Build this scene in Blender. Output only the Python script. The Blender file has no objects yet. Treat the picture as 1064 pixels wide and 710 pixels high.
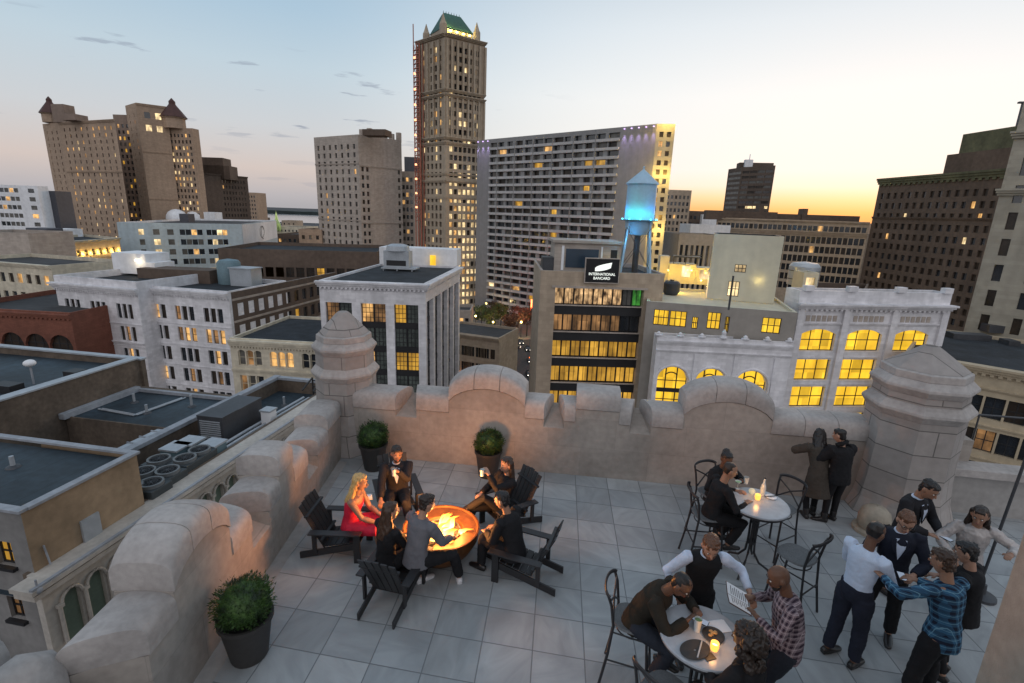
import bpy, bmesh, math, random
from mathutils import Vector, Matrix, noise
random.seed(7)
SC = bpy.context.scene
COL = SC.collection
PI = math.pi
# ------------------------------------------------------------------ camera
CF, CCX, CCY, CP, CR, CY_, CH = 521.14, 532.0, 355.0, .2506, .0339, -.1666, 4.8
def _axes():
    p, r, y = CP, CR, CY_
    f = Vector((math.sin(y)*math.cos(p), math.cos(y)*math.cos(p), -math.sin(p)))
    rt = Vector((math.cos(y), -math.sin(y), 0)); up = rt.cross(f)
    return rt*math.cos(r)+up*math.sin(r), up*math.cos(r)-rt*math.sin(r), f
RT, UP, FW = _axes()
FH = Vector((FW.x, FW.y)).normalized()
def ray(px, py): return FW + RT*((px-CCX)/CF) + UP*((CCY-py)/CF)
def atz(px, py, z=0.0):
    d = ray(px, py); t = (z-CH)/d.z
    return Vector((d.x*t, d.y*t, z))
def aty(px, py, Y):
    d = ray(px, py); t = Y/d.y
    return Vector((d.x*t, Y, CH+d.z*t))
def atd(px, py, D):          # D = distance along the camera's level heading
    d = ray(px, py); t = D/(d.x*FH.x+d.y*FH.y)
    return Vector((d.x*t, d.y*t, CH+d.z*t))
cam = bpy.data.cameras.new('camera'); camo = bpy.data.objects.new('camera', cam); COL.objects.link(camo)
cam.sensor_width = 36; cam.lens = 36*CF/1064; cam.clip_start = .05; cam.clip_end = 20000
m = Matrix((RT, UP, -FW)).transposed().to_4x4(); m.translation = Vector((0, 0, CH)); camo.matrix_world = m
SC.camera = camo

# ------------------------------------------------------------------ mesh builder
class MB:
    def __init__(s): s.v = []; s.f = []; s.m = []; s.smooth = False
    def add(s, vs, fs, mi=0):
        o = len(s.v); s.v += [tuple(v) for v in vs]
        for f in fs: s.f.append(tuple(o+i for i in f)); s.m.append(mi)
    def quad(s, a, b, c, d, mi=0): s.add((a, b, c, d), ((0, 1, 2, 3),), mi)
    def box(s, x0, x1, y0, y1, z0, z1, mi=0):
        v = [(x, y, z) for z in (z0, z1) for y in (y0, y1) for x in (x0, x1)]
        s.add(v, ((0, 2, 3, 1), (4, 5, 7, 6), (0, 1, 5, 4), (2, 6, 7, 3), (0, 4, 6, 2), (1, 3, 7, 5)), mi)
    def obox(s, O, U, V, W, mi=0):     # box from corner O with three edge vectors
        O = Vector(O); U = Vector(U); V = Vector(V); W = Vector(W)
        v = [O+U*a+V*b+W*c for c in (0, 1) for b in (0, 1) for a in (0, 1)]
        s.add(v, ((0, 2, 3, 1), (4, 5, 7, 6), (0, 1, 5, 4), (2, 6, 7, 3), (0, 4, 6, 2), (1, 3, 7, 5)), mi)
    def bar(s, a, b, w, h, up=(0, 0, 1), mi=0):   # rectangular bar between two points
        a = Vector(a); b = Vector(b); d = (b-a).normalized(); u = Vector(up)
        if abs(d.dot(u)) > .95: u = Vector((1, 0, 0))
        x = d.cross(u).normalized(); y = x.cross(d).normalized()
        s.obox(a-x*w/2-y*h/2, x*w, y*h, b-a, mi)
    def loft(s, pts, radii, n=10, mi=0, up=(0, 1, 0), cap=True, sq=1.0, fixed=False):
        """tube through pts; radii = list of r or (rx, ry)"""
        pts = [Vector(p) for p in pts]; N = len(pts); rings = []
        for i, p in enumerate(pts):
            t = (pts[min(i+1, N-1)]-pts[max(i-1, 0)])
            t = t.normalized() if t.length > 1e-9 else Vector((0, 0, 1))
            if fixed: t = Vector((0, 0, 1))
            u = Vector(up)
            if abs(t.dot(u)) > .97: u = Vector((1, 0, 0)) if abs(t.x) < .9 else Vector((0, 0, 1))
            x = u.cross(t).normalized(); y = t.cross(x).normalized()
            r = radii[i]; rx, ry = r if isinstance(r, (tuple, list)) else (r, r)
            ring = []
            for k in range(n):
                a = 2*PI*k/n; c, q = math.cos(a), math.sin(a)
                if sq != 1.0:
                    c = math.copysign(abs(c)**sq, c); q = math.copysign(abs(q)**sq, q)
                ring.append(p+x*rx*c+y*ry*q)
            rings.append(ring)
        vs = [v for r in rings for v in r]; fs = []
        for i in range(N-1):
            for k in range(n):
                a = i*n+k; b = i*n+(k+1) % n
                fs.append((a, b, b+n, a+n))
        if cap:
            fs.append(tuple(reversed(range(n)))); fs.append(tuple((N-1)*n+k for k in range(n)))
        s.add(vs, fs, mi)
    def tube(s, pts, r, n=8, mi=0): s.loft(pts, [r]*len(pts), n, mi, up=(.13, .27, .95))
    def lathe(s, prof, n=24, c=(0, 0, 0), mi=0, rot=0, ex=1.0, ey=1.0, cap=True):
        vs = []; fs = []
        for r, z in prof:
            for k in range(n):
                a = 2*PI*k/n+rot; vs.append((c[0]+r*ex*math.cos(a), c[1]+r*ey*math.sin(a), c[2]+z))
        for i in range(len(prof)-1):
            for k in range(n):
                a = i*n+k; b = i*n+(k+1) % n; fs.append((a, b, b+n, a+n))
        if cap:
            fs.append(tuple(reversed(range(n)))); fs.append(tuple((len(prof)-1)*n+k for k in range(n)))
        s.add(vs, fs, mi)
    def ball(s, c, r, nu=12, nv=8, mi=0):
        rx, ry, rz = r if isinstance(r, (tuple, list)) else (r, r, r)
        prof = [(max(1e-4, math.cos(-PI/2+PI*j/nv)), math.sin(-PI/2+PI*j/nv)*rz) for j in range(nv+1)]
        s.lathe(prof, nu, c, mi, ex=rx, ey=ry)
    def prism(s, poly, z0, z1, mi=0):   # plan polygon
        n = len(poly)
        s.add([(p[0], p[1], z0) for p in poly]+[(p[0], p[1], z1) for p in poly],
              [tuple(reversed(range(n))), tuple(range(n, 2*n))]+[(i, (i+1) % n, n+(i+1) % n, n+i) for i in range(n)], mi)
    def xform(s, M, start=0):
        for i in range(start, len(s.v)): s.v[i] = tuple(M @ Vector(s.v[i]))
    def mesh(s, name):
        me = bpy.data.meshes.new(name); me.from_pydata(s.v, [], s.f); me.update(); return me
    def build(s, name, mats, parent=None, smooth=False, bevel=0, loc=None, fixn=True):
        me = s.mesh(name)
        if not isinstance(mats, (list, tuple)): mats = [mats]
        for q in mats: me.materials.append(q)
        if len(mats) > 1: me.polygons.foreach_set('material_index', [min(x, len(mats)-1) for x in s.m])
        if fixn:
            bm = bmesh.new(); bm.from_mesh(me); bmesh.ops.recalc_face_normals(bm, faces=bm.faces)
            if bevel:
                bmesh.ops.remove_doubles(bm, verts=bm.verts, dist=1e-5)
                ed = [e for e in bm.edges if len(e.link_faces) == 2 and e.calc_face_angle(0) > .6]
                if ed: bmesh.ops.bevel(bm, geom=ed, offset=bevel, segments=2, affect='EDGES', profile=.6, clamp_overlap=True)
            bm.to_mesh(me); bm.free()
        if smooth: smooth_mesh(me, smooth if not isinstance(smooth, bool) else 40)
        o = bpy.data.objects.new(name, me); COL.objects.link(o)
        if parent: o.parent = parent
        if loc: o.location = loc
        return o
def smooth_mesh(me, deg=40):
    me.polygons.foreach_set('use_smooth', [True]*len(me.polygons))
    try:
        me.set_sharp_from_angle(angle=math.radians(deg))
    except Exception: pass
def tag(o, label=None, cat=None, group=None, kind=None):
    if label: o['label'] = label
    if cat: o['category'] = cat
    if group: o['group'] = group
    if kind: o['kind'] = kind
    return o
def thing(name, label, cat, loc=(0, 0, 0), rz=0, group=None):
    o = bpy.data.objects.new(name, None); COL.objects.link(o); o.empty_display_size = .2
    o.location = loc; o.rotation_euler = (0, 0, rz); return tag(o, label, cat, group)
KIDS = {}
def copy_tree(o, label=None, group=None, loc=None, rz=None, parent=None):
    c = o.copy(); COL.objects.link(c)
    if parent: c.parent = parent
    if label: c['label'] = label
    if group: c['group'] = group
    if loc is not None: c.location = loc
    if rz is not None: c.rotation_euler = (0, 0, rz)
    for ch in [q for q in bpy.data.objects if q.parent == o]: copy_tree(ch, parent=c)
    return c

# ------------------------------------------------------------------ materials
def newmat(name):
    m = bpy.data.materials.new(name); m.use_nodes = True; nt = m.node_tree
    return m, nt, nt.nodes['Principled BSDF']
def nd(nt, t, **kw):
    n = nt.nodes.new(t)
    for k, v in kw.items():
        if k.startswith('i_'): n.inputs[k[2:].replace('_', ' ')].default_value = v
        else: setattr(n, k, v)
    return n
def ln(nt, a, b): nt.links.new(a, b)
def vary(nt, tc, base, amt, scale, detail=4, dist=0.0, lo=.3, hi=.7):
    """colour socket: base modulated by noise"""
    n = nd(nt, 'ShaderNodeTexNoise'); n.inputs['Scale'].default_value = scale; n.inputs['Detail'].default_value = detail
    n.inputs['Distortion'].default_value = dist
    ln(nt, tc, n.inputs['Vector'])
    r = nd(nt, 'ShaderNodeMapRange'); r.inputs['From Min'].default_value = lo; r.inputs['From Max'].default_value = hi
    r.inputs['To Min'].default_value = 1-amt; r.inputs['To Max'].default_value = 1+amt
    ln(nt, n.outputs['Fac'], r.inputs['Value'])
    return r.outputs['Result'], n.outputs['Fac']
def mulcol(nt, col, fac):
    mx = nd(nt, 'ShaderNodeVectorMath', operation='SCALE')
    if isinstance(col, tuple): mx.inputs[0].default_value = col[:3]
    else: ln(nt, col, mx.inputs[0])
    ln(nt, fac, mx.inputs['Scale']); return mx.outputs[0]
def surf(name, col, rough=.8, amt=.15, scale=.5, amt2=.1, scale2=12, bump=.0, bscale=30, streak=0.0, metal=0, spec=.4, brick=None, coat=0, bdist=.01):
    m, nt, b = newmat(name)
    tc = nd(nt, 'ShaderNodeTexCoord').outputs['Object']
    f1, _ = vary(nt, tc, col, amt, scale); f2, _ = vary(nt, tc, col, amt2, scale2, 6)
    mm = nd(nt, 'ShaderNodeMath', operation='MULTIPLY'); ln(nt, f1, mm.inputs[0]); ln(nt, f2, mm.inputs[1]); fac = mm.outputs[0]
    if streak:
        mp = nd(nt, 'ShaderNodeMapping'); mp.inputs['Scale'].default_value = (1.5, 1.5, .08); ln(nt, tc, mp.inputs['Vector'])
        f3, _ = vary(nt, mp.outputs[0], col, streak*.55, .5, 6, .3)
        m3 = nd(nt, 'ShaderNodeMath', operation='MULTIPLY'); ln(nt, fac, m3.inputs[0]); ln(nt, f3, m3.inputs[1]); fac = m3.outputs[0]
    c = mulcol(nt, tuple(col), fac)
    hb = None
    if brick:
        # brick = (width, height, mortar, darkness): coursing along the wall and in height
        sx = nd(nt, 'ShaderNodeSeparateXYZ'); ln(nt, tc, sx.inputs[0])
        flat_ = len(brick) > 4
        ad = nd(nt, 'ShaderNodeMath', operation='ADD'); ln(nt, sx.outputs[0], ad.inputs[0]); ln(nt, sx.outputs[1], ad.inputs[1])
        cb = nd(nt, 'ShaderNodeCombineXYZ'); ln(nt, sx.outputs[1] if flat_ else ad.outputs[0], cb.inputs[0]); ln(nt, sx.outputs[0] if flat_ else sx.outputs[2], cb.inputs[1])
        bt = nd(nt, 'ShaderNodeTexBrick'); ln(nt, cb.outputs[0], bt.inputs['Vector'])
        bt.inputs['Scale'].default_value = 1; bt.inputs['Brick Width'].default_value = brick[0]; bt.inputs['Row Height'].default_value = brick[1]
        bt.inputs['Mortar Size'].default_value = brick[2]; bt.inputs['Mortar Smooth'].default_value = .3
        bt.inputs['Color1'].default_value = (1, 1, 1, 1); bt.inputs['Color2'].default_value = (.84, .84, .84, 1)
        d = brick[3]; bt.inputs['Mortar'].default_value = (d, d, d, 1)
        vm = nd(nt, 'ShaderNodeVectorMath', operation='MULTIPLY'); ln(nt, c, vm.inputs[0]); ln(nt, bt.outputs['Color'], vm.inputs[1]); c = vm.outputs[0]
        hb = bt.outputs['Fac']
    ln(nt, c, b.inputs['Base Color'])
    b.inputs['Roughness'].default_value = rough; b.inputs['Metallic'].default_value = metal
    b.inputs['Specular IOR Level'].default_value = spec
    if bump:
        n = nd(nt, 'ShaderNodeTexNoise'); n.inputs['Scale'].default_value = bscale; n.inputs['Detail'].default_value = 5; ln(nt, tc, n.inputs['Vector'])
        bp = nd(nt, 'ShaderNodeBump'); bp.inputs['Strength'].default_value = bump; bp.inputs['Distance'].default_value = bdist
        ln(nt, n.outputs['Fac'], bp.inputs['Height']); ln(nt, bp.outputs[0], b.inputs['Normal'])
    return m
def lit(name, col, st, col2=None, scale=.6, lo=.35, hi=1.25, base=.02):
    """a lit interior seen through glass: light that varies from place to place (curtains, lamps, furniture)"""
    m, nt, b = newmat(name)
    tc = nd(nt, 'ShaderNodeTexCoord').outputs['Object']
    mp = nd(nt, 'ShaderNodeMapping'); mp.inputs['Scale'].default_value = (1, 1, .55); ln(nt, tc, mp.inputs['Vector'])
    n = nd(nt, 'ShaderNodeTexNoise'); n.inputs['Scale'].default_value = scale; n.inputs['Detail'].default_value = 5; ln(nt, mp.outputs[0], n.inputs['Vector'])
    r = nd(nt, 'ShaderNodeMapRange'); r.inputs['From Min'].default_value = .35; r.inputs['From Max'].default_value = .65
    r.inputs['To Min'].default_value = lo*st; r.inputs['To Max'].default_value = hi*st; ln(nt, n.outputs['Fac'], r.inputs['Value'])
    sn = nd(nt, 'ShaderNodeVectorMath', operation='SNAP'); sn.inputs[1].default_value = (1.35, 1.35, 1.9); ln(nt, tc, sn.inputs[0])
    wn = nd(nt, 'ShaderNodeTexWhiteNoise', noise_dimensions='3D'); ln(nt, sn.outputs[0], wn.inputs['Vector'])
    wr_ = nd(nt, 'ShaderNodeMapRange'); wr_.inputs['To Min'].default_value = .62; wr_.inputs['To Max'].default_value = 1.15; ln(nt, wn.outputs['Value'], wr_.inputs['Value'])
    ml = nd(nt, 'ShaderNodeMath', operation='MULTIPLY'); ln(nt, r.outputs[0], ml.inputs[0]); ln(nt, wr_.outputs[0], ml.inputs[1]); r = ml
    cr = nd(nt, 'ShaderNodeMixRGB'); cr.inputs[1].default_value = (*(col2 or col), 1); cr.inputs[2].default_value = (*col, 1)
    ln(nt, n.outputs['Fac'], cr.inputs[0])
    ln(nt, cr.outputs[0], b.inputs['Emission Color']); ln(nt, r.outputs[0], b.inputs['Emission Strength'])
    b.inputs['Base Color'].default_value = (base, base, base, 1); b.inputs['Roughness'].default_value = .12
    return m
def glow(name, col, st):
    m, nt, b = newmat(name); b.inputs['Emission Color'].default_value = (*col, 1); b.inputs['Emission Strength'].default_value = st
    b.inputs['Base Color'].default_value = (.1, .1, .1, 1)
    n = nd(nt, 'ShaderNodeTexNoise'); n.inputs['Scale'].default_value = 9
    r = nd(nt, 'ShaderNodeMapRange'); r.inputs['To Min'].default_value = .8*st; r.inputs['To Max'].default_value = 1.2*st
    ln(nt, n.outputs['Fac'], r.inputs['Value']); ln(nt, r.outputs[0], b.inputs['Emission Strength'])
    return m
M = {}
M['glass'] = surf('dark_glass', (.018, .022, .028), .12, .5, .35, .2, 3, spec=.9)
M['glass2'] = surf('blinds_glass', (.10, .095, .085), .3, .5, .4, .2, 3, spec=.6)
M['glass3'] = surf('brown_glass', (.035, .026, .02), .3, .5, .4, .2, 3, spec=.35)
M['frame'] = surf('dark_window_frame', (.02, .02, .022), .5)
M['frame_white'] = surf('white_window_frame', (.6, .6, .62), .5)
M['litw'] = lit('lit_warm_room', (1, .62, .22), 1.15, (.8, .35, .1), .7)
M['litd'] = lit('lit_dim_room', (1, .5, .18), .4, (.4, .22, .1), .8)
M['lity'] = lit('lit_yellow_room', (1, .66, .045), 1.25, (.95, .48, .02), .45, .75, 1.1)
M['litp'] = lit('lit_pale_room', (1, .8, .42), 1.4, (.9, .6, .3), .6)
M['lita'] = lit('lit_amber_room', (1, .56, .07), .8, (.7, .33, .04), .5, .45, 1.15)
# ------------------------------------------------------------------ world
W = bpy.data.worlds.new('World'); SC.world = W; W.use_nodes = True
def build_world():
    nt = W.node_tree; bg = nt.nodes['Background']
    sd = atd(905, 222, 100); az = math.atan2(sd.x, sd.y)           # direction of the afterglow
    sun = Vector((math.sin(az), math.cos(az), 0))
    sky = nd(nt, 'ShaderNodeTexSky', sky_type='NISHITA'); sky.sun_disc = False
    sky.sun_elevation = math.radians(1.2); sky.sun_rotation = az; sky.altitude = 200; sky.dust_density = 1.5
    tc = nd(nt, 'ShaderNodeTexCoord').outputs['Generated']
    nrm = nd(nt, 'ShaderNodeVectorMath', operation='NORMALIZE'); ln(nt, tc, nrm.inputs[0])
    sx = nd(nt, 'ShaderNodeSeparateXYZ'); ln(nt, nrm.outputs[0], sx.inputs[0])
    flat = nd(nt, 'ShaderNodeVectorMath', operation='MULTIPLY'); flat.inputs[1].default_value = (1, 1, 0); ln(nt, nrm.outputs[0], flat.inputs[0])
    fn = nd(nt, 'ShaderNodeVectorMath', operation='NORMALIZE'); ln(nt, flat.outputs[0], fn.inputs[0])
    dt = nd(nt, 'ShaderNodeVectorMath', operation='DOT_PRODUCT'); dt.inputs[1].default_value = sun; ln(nt, fn.outputs[0], dt.inputs[0])
    mr = nd(nt, 'ShaderNodeMapRange', interpolation_type='SMOOTHSTEP'); mr.inputs['From Min'].default_value = .55; mr.inputs['From Max'].default_value = 1.02
    ln(nt, dt.outputs['Value'], mr.inputs['Value'])
    def ramp(stops):
        r = nd(nt, 'ShaderNodeValToRGB'); e = r.color_ramp.elements
        while len(e) < len(stops): e.new(.5)
        for q, (p, c) in zip(e, stops): q.position = p; q.color = (*c, 1)
        ln(nt, sx.outputs[2], r.inputs[0]); return r.outputs[0]
    away = ramp([(0, (.42, .41, .43)), (.018, (.48, .46, .48)), (.06, (.64, .55, .52)), (.13, (.60, .62, .65)), (.22, (.52, .63, .71)), (.30, (.41, .56, .69)), (.42, (.30, .46, .61)), (.8, (.40, .50, .62))])
    near = ramp([(0, (.85, .40, .15)), (.018, (.95, .52, .20)), (.038, (.97, .72, .42)), (.058, (.95, .86, .73)), (.085, (.93, .91, .87)), (.2, (.93, .93, .92)), (.3, (.78, .83, .87)), (.42, (.52, .62, .71)), (.8, (.40, .50, .62))])
    mx = nd(nt, 'ShaderNodeMixRGB'); ln(nt, mr.outputs[0], mx.inputs[0]); ln(nt, away, mx.inputs[1]); ln(nt, near, mx.inputs[2])
    # low broken clouds on the cool side, built from stretched noise
    mp = nd(nt, 'ShaderNodeMapping'); mp.inputs['Scale'].default_value = (9, 9, 62); mp.inputs['Location'].default_value = (1.3, .2, 3.1); ln(nt, nrm.outputs[0], mp.inputs['Vector'])
    no = nd(nt, 'ShaderNodeTexNoise'); no.inputs['Scale'].default_value = 1.0; no.inputs['Detail'].default_value = 6; ln(nt, mp.outputs[0], no.inputs['Vector'])
    cr = nd(nt, 'ShaderNodeMapRange', interpolation_type='SMOOTHSTEP'); cr.inputs['From Min'].default_value = .62; cr.inputs['From Max'].default_value = .68; ln(nt, no.outputs['Fac'], cr.inputs['Value'])
    band = ramp([(0, (.3,)*3), (.10, (.15,)*3), (.13, (.9,)*3), (.20, (.9,)*3), (.25, (0,)*3)])
    k = nd(nt, 'ShaderNodeMath', operation='MULTIPLY'); ln(nt, cr.outputs[0], k.inputs[0]); ln(nt, band, k.inputs[1])
    inv = nd(nt, 'ShaderNodeMath', operation='SUBTRACT'); inv.inputs[0].default_value = .8; ln(nt, mr.outputs[0], inv.inputs[1]); inv.use_clamp = True
    k2 = nd(nt, 'ShaderNodeMath', operation='MULTIPLY'); ln(nt, k.outputs[0], k2.inputs[0]); ln(nt, inv.outputs[0], k2.inputs[1])
    cl = nd(nt, 'ShaderNodeMixRGB'); cl.inputs[2].default_value = (.25, .29, .38, 1); ln(nt, k2.outputs[0], cl.inputs[0]); ln(nt, mx.outputs[0], cl.inputs[1])
    # a share of the physical sky on top
    add = nd(nt, 'ShaderNodeMixRGB', blend_type='ADD'); add.inputs[0].default_value = .02
    ln(nt, cl.outputs[0], add.inputs[1]); ln(nt, sky.outputs[0], add.inputs[2])
    # the sky behind the camera (east, opposite the afterglow) is brightened, an added fill that lights the facades
    db = nd(nt, 'ShaderNodeVectorMath', operation='DOT_PRODUCT'); db.inputs[1].default_value = (-FH.x, -FH.y, .12); ln(nt, nrm.outputs[0], db.inputs[0])
    mb_ = nd(nt, 'ShaderNodeMapRange', interpolation_type='SMOOTHSTEP'); mb_.inputs['From Min'].default_value = .05; mb_.inputs['From Max'].default_value = .7; mb_.inputs['To Min'].default_value = 0; mb_.inputs['To Max'].default_value = 1; ln(nt, db.outputs['Value'], mb_.inputs['Value'])
    ev = nd(nt, 'ShaderNodeMixRGB'); ev.inputs[2].default_value = (.90, .89, .93, 1); ln(nt, mb_.outputs[0], ev.inputs[0]); ln(nt, add.outputs[0], ev.inputs[1])
    ln(nt, ev.outputs[0], bg.inputs['Color']); bg.inputs['Strength'].default_value = 1.0
    L = bpy.data.lights.new('sun', 'SUN'); L.energy = .45; L.angle = math.radians(12); L.color = (1, .62, .34)
    o = bpy.data.objects.new('sun', L); COL.objects.link(o)
    d = Vector((sun.x, sun.y, math.tan(math.radians(5)))).normalized(); o.rotation_euler = d.to_track_quat('Z', 'Y').to_euler()
    return az
AZ = build_world()
SC.view_settings.view_transform = 'Standard'; SC.view_settings.look = 'None'; SC.view_settings.exposure = 0; SC.view_settings.gamma = 1

ZS = -40.0      # street level below the terrace
M['asphalt'] = surf('asphalt', (.05, .05, .055), .85, .3, .02, .2, 1.2, spec=.3)
M['pavement'] = surf('pavement', (.16, .155, .15), .85, .2, .05, .15, 1.5)
M['roof_dark'] = surf('dark_roof_felt', (.020, .025, .031), .85, .45, .5, .3, 4, bump=.3, bscale=6, brick=(6, 1.0, .025, .55, 1))
M['roof_blue'] = surf('blue_grey_roof_felt', (.022, .036, .048), .6, .45, .5, .3, 5, bump=.3, bscale=8, brick=(5, .95, .02, .6, 1))
M['roof_far'] = surf('weathered_roof', (.05, .05, .052), .9, .5, .06, .2, .8)
M['hill'] = surf('far_woods', (.035, .05, .05), 1, .3, .004, .2, .05)
M['water'] = surf('river_water', (.20, .24, .28), .12, .1, .01, .1, .1, spec=1)
g = MB(); g.quad((-9000, -9000, ZS), (9000, -9000, ZS), (9000, 9000, ZS), (-9000, 9000, ZS))
tag(g.build('ground', M['asphalt'], fixn=False), kind='structure')
# river with the far bank, seen between the hotel and the grey tower
def strip(name, mat, y0, y1, px0, px1, z0, z1=None):
    a = atd(px0, 215, y0); b = atd(px1, 215, y0); c = atd(px1, 215, y1); d = atd(px0, 215, y1); q = MB()
    if z1 is None: q.quad((a.x, a.y, z0), (b.x, b.y, z0), (c.x, c.y, z0), (d.x, d.y, z0))
    else: q.prism([(a.x, a.y), (b.x, b.y), (c.x, c.y), (d.x, d.y)], z0, z1)
    return tag(q.build(name, mat), kind='structure')
strip('river_water', M['water'], 1400, 2700, -400, 700, ZS+.4)
def woods():
    q = MB(); n = 260; pts = []
    for i in range(n+1):
        px = -500+2300*i/n; h = 17+14*noise.noise(Vector((i*.17, 3, 0)))+7*noise.noise(Vector((i*.9, 9, 0)))
        p = atd(px, 215, 2750); pts.append((p, h))
    for (p, h), (p2, h2) in zip(pts, pts[1:]):
        q.quad((p.x, p.y, ZS), (p2.x, p2.y, ZS), (p2.x, p2.y, ZS+h2), (p.x, p.y, ZS+h))
        b = p*1.3; b2 = p2*1.3
        q.quad((p.x, p.y, ZS+h), (p2.x, p2.y, ZS+h2), (b2.x, b2.y, ZS+h2*.9), (b.x, b.y, ZS+h*.9))
    tag(q.build('hills', M['hill']), kind='structure')
woods()
# streets between the blocks: pavements a step above the asphalt
def pave(name, pts, z=ZS+.14, mat='pavement'):
    q = MB(); q.prism(pts, ZS-.2, z); return tag(q.build(name, M[mat]), kind='structure')
# ------------------------------------------------------------------ facades
def ud(a, b):
    d = Vector((b[0]-a[0], b[1]-a[1], 0)); L = d.length; return d/L, L
def facade(mb, A, B, z0, z1, rects, dep=.3, mi=0, inside=None):
    """wall from A to B (seen with A on the left) with openings (u0,u1,v0,v1,rise); returns outward normal"""
    u, L = ud(A, B); n = Vector((u.y, -u.x, 0))
    O = Vector((A[0], A[1], 0)); P = lambda a, z, k=0: O+u*a+Vector((0, 0, z))-n*k
    rects = [r for r in rects if r[3] > z0+.01 and r[2] < z1 and r[0] > 0 and r[1] < L]
    vs = sorted(set([z0, z1]+[max(z0, min(z1, round(v, 4))) for r in rects for v in r[2:4]]))
    for a, b in zip(vs, vs[1:]):
        if b-a < 1e-4: continue
        mid = (a+b)/2; row = sorted((r[0], r[1]) for r in rects if r[2] < mid < r[3]); x = 0
        for s, e in row:
            if s > x+1e-4: mb.quad(P(x, a), P(s, a), P(s, b), P(x, b), mi)
            x = max(x, e)
        if x < L-1e-4: mb.quad(P(x, a), P(L, a), P(L, b), P(x, b), mi)
    for r in rects:
        a, b, c, d = r[:4]; c = max(c, z0)
        mb.quad(P(a, c), P(a, d), P(a, d, dep), P(a, c, dep), mi); mb.quad(P(b, c), P(b, d), P(b, d, dep), P(b, c, dep), mi)
        mb.quad(P(a, d), P(b, d), P(b, d, dep), P(a, d, dep), mi); mb.quad(P(a, c), P(b, c), P(b, c, dep), P(a, c, dep), mi)
        rise = r[4] if len(r) > 4 else 0
        if rise:     # fill above a segmental / round arch
            N = 10; w = (b-a)/2; R = (w*w+rise*rise)/(2*rise); pts = []
            for i in range(N+1):
                x = -w+2*w*i/N; pts.append((a+w+x, d-rise+math.sqrt(max(0, R*R-x*x))-(R-rise)))
            for (x, y), (x2, y2) in zip(pts, pts[1:]):
                mb.quad(P(x, y), P(x2, y2), P(x2, d), P(x, d), mi)
                mb.quad(P(x, y), P(x2, y2), P(x2, y2, dep), P(x, y, dep), mi)
    return u, n
def grid(L, ztop, pitch, rows, cols, w, h, m0=1.0, m1=None, per=1, gap=.3, rise=0, off=0):
    """cols bays each with `per` openings of width w, gap apart, evenly spread between margins"""
    m1 = m0 if m1 is None else m1; out = []; bay = (L-m0-m1)/cols
    for r in range(rows):
        zt = ztop-r*pitch
        for c in range(cols):
            cx = m0+bay*(c+.5); tot = per*w+(per-1)*gap; x = cx-tot/2
            for k in range(per): out.append((x+k*(w+gap), x+k*(w+gap)+w, zt-h, zt, rise if not callable(rise) else rise(r)))
    return out
def cornice(mb, A, B, z, h, p, mi=0, ext=0, dent=0):
    """moulded band along the wall top, p proud of it"""
    u, L = ud(A, B); n = Vector((u.y, -u.x, 0)); O = Vector((A[0], A[1], 0))
    for k, (a, b, q) in enumerate(((0, .35, .45), (.35, .7, .75), (.7, 1, 1.0))):
        mb.obox(O-u*(ext*q+.0)+n*.003+Vector((0, 0, z+h*a)), u*(L+2*ext*q), n*p*q, (0, 0, h*(b-a)-.002), mi)
    if dent:
        k = int(L/dent); s = L/k
        for i in range(k): mb.obox(O+u*(s*(i+.25))+n*.004+Vector((0, 0, z-h*.3)), u*s*.5, n*p*.4, (0, 0, h*.3), mi)
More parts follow.
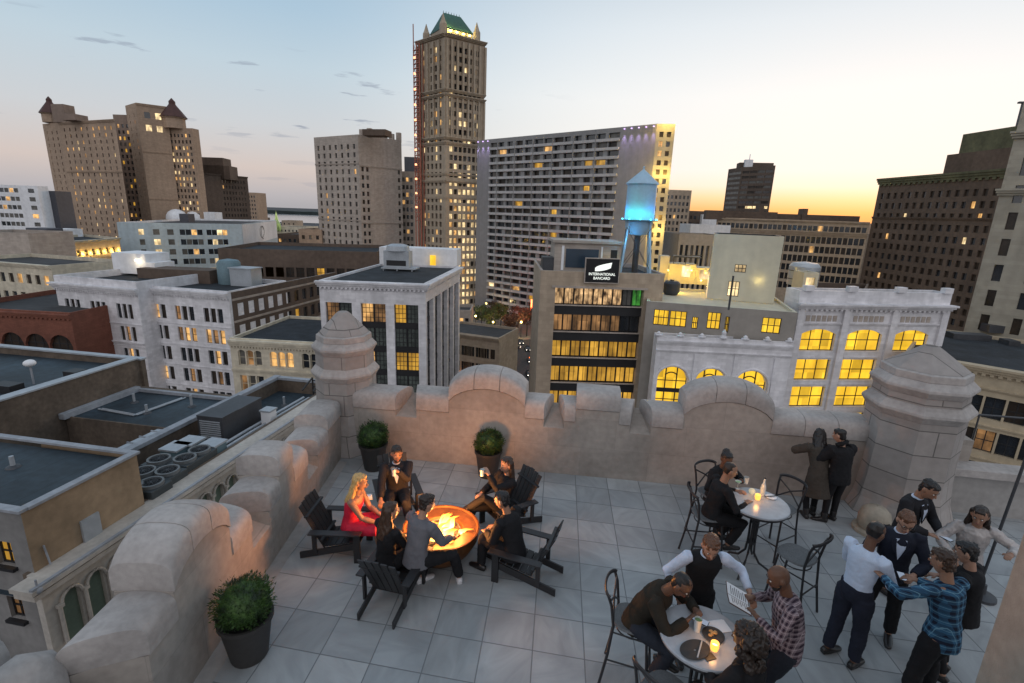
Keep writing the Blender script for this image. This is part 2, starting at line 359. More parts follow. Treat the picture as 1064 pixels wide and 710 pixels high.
class Bldg:
    """a building from the roof corners that the camera sees: pts = [(px, py[, D])...], left to right"""
    def __init__(s, name, label, pts, wallmat, zb=ZS, roofmat='roof_far', par=.9, back=20, cat='building', group=None, topz=None, world=None):
        P = list(world) if world else []
        z = topz if topz is not None else atd(*pts[0]).z
        for p in pts:
            q = atd(*p) if len(p) == 3 else atz(p[0], p[1], z); P.append((q.x, q.y))
        s.P = P; s.z = z; s.zb = zb; s.wm = M[wallmat] if isinstance(wallmat, str) else wallmat; s.par = par
        u, L = ud(P[0], P[1]); n = Vector((-u.y, u.x, 0))
        if len(P) == 2: Q = [P[0], P[1], (P[1][0]+n.x*back, P[1][1]+n.y*back), (P[0][0]+n.x*back, P[0][1]+n.y*back)]
        elif len(P) == 3: Q = P+[(P[0][0]+P[2][0]-P[1][0], P[0][1]+P[2][1]-P[1][1])]
        else: Q = P
        s.Q = Q
        s.root = thing(name, label, cat, (P[0][0], P[0][1], zb), 0, group)
        s.wall = MB(); s.trim = MB(); s.wins = []; s.rm = M[roofmat]; s.done = set()
        s.org = Vector((P[0][0], P[0][1], zb))
    def L(s, i): return ud(s.Q[i], s.Q[(i+1) % 4])[1]
    def face(s, i, rects, pick=None, dep=.3, z1=None, mull=None):
        """cut face i; pick(k, rect)->material key for its pane; mull=(nv,nh) makes framed windows"""
        A, B = s.Q[i], s.Q[(i+1) % len(s.Q)]; s.done.add(i); z1 = s.z if z1 is None else z1
        u, n = facade(s.wall, A, B, s.zb, z1, rects, dep)
        L = ud(A, B)[1]
        for k, r in enumerate(rects):
            if r[3] <= s.zb+.01 or r[2] >= z1 or r[0] <= 0 or r[1] >= L: continue
            key = pick(k, r) if pick else random.choice(['glass', 'glass', 'glass2', 'glass3'])
            if key is None: continue
            s.wins.append((Vector((A[0], A[1], 0)), u, n, r, key, dep, mull))
        return u, n
    def window(s, w, one=None):
        O, u, n, r, key, dep, mull = w
        q = one or MB(); a, b, c, d = r[:4]; c = max(c, s.zb)
        P = lambda x, z, k: O+u*x+Vector((0, 0, z))-n*k
        if one is not None:
            mi = s.keys.index(key); q.quad(P(a, c, dep-.01), P(b, c, dep-.01), P(b, d, dep-.01), P(a, d, dep-.01), mi); return
        if mull:
            nv, nh, t, fm = mull; fr = MB()
            def bar(x0, x1, z0, z1, k=.06): fr.obox(P(x0, z0, dep-.012), u*(x1-x0), n*k, (0, 0, z1-z0))
            bar(a, b, c, c+t); bar(a, b, d-t, d); bar(a, a+t, c+t, d-t); bar(b-t, b, c+t, d-t)
            for i in range(1, nv): x = a+(b-a)*i/nv; bar(x-t/2, x+t/2, c+t, d-t, .055)
            for j in range(1, nh): z = c+(d-c)*j/nh; bar(a+t, b-t, z-t/2, z+t/2, .045)
            fr.xform(Matrix.Translation(-s.org)); f = fr.build('window', M[fm], s.root, fixn=False)
            q.quad(P(a, c, dep-.01), P(b, c, dep-.01), P(b, d, dep-.01), P(a, d, dep-.01))
            q.xform(Matrix.Translation(-s.org)); q.build('pane', M[key], f, fixn=False)
        else:
            q.quad(P(a, c, dep-.01), P(b, c, dep-.01), P(b, d, dep-.01), P(a, d, dep-.01))
            q.xform(Matrix.Translation(-s.org)); q.build('window', M[key], s.root, fixn=False)
    def finish(s, coping=None, cw=.35, maxw=100, roofdrop=None):
        n4 = len(s.Q)
        for i in range(n4):
            if i not in s.done:
                A, B = s.Q[i], s.Q[(i+1) % n4]; s.wall.quad((*A, s.zb), (*B, s.zb), (*B, s.z), (*A, s.z))
        # inner parapet faces and coping
        c = Vector((sum(q[0] for q in s.Q)/n4, sum(q[1] for q in s.Q)/n4)); inn = []
        for i in range(n4):
            p = Vector(s.Q[i]); a = (Vector(s.Q[i-1])-p).normalized(); b = (Vector(s.Q[(i+1) % n4])-p).normalized()
            inn.append(p+(a+b)*cw)
        cop = MB()
        for i in range(n4):
            j = (i+1) % n4; A, B, a, b = s.Q[i], s.Q[j], inn[i], inn[j]
            cop.quad((*A, s.z), (*B, s.z), (*b, s.z), (*a, s.z)); cop.quad((*a, s.z), (*b, s.z), (*b, s.z-s.par), (*a, s.z-s.par))
        T = Matrix.Translation(-s.org)
        cop.xform(T); cop.build('coping', M[coping] if coping else s.wm, s.root, fixn=False)
        rf = MB(); rf.add([(*a, s.z-s.par) for a in inn], [tuple(range(n4))]); rf.xform(T); rf.build('roof', s.rm, s.root, fixn=False)
        s.wall.xform(T); s.wall.build('wall', s.wm, s.root, fixn=False)
        if s.trim.v: s.trim.xform(T); s.trim.build('cornice', M[coping] if coping else s.wm, s.root)
        cp = Vector((0, 0))
        s.wins.sort(key=lambda w: (w[0]+w[1]*w[3][0]).length-(w[3][1]-w[3][0])*(w[3][3]-w[3][2])*20)
        for w in s.wins[:maxw]: s.window(w)
        rest = s.wins[maxw:]
        if rest:
            s.keys = sorted(set(w[4] for w in rest)); q = MB()
            for w in rest: s.window(w, q)
            q.xform(T); tag(q.build('window', [M[k] for k in s.keys], s.root, fixn=False), kind='stuff')
        return s.root
    def part(s, name, mb, mat, parent=None, **kw):
        mb.xform(Matrix.Translation(-s.org)); return mb.build(name, M[mat] if isinstance(mat, str) else mat, parent or s.root, **kw)
def picker(p, a=('litw',), b=('glass', 'glass', 'glass2', 'glass3')):
    return lambda k, r: random.choice(a) if random.random() < p else random.choice(b)
def boxat(mb, px, py, z, w, d, h, rz=0, mi=0):
    p = atz(px, py, z); st = len(mb.v); mb.box(-w/2, w/2, -d/2, d/2, 0, h, mi)
    mb.xform(Matrix.Translation(p) @ Matrix.Rotation(rz, 4, 'Z'), st); return p

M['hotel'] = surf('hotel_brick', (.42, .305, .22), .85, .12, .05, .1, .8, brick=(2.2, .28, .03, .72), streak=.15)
M['hotel_dark'] = surf('shaded_brick', (.24, .18, .145), .85, .12, .05, .1, .8, streak=.15)  # hotel brick toned down, the shade of the recess is in its colour
M['brown'] = surf('brown_brick', (.11, .08, .062), .85, .2, .08, .15, 1, streak=.15)
M['redbrick'] = surf('red_brick', (.19, .07, .045), .85, .2, .1, .15, 1, brick=(.9, .25, .03, .7), streak=.1)
M['greytower'] = surf('grey_tan_stone', (.44, .38, .33), .8, .12, .04, .1, .7, brick=(1.6, .5, .03, .8), streak=.15)
M['tan'] = surf('tan_stone', (.42, .335, .25), .8, .14, .06, .1, .9, brick=(1.2, .6, .02, .8), streak=.15)
M['towerstone'] = surf('tower_stone', (.37, .305, .23), .8, .12, .04, .1, .7, streak=.15)
M['concrete'] = surf('slab_concrete', (.25, .25, .25), .8, .08, .03, .08, .6, streak=.12)
M['white'] = surf('white_glazed_brick', (.71, .70, .72), .55, .10, .10, .09, 1.2, streak=.2, brick=(1.3, .42, .02, .86))
M['cream'] = surf('cream_terracotta', (.60, .54, .42), .6, .12, .1, .1, 1, streak=.2, brick=(1.1, .45, .02, .84))
M['paleblue'] = surf('pale_blue_paint', (.42, .50, .54), .7, .1, .08, .08, 1, streak=.15)
M['whitep'] = surf('white_paint', (.74, .75, .77), .6, .1, .1, .08, 1, streak=.12)
M['darkclad'] = surf('dark_cladding', (.07, .072, .085), .6, .1, .1, .1, 1)
M['creampl'] = surf('cream_render', (.56, .52, .40), .75, .07, .1, .06, 1, streak=.12)
M['greypl'] = surf('grey_render', (.30, .275, .245), .8, .1, .1, .08, 1, streak=.12)
M['darkroof_edge'] = surf('roof_edge_metal', (.10, .10, .11), .5)
M['glassg'] = surf('grey_green_glass', (.085, .10, .09), .18, .4, .5, .2, 3, spec=.8)
M['copper'] = surf('green_copper', (.035, .10, .078), .6, .2, .1, .15, 1, streak=.2)
M['redframe'] = surf('red_scaffold', (.34, .12, .08), .6)
M['metal'] = surf('galvanised_metal', (.38, .41, .44), .45, .12, .5, .1, 5, metal=.3)
M['metal_dark'] = surf('dark_metal', (.06, .063, .07), .5, .2, .5, .1, 5, metal=.3)
M['tealbox'] = surf('teal_painted_steel', (.12, .19, .22), .5, .2, .4, .12, 5)
M['stonebuff'] = surf('buff_carved_stone', (.44, .36, .25), .75, .14, .1, .1, 1.2, streak=.15)
M['lamp_or'] = glow('orange_lamp', (1, .42, .20), 2.6)
M['lamp_y'] = glow('yellow_lamp', (1, .75, .25), 5)
M['lamp_w'] = glow('white_lamp', (1, .9, .75), 6)
M['lamp_red'] = glow('red_sign_light', (1, .12, .03), 8)
M['lamp_pu'] = glow('violet_lamp', (.72, .5, 1), 2.2)
M['lamp_green'] = glow('green_exit_light', (.12, 1, .1), 1.6)

# --- hotel with turrets, far left
b = Bldg('brick_hotel', 'tall tan brick hotel with small red roofed corner turrets, far left', [(44, 129, 300), (61, 128, 292), (119, 124)], 'hotel', par=1.5)
L = b.L(1)
b.face(0, grid(b.L(0), b.z-4, 3.3, 27, 3, 1.1, 1.7), picker(0))
b.face(1, grid(L, b.z-3, 3.3, 28, 9, 1.1, 1.8, 1.5), picker(.38, ('litw', 'litp', 'litw'), ('glass', 'glass3', 'glass2')))
cornice(b.trim, b.Q[1], b.Q[2], b.z-1.2, 1.2, .8); cornice(b.trim, b.Q[1], b.Q[2], b.z-26, .8, .5); b.finish()
b2z = b.z
def turret_pav(B, px, pyb, D, w, h, rh):
    p = atd(px, pyb, D); q = MB(); q.lathe([(w, 0), (w, h)], 8, p); q.lathe([(w*1.15, h*.98), (w*1.15, h*1.05)], 8, p)
    B.part('turret', q, 'hotel'); r = MB(); r.lathe([(w*1.25, h*1.06), (w*.8, h+rh*.4), (w*.35, h+rh*.75), (w*.3, h+rh*.8), (w*.3, h+rh*.95), (.1, h+rh*1.15)], 8, p)
    B.part('turret_roof', r, M['turretroof'])
M['turretroof'] = surf('red_turret_roof', (.075, .035, .03), .7)
turret_pav(b, 55, 128, 299, 4.4, 4.5, 8)
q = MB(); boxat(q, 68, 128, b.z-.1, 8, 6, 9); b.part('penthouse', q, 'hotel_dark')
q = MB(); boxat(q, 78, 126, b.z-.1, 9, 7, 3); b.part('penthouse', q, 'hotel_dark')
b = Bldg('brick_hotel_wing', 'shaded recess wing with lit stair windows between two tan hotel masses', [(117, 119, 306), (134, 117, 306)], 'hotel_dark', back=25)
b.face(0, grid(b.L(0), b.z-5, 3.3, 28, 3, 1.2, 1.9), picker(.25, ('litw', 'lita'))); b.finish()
b = Bldg('brick_hotel_tower', 'blank tan brick hotel tower right of the lit recess', [(130, 110, 300), (141, 109, 290), (173, 111)], 'hotel', par=1.5)
b.face(0, grid(b.L(0), b.z-5, 3.3, 28, 2, 1.0, 1.7), picker(.12, ('litw',), ('glass', 'glass3')))
L = b.L(1); b.face(1, grid(L, b.z-4, 6.5, 2, 2, 2.6, 3.2, 2), picker(.6, ('litp',), ('glass',)))
cornice(b.trim, b.Q[1], b.Q[2], b.z-1.2, 1.2, .6); cornice(b.trim, b.Q[1], b.Q[2], b.z-25, .7, .4); cornice(b.trim, b.Q[1], b.Q[2], b.z-50, .7, .4); b.finish()
b = Bldg('brick_hotel_wing', 'lower tan brick hotel wing with a lantern turret, next to the stepped brown block', [(173, 133, 300), (200, 137, 298)], 'hotel', back=5)
b.face(0, grid(b.L(0), b.z-3, 3.3, 27, 6, 1.1, 1.8), picker(.35, ('litp', 'litw'))); b.finish()
turret_pav(b, 182, 134, 300, 5.4, 5.5, 9)
# --- stepped dark building
b = Bldg('stepped_building', 'dark brown stepped office block beside the tall tan hotel', [(181, 180, 340), (208, 179, 325), (257, 184)], 'brown')
b.face(0, grid(b.L(0), b.z-3, 3.6, 24, 5, 1.2, 2), picker(.03)); b.face(1, grid(b.L(1)*.98, b.z-3, 3.6, 24, 8, 1.1, 1.9, 14, 1.5), picker(.03, ('litw',), ('glass', 'glass3', 'glass3')))
cornice(b.trim, b.Q[1], b.Q[2], b.z-1, 1, .7); b.finish()
for (x0, x1, y) in ((199, 231, 163), (194, 238, 171)):
    q = MB(); p0 = atd(x0, y, 338); p1 = atd(x1, y, 338); q.obox((p0.x, p0.y, b.z-3), (p1-p0)*Vector((1, 1, 0)), Vector((-.3, 1, 0))*12, (0, 0, p0.z-b.z+3)); b.part('setback', q, 'brown')
b = Bldg('small_tower', 'small pinkish brick tower right of the stepped brown block', [(256, 200, 520), (266, 200, 520)], 'hotel')
b.face(0, grid(b.L(0), b.z-3, 4, 15, 3, 1.3, 2), picker(0)); b.finish()
# --- white office far left
b = Bldg('white_office', 'white office with ribbon windows at the far left edge', [(-60, 190, 215), (39, 197, 215)], 'whitep', back=5)
L = b.L(0); b.face(0, [(L-a, L-c, b.z-2.9-r*3.4, b.z-1.2-r*3.4) for r in range(10) for (a, c) in ((4.2, 1.6), (10, 8.2), (12, 10.2), (14, 12.2), (16, 14.2), (18, 16.2), (24, 22.2))], picker(.12, ('litw',), ('glass2', 'glass', 'glass2'))); b.finish()
b = Bldg('dark_block', 'dark clad windowless block right of the white ribbon windowed office', [(39, 198, 220), (57, 200, 220)], 'darkclad', back=8); b.finish()
# --- block with yellow up-lights
b = Bldg('uplit_building', 'low stone block with yellow uplights between its upper windows', [(24, 247, 175), (62, 251, 163), (124, 247)], 'tan', roofmat='roof_dark')
L = b.L(1); b.face(0, grid(b.L(0), b.z-3, 4.4, 6, 6, 1.2, 2.1, .5), picker(0)); r = grid(L, b.z-3.2, 4.4, 6, 7, 1.35, 2.1, 2); b.face(1, r, picker(0, (), ('glass3', 'glass')))
cornice(b.trim, b.Q[1], b.Q[2], b.z-.9, .9, .8); b.finish(coping='cream')
for i in range(8):
    u, Lw = ud(b.Q[1], b.Q[2]); p = Vector((*b.Q[1], b.z-4.8))+u*(1.6+(L-3.2)*i/7)+Vector((u.y, -u.x, 0))*.5
    q = MB(); q.box(p.x-.12, p.x+.12, p.y-.12, p.y+.12, p.z-.2, p.z); b.part('uplight', q, 'lamp_y')
    Lt = bpy.data.lights.new('uplight_glow', 'POINT'); Lt.energy = 420; Lt.color = (1, .62, .12); Lt.shadow_soft_size = .2; o = bpy.data.objects.new('uplight_glow', Lt); o.location = p+Vector((0, 0, .3)); COL.objects.link(o)
for (px, py, w, h, mt) in ((48, 247, 9, 3.5, 'darkclad'), (70, 246, 8, 3, 'whitep'), (35, 248, 7, 2.5, 'metal')):
    q = MB(); boxat(q, px, py, b.z-.9, w, 6, h); b.part('roof_plant', q, mt)
# --- pale building far left, two blocks
b = Bldg('pale_block', 'pale blank upper block with a green canopy, far left edge', [(-40, 240, 135), (28, 240, 135)], 'greytower', back=14, roofmat='roof_far'); b.finish()
b = Bldg('pale_stone_building', 'pale stone walk-up with square windows at far left edge', [(-50, 268, 118), (52, 275, 110)], 'cream', back=16)
L = b.L(0); b.face(0, grid(L, b.z-2.4, 4.2, 7, 11, 1.5, 2.1, .6), picker(.3, ('litw',), ('glass', 'glass3'))); cornice(b.trim, *b.Q[:2], b.z-.8, .8, .6); b.finish()
# --- blue-white building with rooftop domes
b = Bldg('pale_blue_building', 'pale blue painted loft building with white domed rooftop plant', [(121, 231, 205), (251, 233), (287, 229)], 'paleblue', roofmat='roof_far')
L = b.L(0); rr = []
for r in range(7):
    zt = b.z-2.6-r*4.1
    for (a, c) in ((.15, .19), (.26, .31), (.37, .42), (.47, .66), (.69, .87)):
        if c-a > .1:
            for k in range(4): w = (c-a)/4; rr.append((L*(a+k*w), L*(a+k*w+w*.9), zt-2.3, zt))
        else: rr.append((L*a, L*c, zt-2.3, zt))
b.face(0, rr, picker(.22, ('litw', 'litp'), ('glass', 'glass', 'glass2'))); b.finish(coping='whitep')
q = MB(); A, B = b.Q[1], b.Q[2]; u, L2 = ud(A, B); n = Vector((u.y, -u.x, 0))
q.quad(Vector((*A, b.z-10))+n*.02+u*.1, Vector((*A, b.z-10))+n*.02+u*(L2-.1), Vector((*A, b.z-.3))+n*.02+u*(L2-.1), Vector((*A, b.z-.3))+n*.02+u*.1); b.part('painted_panel', q, 'whitep', fixn=False)
q = MB(); O = Vector((*A, b.z-5))+n*.08+u*(L2*.5)
for (cx, cz, rx, rz_, a0, a1) in ((-1, 0, 4.2, 3, 20, 330), (.5, -.4, 2.6, 3.4, 60, 300), (1.2, .2, 3.4, 2.4, -60, 190)):
    q.tube([O+u*(cx+rx*math.cos(math.radians(t)))+Vector((0, 0, cz+rz_*math.sin(math.radians(t)))) for t in range(a0, a1, 14)], .1, 5)
b.part('scribble_mark', q, 'frame')
for (px, w) in ((184, 5.5), (206, 6.5)):
    q = MB(); p = atz(px, 228, b.z-.9); q.lathe([(w, 0), (w*.95, 2), (w*.75, 4), (w*.4, 5.2), (.3, 5.6)], 12, p); b.part('rooftop_dome', q, 'whitep', smooth=30)
q = MB(); boxat(q, 222, 229, b.z-.9, 7, 6, 4.5); b.part('roof_plant', q, 'whitep')
q = MB(); boxat(q, 195, 231, b.z-.9, 5, 4, 4); b.part('roof_plant', q, 'darkclad')
# --- red brick arched building
b = Bldg('red_brick_building', 'dark red brick warehouse with tall arched windows, far left', [(-60, 318, 84), (72, 322, 82)], 'redbrick', back=22, roofmat='roof_far')
L = b.L(0); b.face(0, grid(L, b.z-4.0, 9, 2, 5, 4.3, 6.6, .5, rise=1.9), picker(.1, ('litd',), ('glass3',)), .5, mull=(3, 4, .14, 'frame'))
cornice(b.trim, *b.Q[:2], b.z-1.1, .8, .5, dent=.8); b.finish()
# --- white terracotta building, two sections
WH = []
b = Bldg('white_building', 'white glazed brick building with balustraded cornice and triple windows', [(55, 286, 92), (141, 293)], 'white', back=16, roofmat='roof_dark', par=1.3)
L = b.L(0)
for r in range(8): pass
b.face(0, grid(L, b.z-4.2, 4.15, 8, 3, 1.0, 2.7, .5, per=3, gap=.30), picker(.08, ('litd', 'litw'), ('glass', 'glass', 'glass3')), .35, mull=(1, 2, .09, 'frame'))
cornice(b.trim, *b.Q[:2], b.z-2.3, 1.1, 1.0, ext=.5, dent=.55); cornice(b.trim, *b.Q[:2], b.z-11.6, .4, .35)
for k in range(1, 8): cornice(b.trim, *b.Q[:2], b.z-4.2-4.15*k+.35, .22, .14)
b.finish(coping='white')
wb = b
b = Bldg('white_building', 'plainer white building with rows of triple dark windows, right of the balustraded one', [(142, 296, 91), (237, 303)], 'white', back=16, roofmat='roof_dark', par=.8)
L = b.L(0); b.face(0, grid(L, b.z-3.3, 3.95, 8, 3, 1.12, 2.6, .6, per=3, gap=.32), lambda k, r: random.choice(('litw', 'litd', 'litw')) if (12 <= k < 18) or random.random() < .1 else random.choice(('glass', 'glass3', 'glass3', 'glass')), .35, mull=(1, 2, .09, 'frame'))
cornice(b.trim, *b.Q[:2], b.z-1.3, 1.0, .7, dent=.6)
for k in range(1, 7): cornice(b.trim, *b.Q[:2], b.z-3.3-3.95*k+.45, .2, .12)
b.finish(coping='white'); wb2 = b
q = MB(); p = atz(131, 286, wb.z-.9); q.box(-5, 3, -3, 3, 0, 4.2); q.box(3.02, 5, -3, 2, 0, 2.5); q.xform(Matrix.Translation(p+Vector((0, 5, 0)))); wb.part('penthouse', q, 'whitep')
Lt = bpy.data.lights.new('penthouse_lamp', 'POINT'); Lt.energy = 90; Lt.color = (1, .8, .5); o = bpy.data.objects.new('penthouse_lamp', Lt); o.location = p+Vector((1.5, .9, 2.6)); COL.objects.link(o)
q = MB(); q.ball(p+Vector((1.5, 1.2, 3.0)), .18); wb.part('wall_lamp', q, 'lamp_w')
q = MB(); boxat(q, 190, 292, b.z-.8, 15, 5, 2.6, .12); b.part('penthouse', q, 'brown')
tk = thing('rooftop_tank', 'blue grey steel tank and box unit on the dark brick roof edge', 'roof unit', atz(248, 296, b.z-.8))
q = MB(); q.lathe([(2.2, 0), (2.2, 4.2), (1.8, 4.7), (.2, 5.0)], 16, (-2.6, 1, 0)); q.build('tank', M['tealbox'], tk, smooth=True)
q = MB(); q.box(-.5, 4.2, -1.6, 1.6, 0, 3.4); q.box(-.7, 4.4, -1.8, 1.8, 3.41, 3.6); q.build('housing', M['metal'], tk)
# --- dark brick block behind, with its courtyard wing
b = Bldg('brown_brick_building', 'dark brown brick block with yellow lit windows behind the white tall bay building', [(226, 258, 122), (392, 262)], 'brown', back=26, roofmat='roof_dark')
L = b.L(0); b.face(0, grid(L, b.z-4.3, 4.4, 7, 15, 1.9, 2.4, .6), lambda k, r: random.choice(('lity', 'lita')) if 15 <= k % 45 < 45 and (k % 15) in (8, 9, 10, 11) or random.random() < .06 else random.choice(('glass', 'glass3', None, None)), .3, mull=(2, 2, .1, 'frame')); b.finish()
dq = (Vector(wb2.Q[2])-Vector(wb2.Q[1])).normalized(); nq = Vector((dq.y, -dq.x)); A_ = Vector(wb2.Q[1])+nq*.06+dq*.6; B_ = A_+dq*34
b = Bldg('brown_brick_wing', 'side wing of dark brick with pale stone bands facing the courtyard', [], 'brown', back=.5, roofmat='roof_dark', topz=wb2.z-.25, par=.1, world=[(A_.x, A_.y), (B_.x, B_.y)])
L = b.L(0); b.face(0, grid(L, b.z-2.2, 4.0, 5, 12, 1.5, 2.3, .6), picker(.35, ('lita', 'litd'), ('glass', 'glass3')), .3)
for k in range(4): cornice(b.trim, *b.Q[:2], b.z-1.6-4.0*k, .4, .15)
b.finish(coping='greytower')
b = Bldg('cream_building', 'cream terracotta front with arched triple windows and olive spandrels', [(238, 351, 76), (345, 357)], 'cream', back=18, roofmat='roof_dark', par=.5)
L = b.L(0); rr = grid(L, b.z-1.9, 4.2, 1, 3, 1.15, 2.5, .5, per=3, gap=.2, rise=.25)+grid(L, b.z-6.1, 4.2, 4, 3, 1.15, 2.9, .5, per=3, gap=.25)
b.face(0, rr, lambda k, r: ('litw' if k in (3, 4, 5) else 'litd' if random.random() < .15 else random.choice(('glass', 'glass2', 'glass'))), .4, mull=(1, 2, .08, 'cream'))
cornice(b.trim, *b.Q[:2], b.z-1.2, 1.0, .7, dent=.5); cornice(b.trim, *b.Q[:2], b.z-5.5, .5, .3); b.finish(coping='cream')
# --- white building with tall glazed bays
b = Bldg('tall_bay_building', 'white building with tall glazed bays between white piers, flat dark roof', [(331, 291, 70), (442, 295), (478, 277)], 'white', roofmat='roof_dark', par=.35)
L = b.L(0); rr = []; ztop = b.z-3.1
pw = [(.035 + .015, .30), (.385, .62), (.70, .93)]
for (a, c) in pw: rr.append((L*a, L*c, b.zb, ztop))
b.face(0, rr, lambda k, r: None, .6)
L2 = b.L(1); rs = [(L2*(.03+i*.192), L2*(.03+i*.192+.15), b.zb, ztop+.4) for i in range(5)]; b.face(1, rs, lambda k, r: None, .8)
def bays(B, i, rects, nx, dep, pk):
    A, C = B.Q[i], B.Q[i+1]; u, LL = ud(A, C); n = Vector((u.y, -u.x, 0)); O = Vector((*A, 0))
    for r in rects:
        w = (r[1]-r[0])/nx; z = r[3]; k = 0
        while z > r[2]+2 and k < 8:
            h = 3.55 if k % 1 == 0 else .8
            for j in range(nx):
                B.wins.append((O, u, n, (r[0]+j*w+.06, r[0]+(j+1)*w-.06, z-2.75, z, 0), pk(k, j), dep, (3, 4, .07, 'frame')))
            q = MB(); q.obox(O+u*r[0]-n*(dep-.02)+Vector((0, 0, z-3.55)), u*(r[1]-r[0]), n*.1, (0, 0, .79)); B.part('spandrel', q, 'frame', fixn=False)
            z -= 3.55; k += 1
        q = MB(); q.quad(O+u*r[0]-n*dep+Vector((0, 0, r[2])), O+u*r[1]-n*dep+Vector((0, 0, r[2])), O+u*r[1]-n*dep+Vector((0, 0, r[3])), O+u*r[0]-n*dep+Vector((0, 0, r[3]))); B.part('bay_back', q, 'frame', fixn=False)
bays(b, 0, rr, 2, .5, lambda k, j: random.choice(('litw', 'lita', 'litd')) if (k == 0 and random.random() < .5) or (k == 2) and random.random() < .75 else random.choice(('glassg', 'glassg', 'litd', 'glassg')))
bays(b, 1, rs, 1, .7, lambda k, j: random.choice(('glass3', 'glass', 'glass')))
cornice(b.trim, *b.Q[:2], b.z-.9, .85, .7, dent=.6, ext=.4); cornice(b.trim, b.Q[1], b.Q[2], b.z-.9, .85, .7, dent=.6); b.finish(coping='white')
tb = b
c = atz(430, 277, b.z-.35); q = MB(); q.obox(c+Vector((-7.5, 1.5, 0)), (15, 1.5, 0), (-.6, 5, 0), (0, 0, 3.2)); b.part('penthouse', q, 'whitep')
q = MB(); q.obox(c+Vector((2.6, 1.72, .2)), (1.1, .11, 0), (.01, -.1, 0), (0, 0, 1.9)); b.part('lit_doorway', q, 'lity')
t = thing('chiller_unit', 'blue grey rooftop chiller standing before the white penthouse', 'roof unit', atz(414, 281, b.z-.35), .1)
q = MB(); q.box(-2.2, 2.2, -1.2, 1.2, .6, 3.4); q.lathe([(2.0, 3.41), (1.9, 4.2), (1.2, 4.5)], 16, (0, 0, 0)); q.build('housing', M['metal'], t, smooth=30)
q = MB(); q.box(-2.6, 3.4, -1.5, 1.5, .35, .58); [q.box(x, x+.2, -1.2, -1, 0, .35) for x in (-2.4, 0, 2.6)]; q.build('base_frame', M['metal'], t)
q = MB(); q.box(-1.7, 1.7, -1.25, -1.2, .9, 1.8); q.build('louvre', M['frame'], t)
# --- grey tower
b = Bldg('grey_stone_tower', 'grey stone office tower with a blank tan side wall and notched crown', [(326, 143, 262), (372, 143, 246), (417, 146, 262)], 'greytower', par=1)
L = b.L(0); b.face(0, grid(L, b.z-4, 3.7, 26, 7, 1.5, 2.2, .8), picker(.05, ('litw',), ('glass', 'glass', 'glass3', 'glass2')), .5)
L = b.L(1); b.face(1, [r for r in grid(L, b.z-14, 3.7, 22, 9, 1.3, 2.0, .5) if r[0] < L*.17 or r[0] > L*.86], picker(.03), .4)
for k in (14, 40, 58): cornice(b.trim, b.Q[1], b.Q[2], b.z-k, .7, .35); cornice(b.trim, b.Q[0], b.Q[1], b.z-k+1, .7, .35)
b.finish()
for i in range(6):
    u, LL = ud(b.Q[1], b.Q[2]); p = Vector((*b.Q[1], b.z))+u*(LL*(.05+.17*i)); q = MB(); q.box(-1, 1, -1, 1, -1, 2.5+(i % 2)); q.xform(Matrix.Translation(p+Vector((0, 2, 0)))); b.part('crown_block', q, 'greytower')
q = MB(); boxat(q, 392, 142, b.z-1, 11, 7, 2.6); b.part('penthouse', q, 'brown')
b = Bldg('grey_stone_annex', 'narrow stone annex right of the blank walled tower', [(416, 178, 268), (430, 181, 268)], 'greytower'); b.face(0, grid(b.L(0), b.z-3, 3.7, 20, 3, 1.3, 2, .4), picker(.06)); b.finish()
b = Bldg('dark_block', 'dark plain block behind, between the grey tower and the scaffolded skyscraper', [(420, 163, 330), (434, 163, 330)], 'darkclad'); b.finish()
# --- skyscraper with green roof
b = Bldg('skyscraper', 'tall ornate stone skyscraper with green copper roof and many lit windows', [(434, 44, 245), (463, 41, 232), (504, 52, 243)], 'towerstone', par=1)
L0, L1 = b.L(0), b.L(1); z = b.z
b.face(0, grid(L0, z-4, 3.6, 40, 5, 1.5, 2.3, 2.2), lambda k, r: random.choice(('litw', 'litp')) if random.random() < .22 else random.choice(('glass', 'glass3')), .7)
def tw(k, r):
    row = k//7
    if row > 14: return random.choice(('litp', 'litw', 'litp', 'litp', 'glass3'))
    return random.choice(('litp', 'glass', 'glass3', 'glass', 'glass2'))
b.face(1, grid(L1, z-4, 3.6, 40, 7, 1.7, 2.2, 1.6), tw, .8)
for i, (A, B) in enumerate(((b.Q[0], b.Q[1]), (b.Q[1], b.Q[2]))):
    for k, p in ((1.2, 1.6), (22, 1.2), (24, 1.5), (41, 1.3), (43, .9), (56, .6), (59, .9), (66, .4)): cornice(b.trim, A, B, z-k, 1.1, p, ext=.4)
    u, LL = ud(A, B); n = Vector((u.y, -u.x, 0)); N = 6 if i == 0 else 8
    for j in range(N):       # pilasters on the decorated upper shaft
        o_ = Vector((*A, z-21))+u*(LL*j/(N-1)-(.5 if j else 0)*1.0)+n*.004
        b.trim.obox(o_, u*.9, n*.9, (0, 0, 19)); b.trim.obox(o_-Vector((0, 0, 19)), u*.8, n*.7, (0, 0, 16))
b.finish(maxw=100)
c = (Vector(b.Q[0])+Vector(b.Q[2]))/2; u, LL = ud(b.Q[1], b.Q[2]); v = Vector((-u.y, u.x, 0))
def frus(mb, c, hx, hy, z0, h, k):
    vs = [Vector((c.x, c.y, z0))+u*sx*hx+v*sy*hy for sx, sy in ((-1, -1), (1, -1), (1, 1), (-1, 1))]+[Vector((c.x, c.y, z0+h))+u*sx*hx*k+v*sy*hy*(k*.35) for sx, sy in ((-1, -1), (1, -1), (1, 1), (-1, 1))]
    mb.add(vs, ((0, 1, 5, 4), (1, 2, 6, 5), (2, 3, 7, 6), (3, 0, 4, 7), (4, 5, 6, 7)))
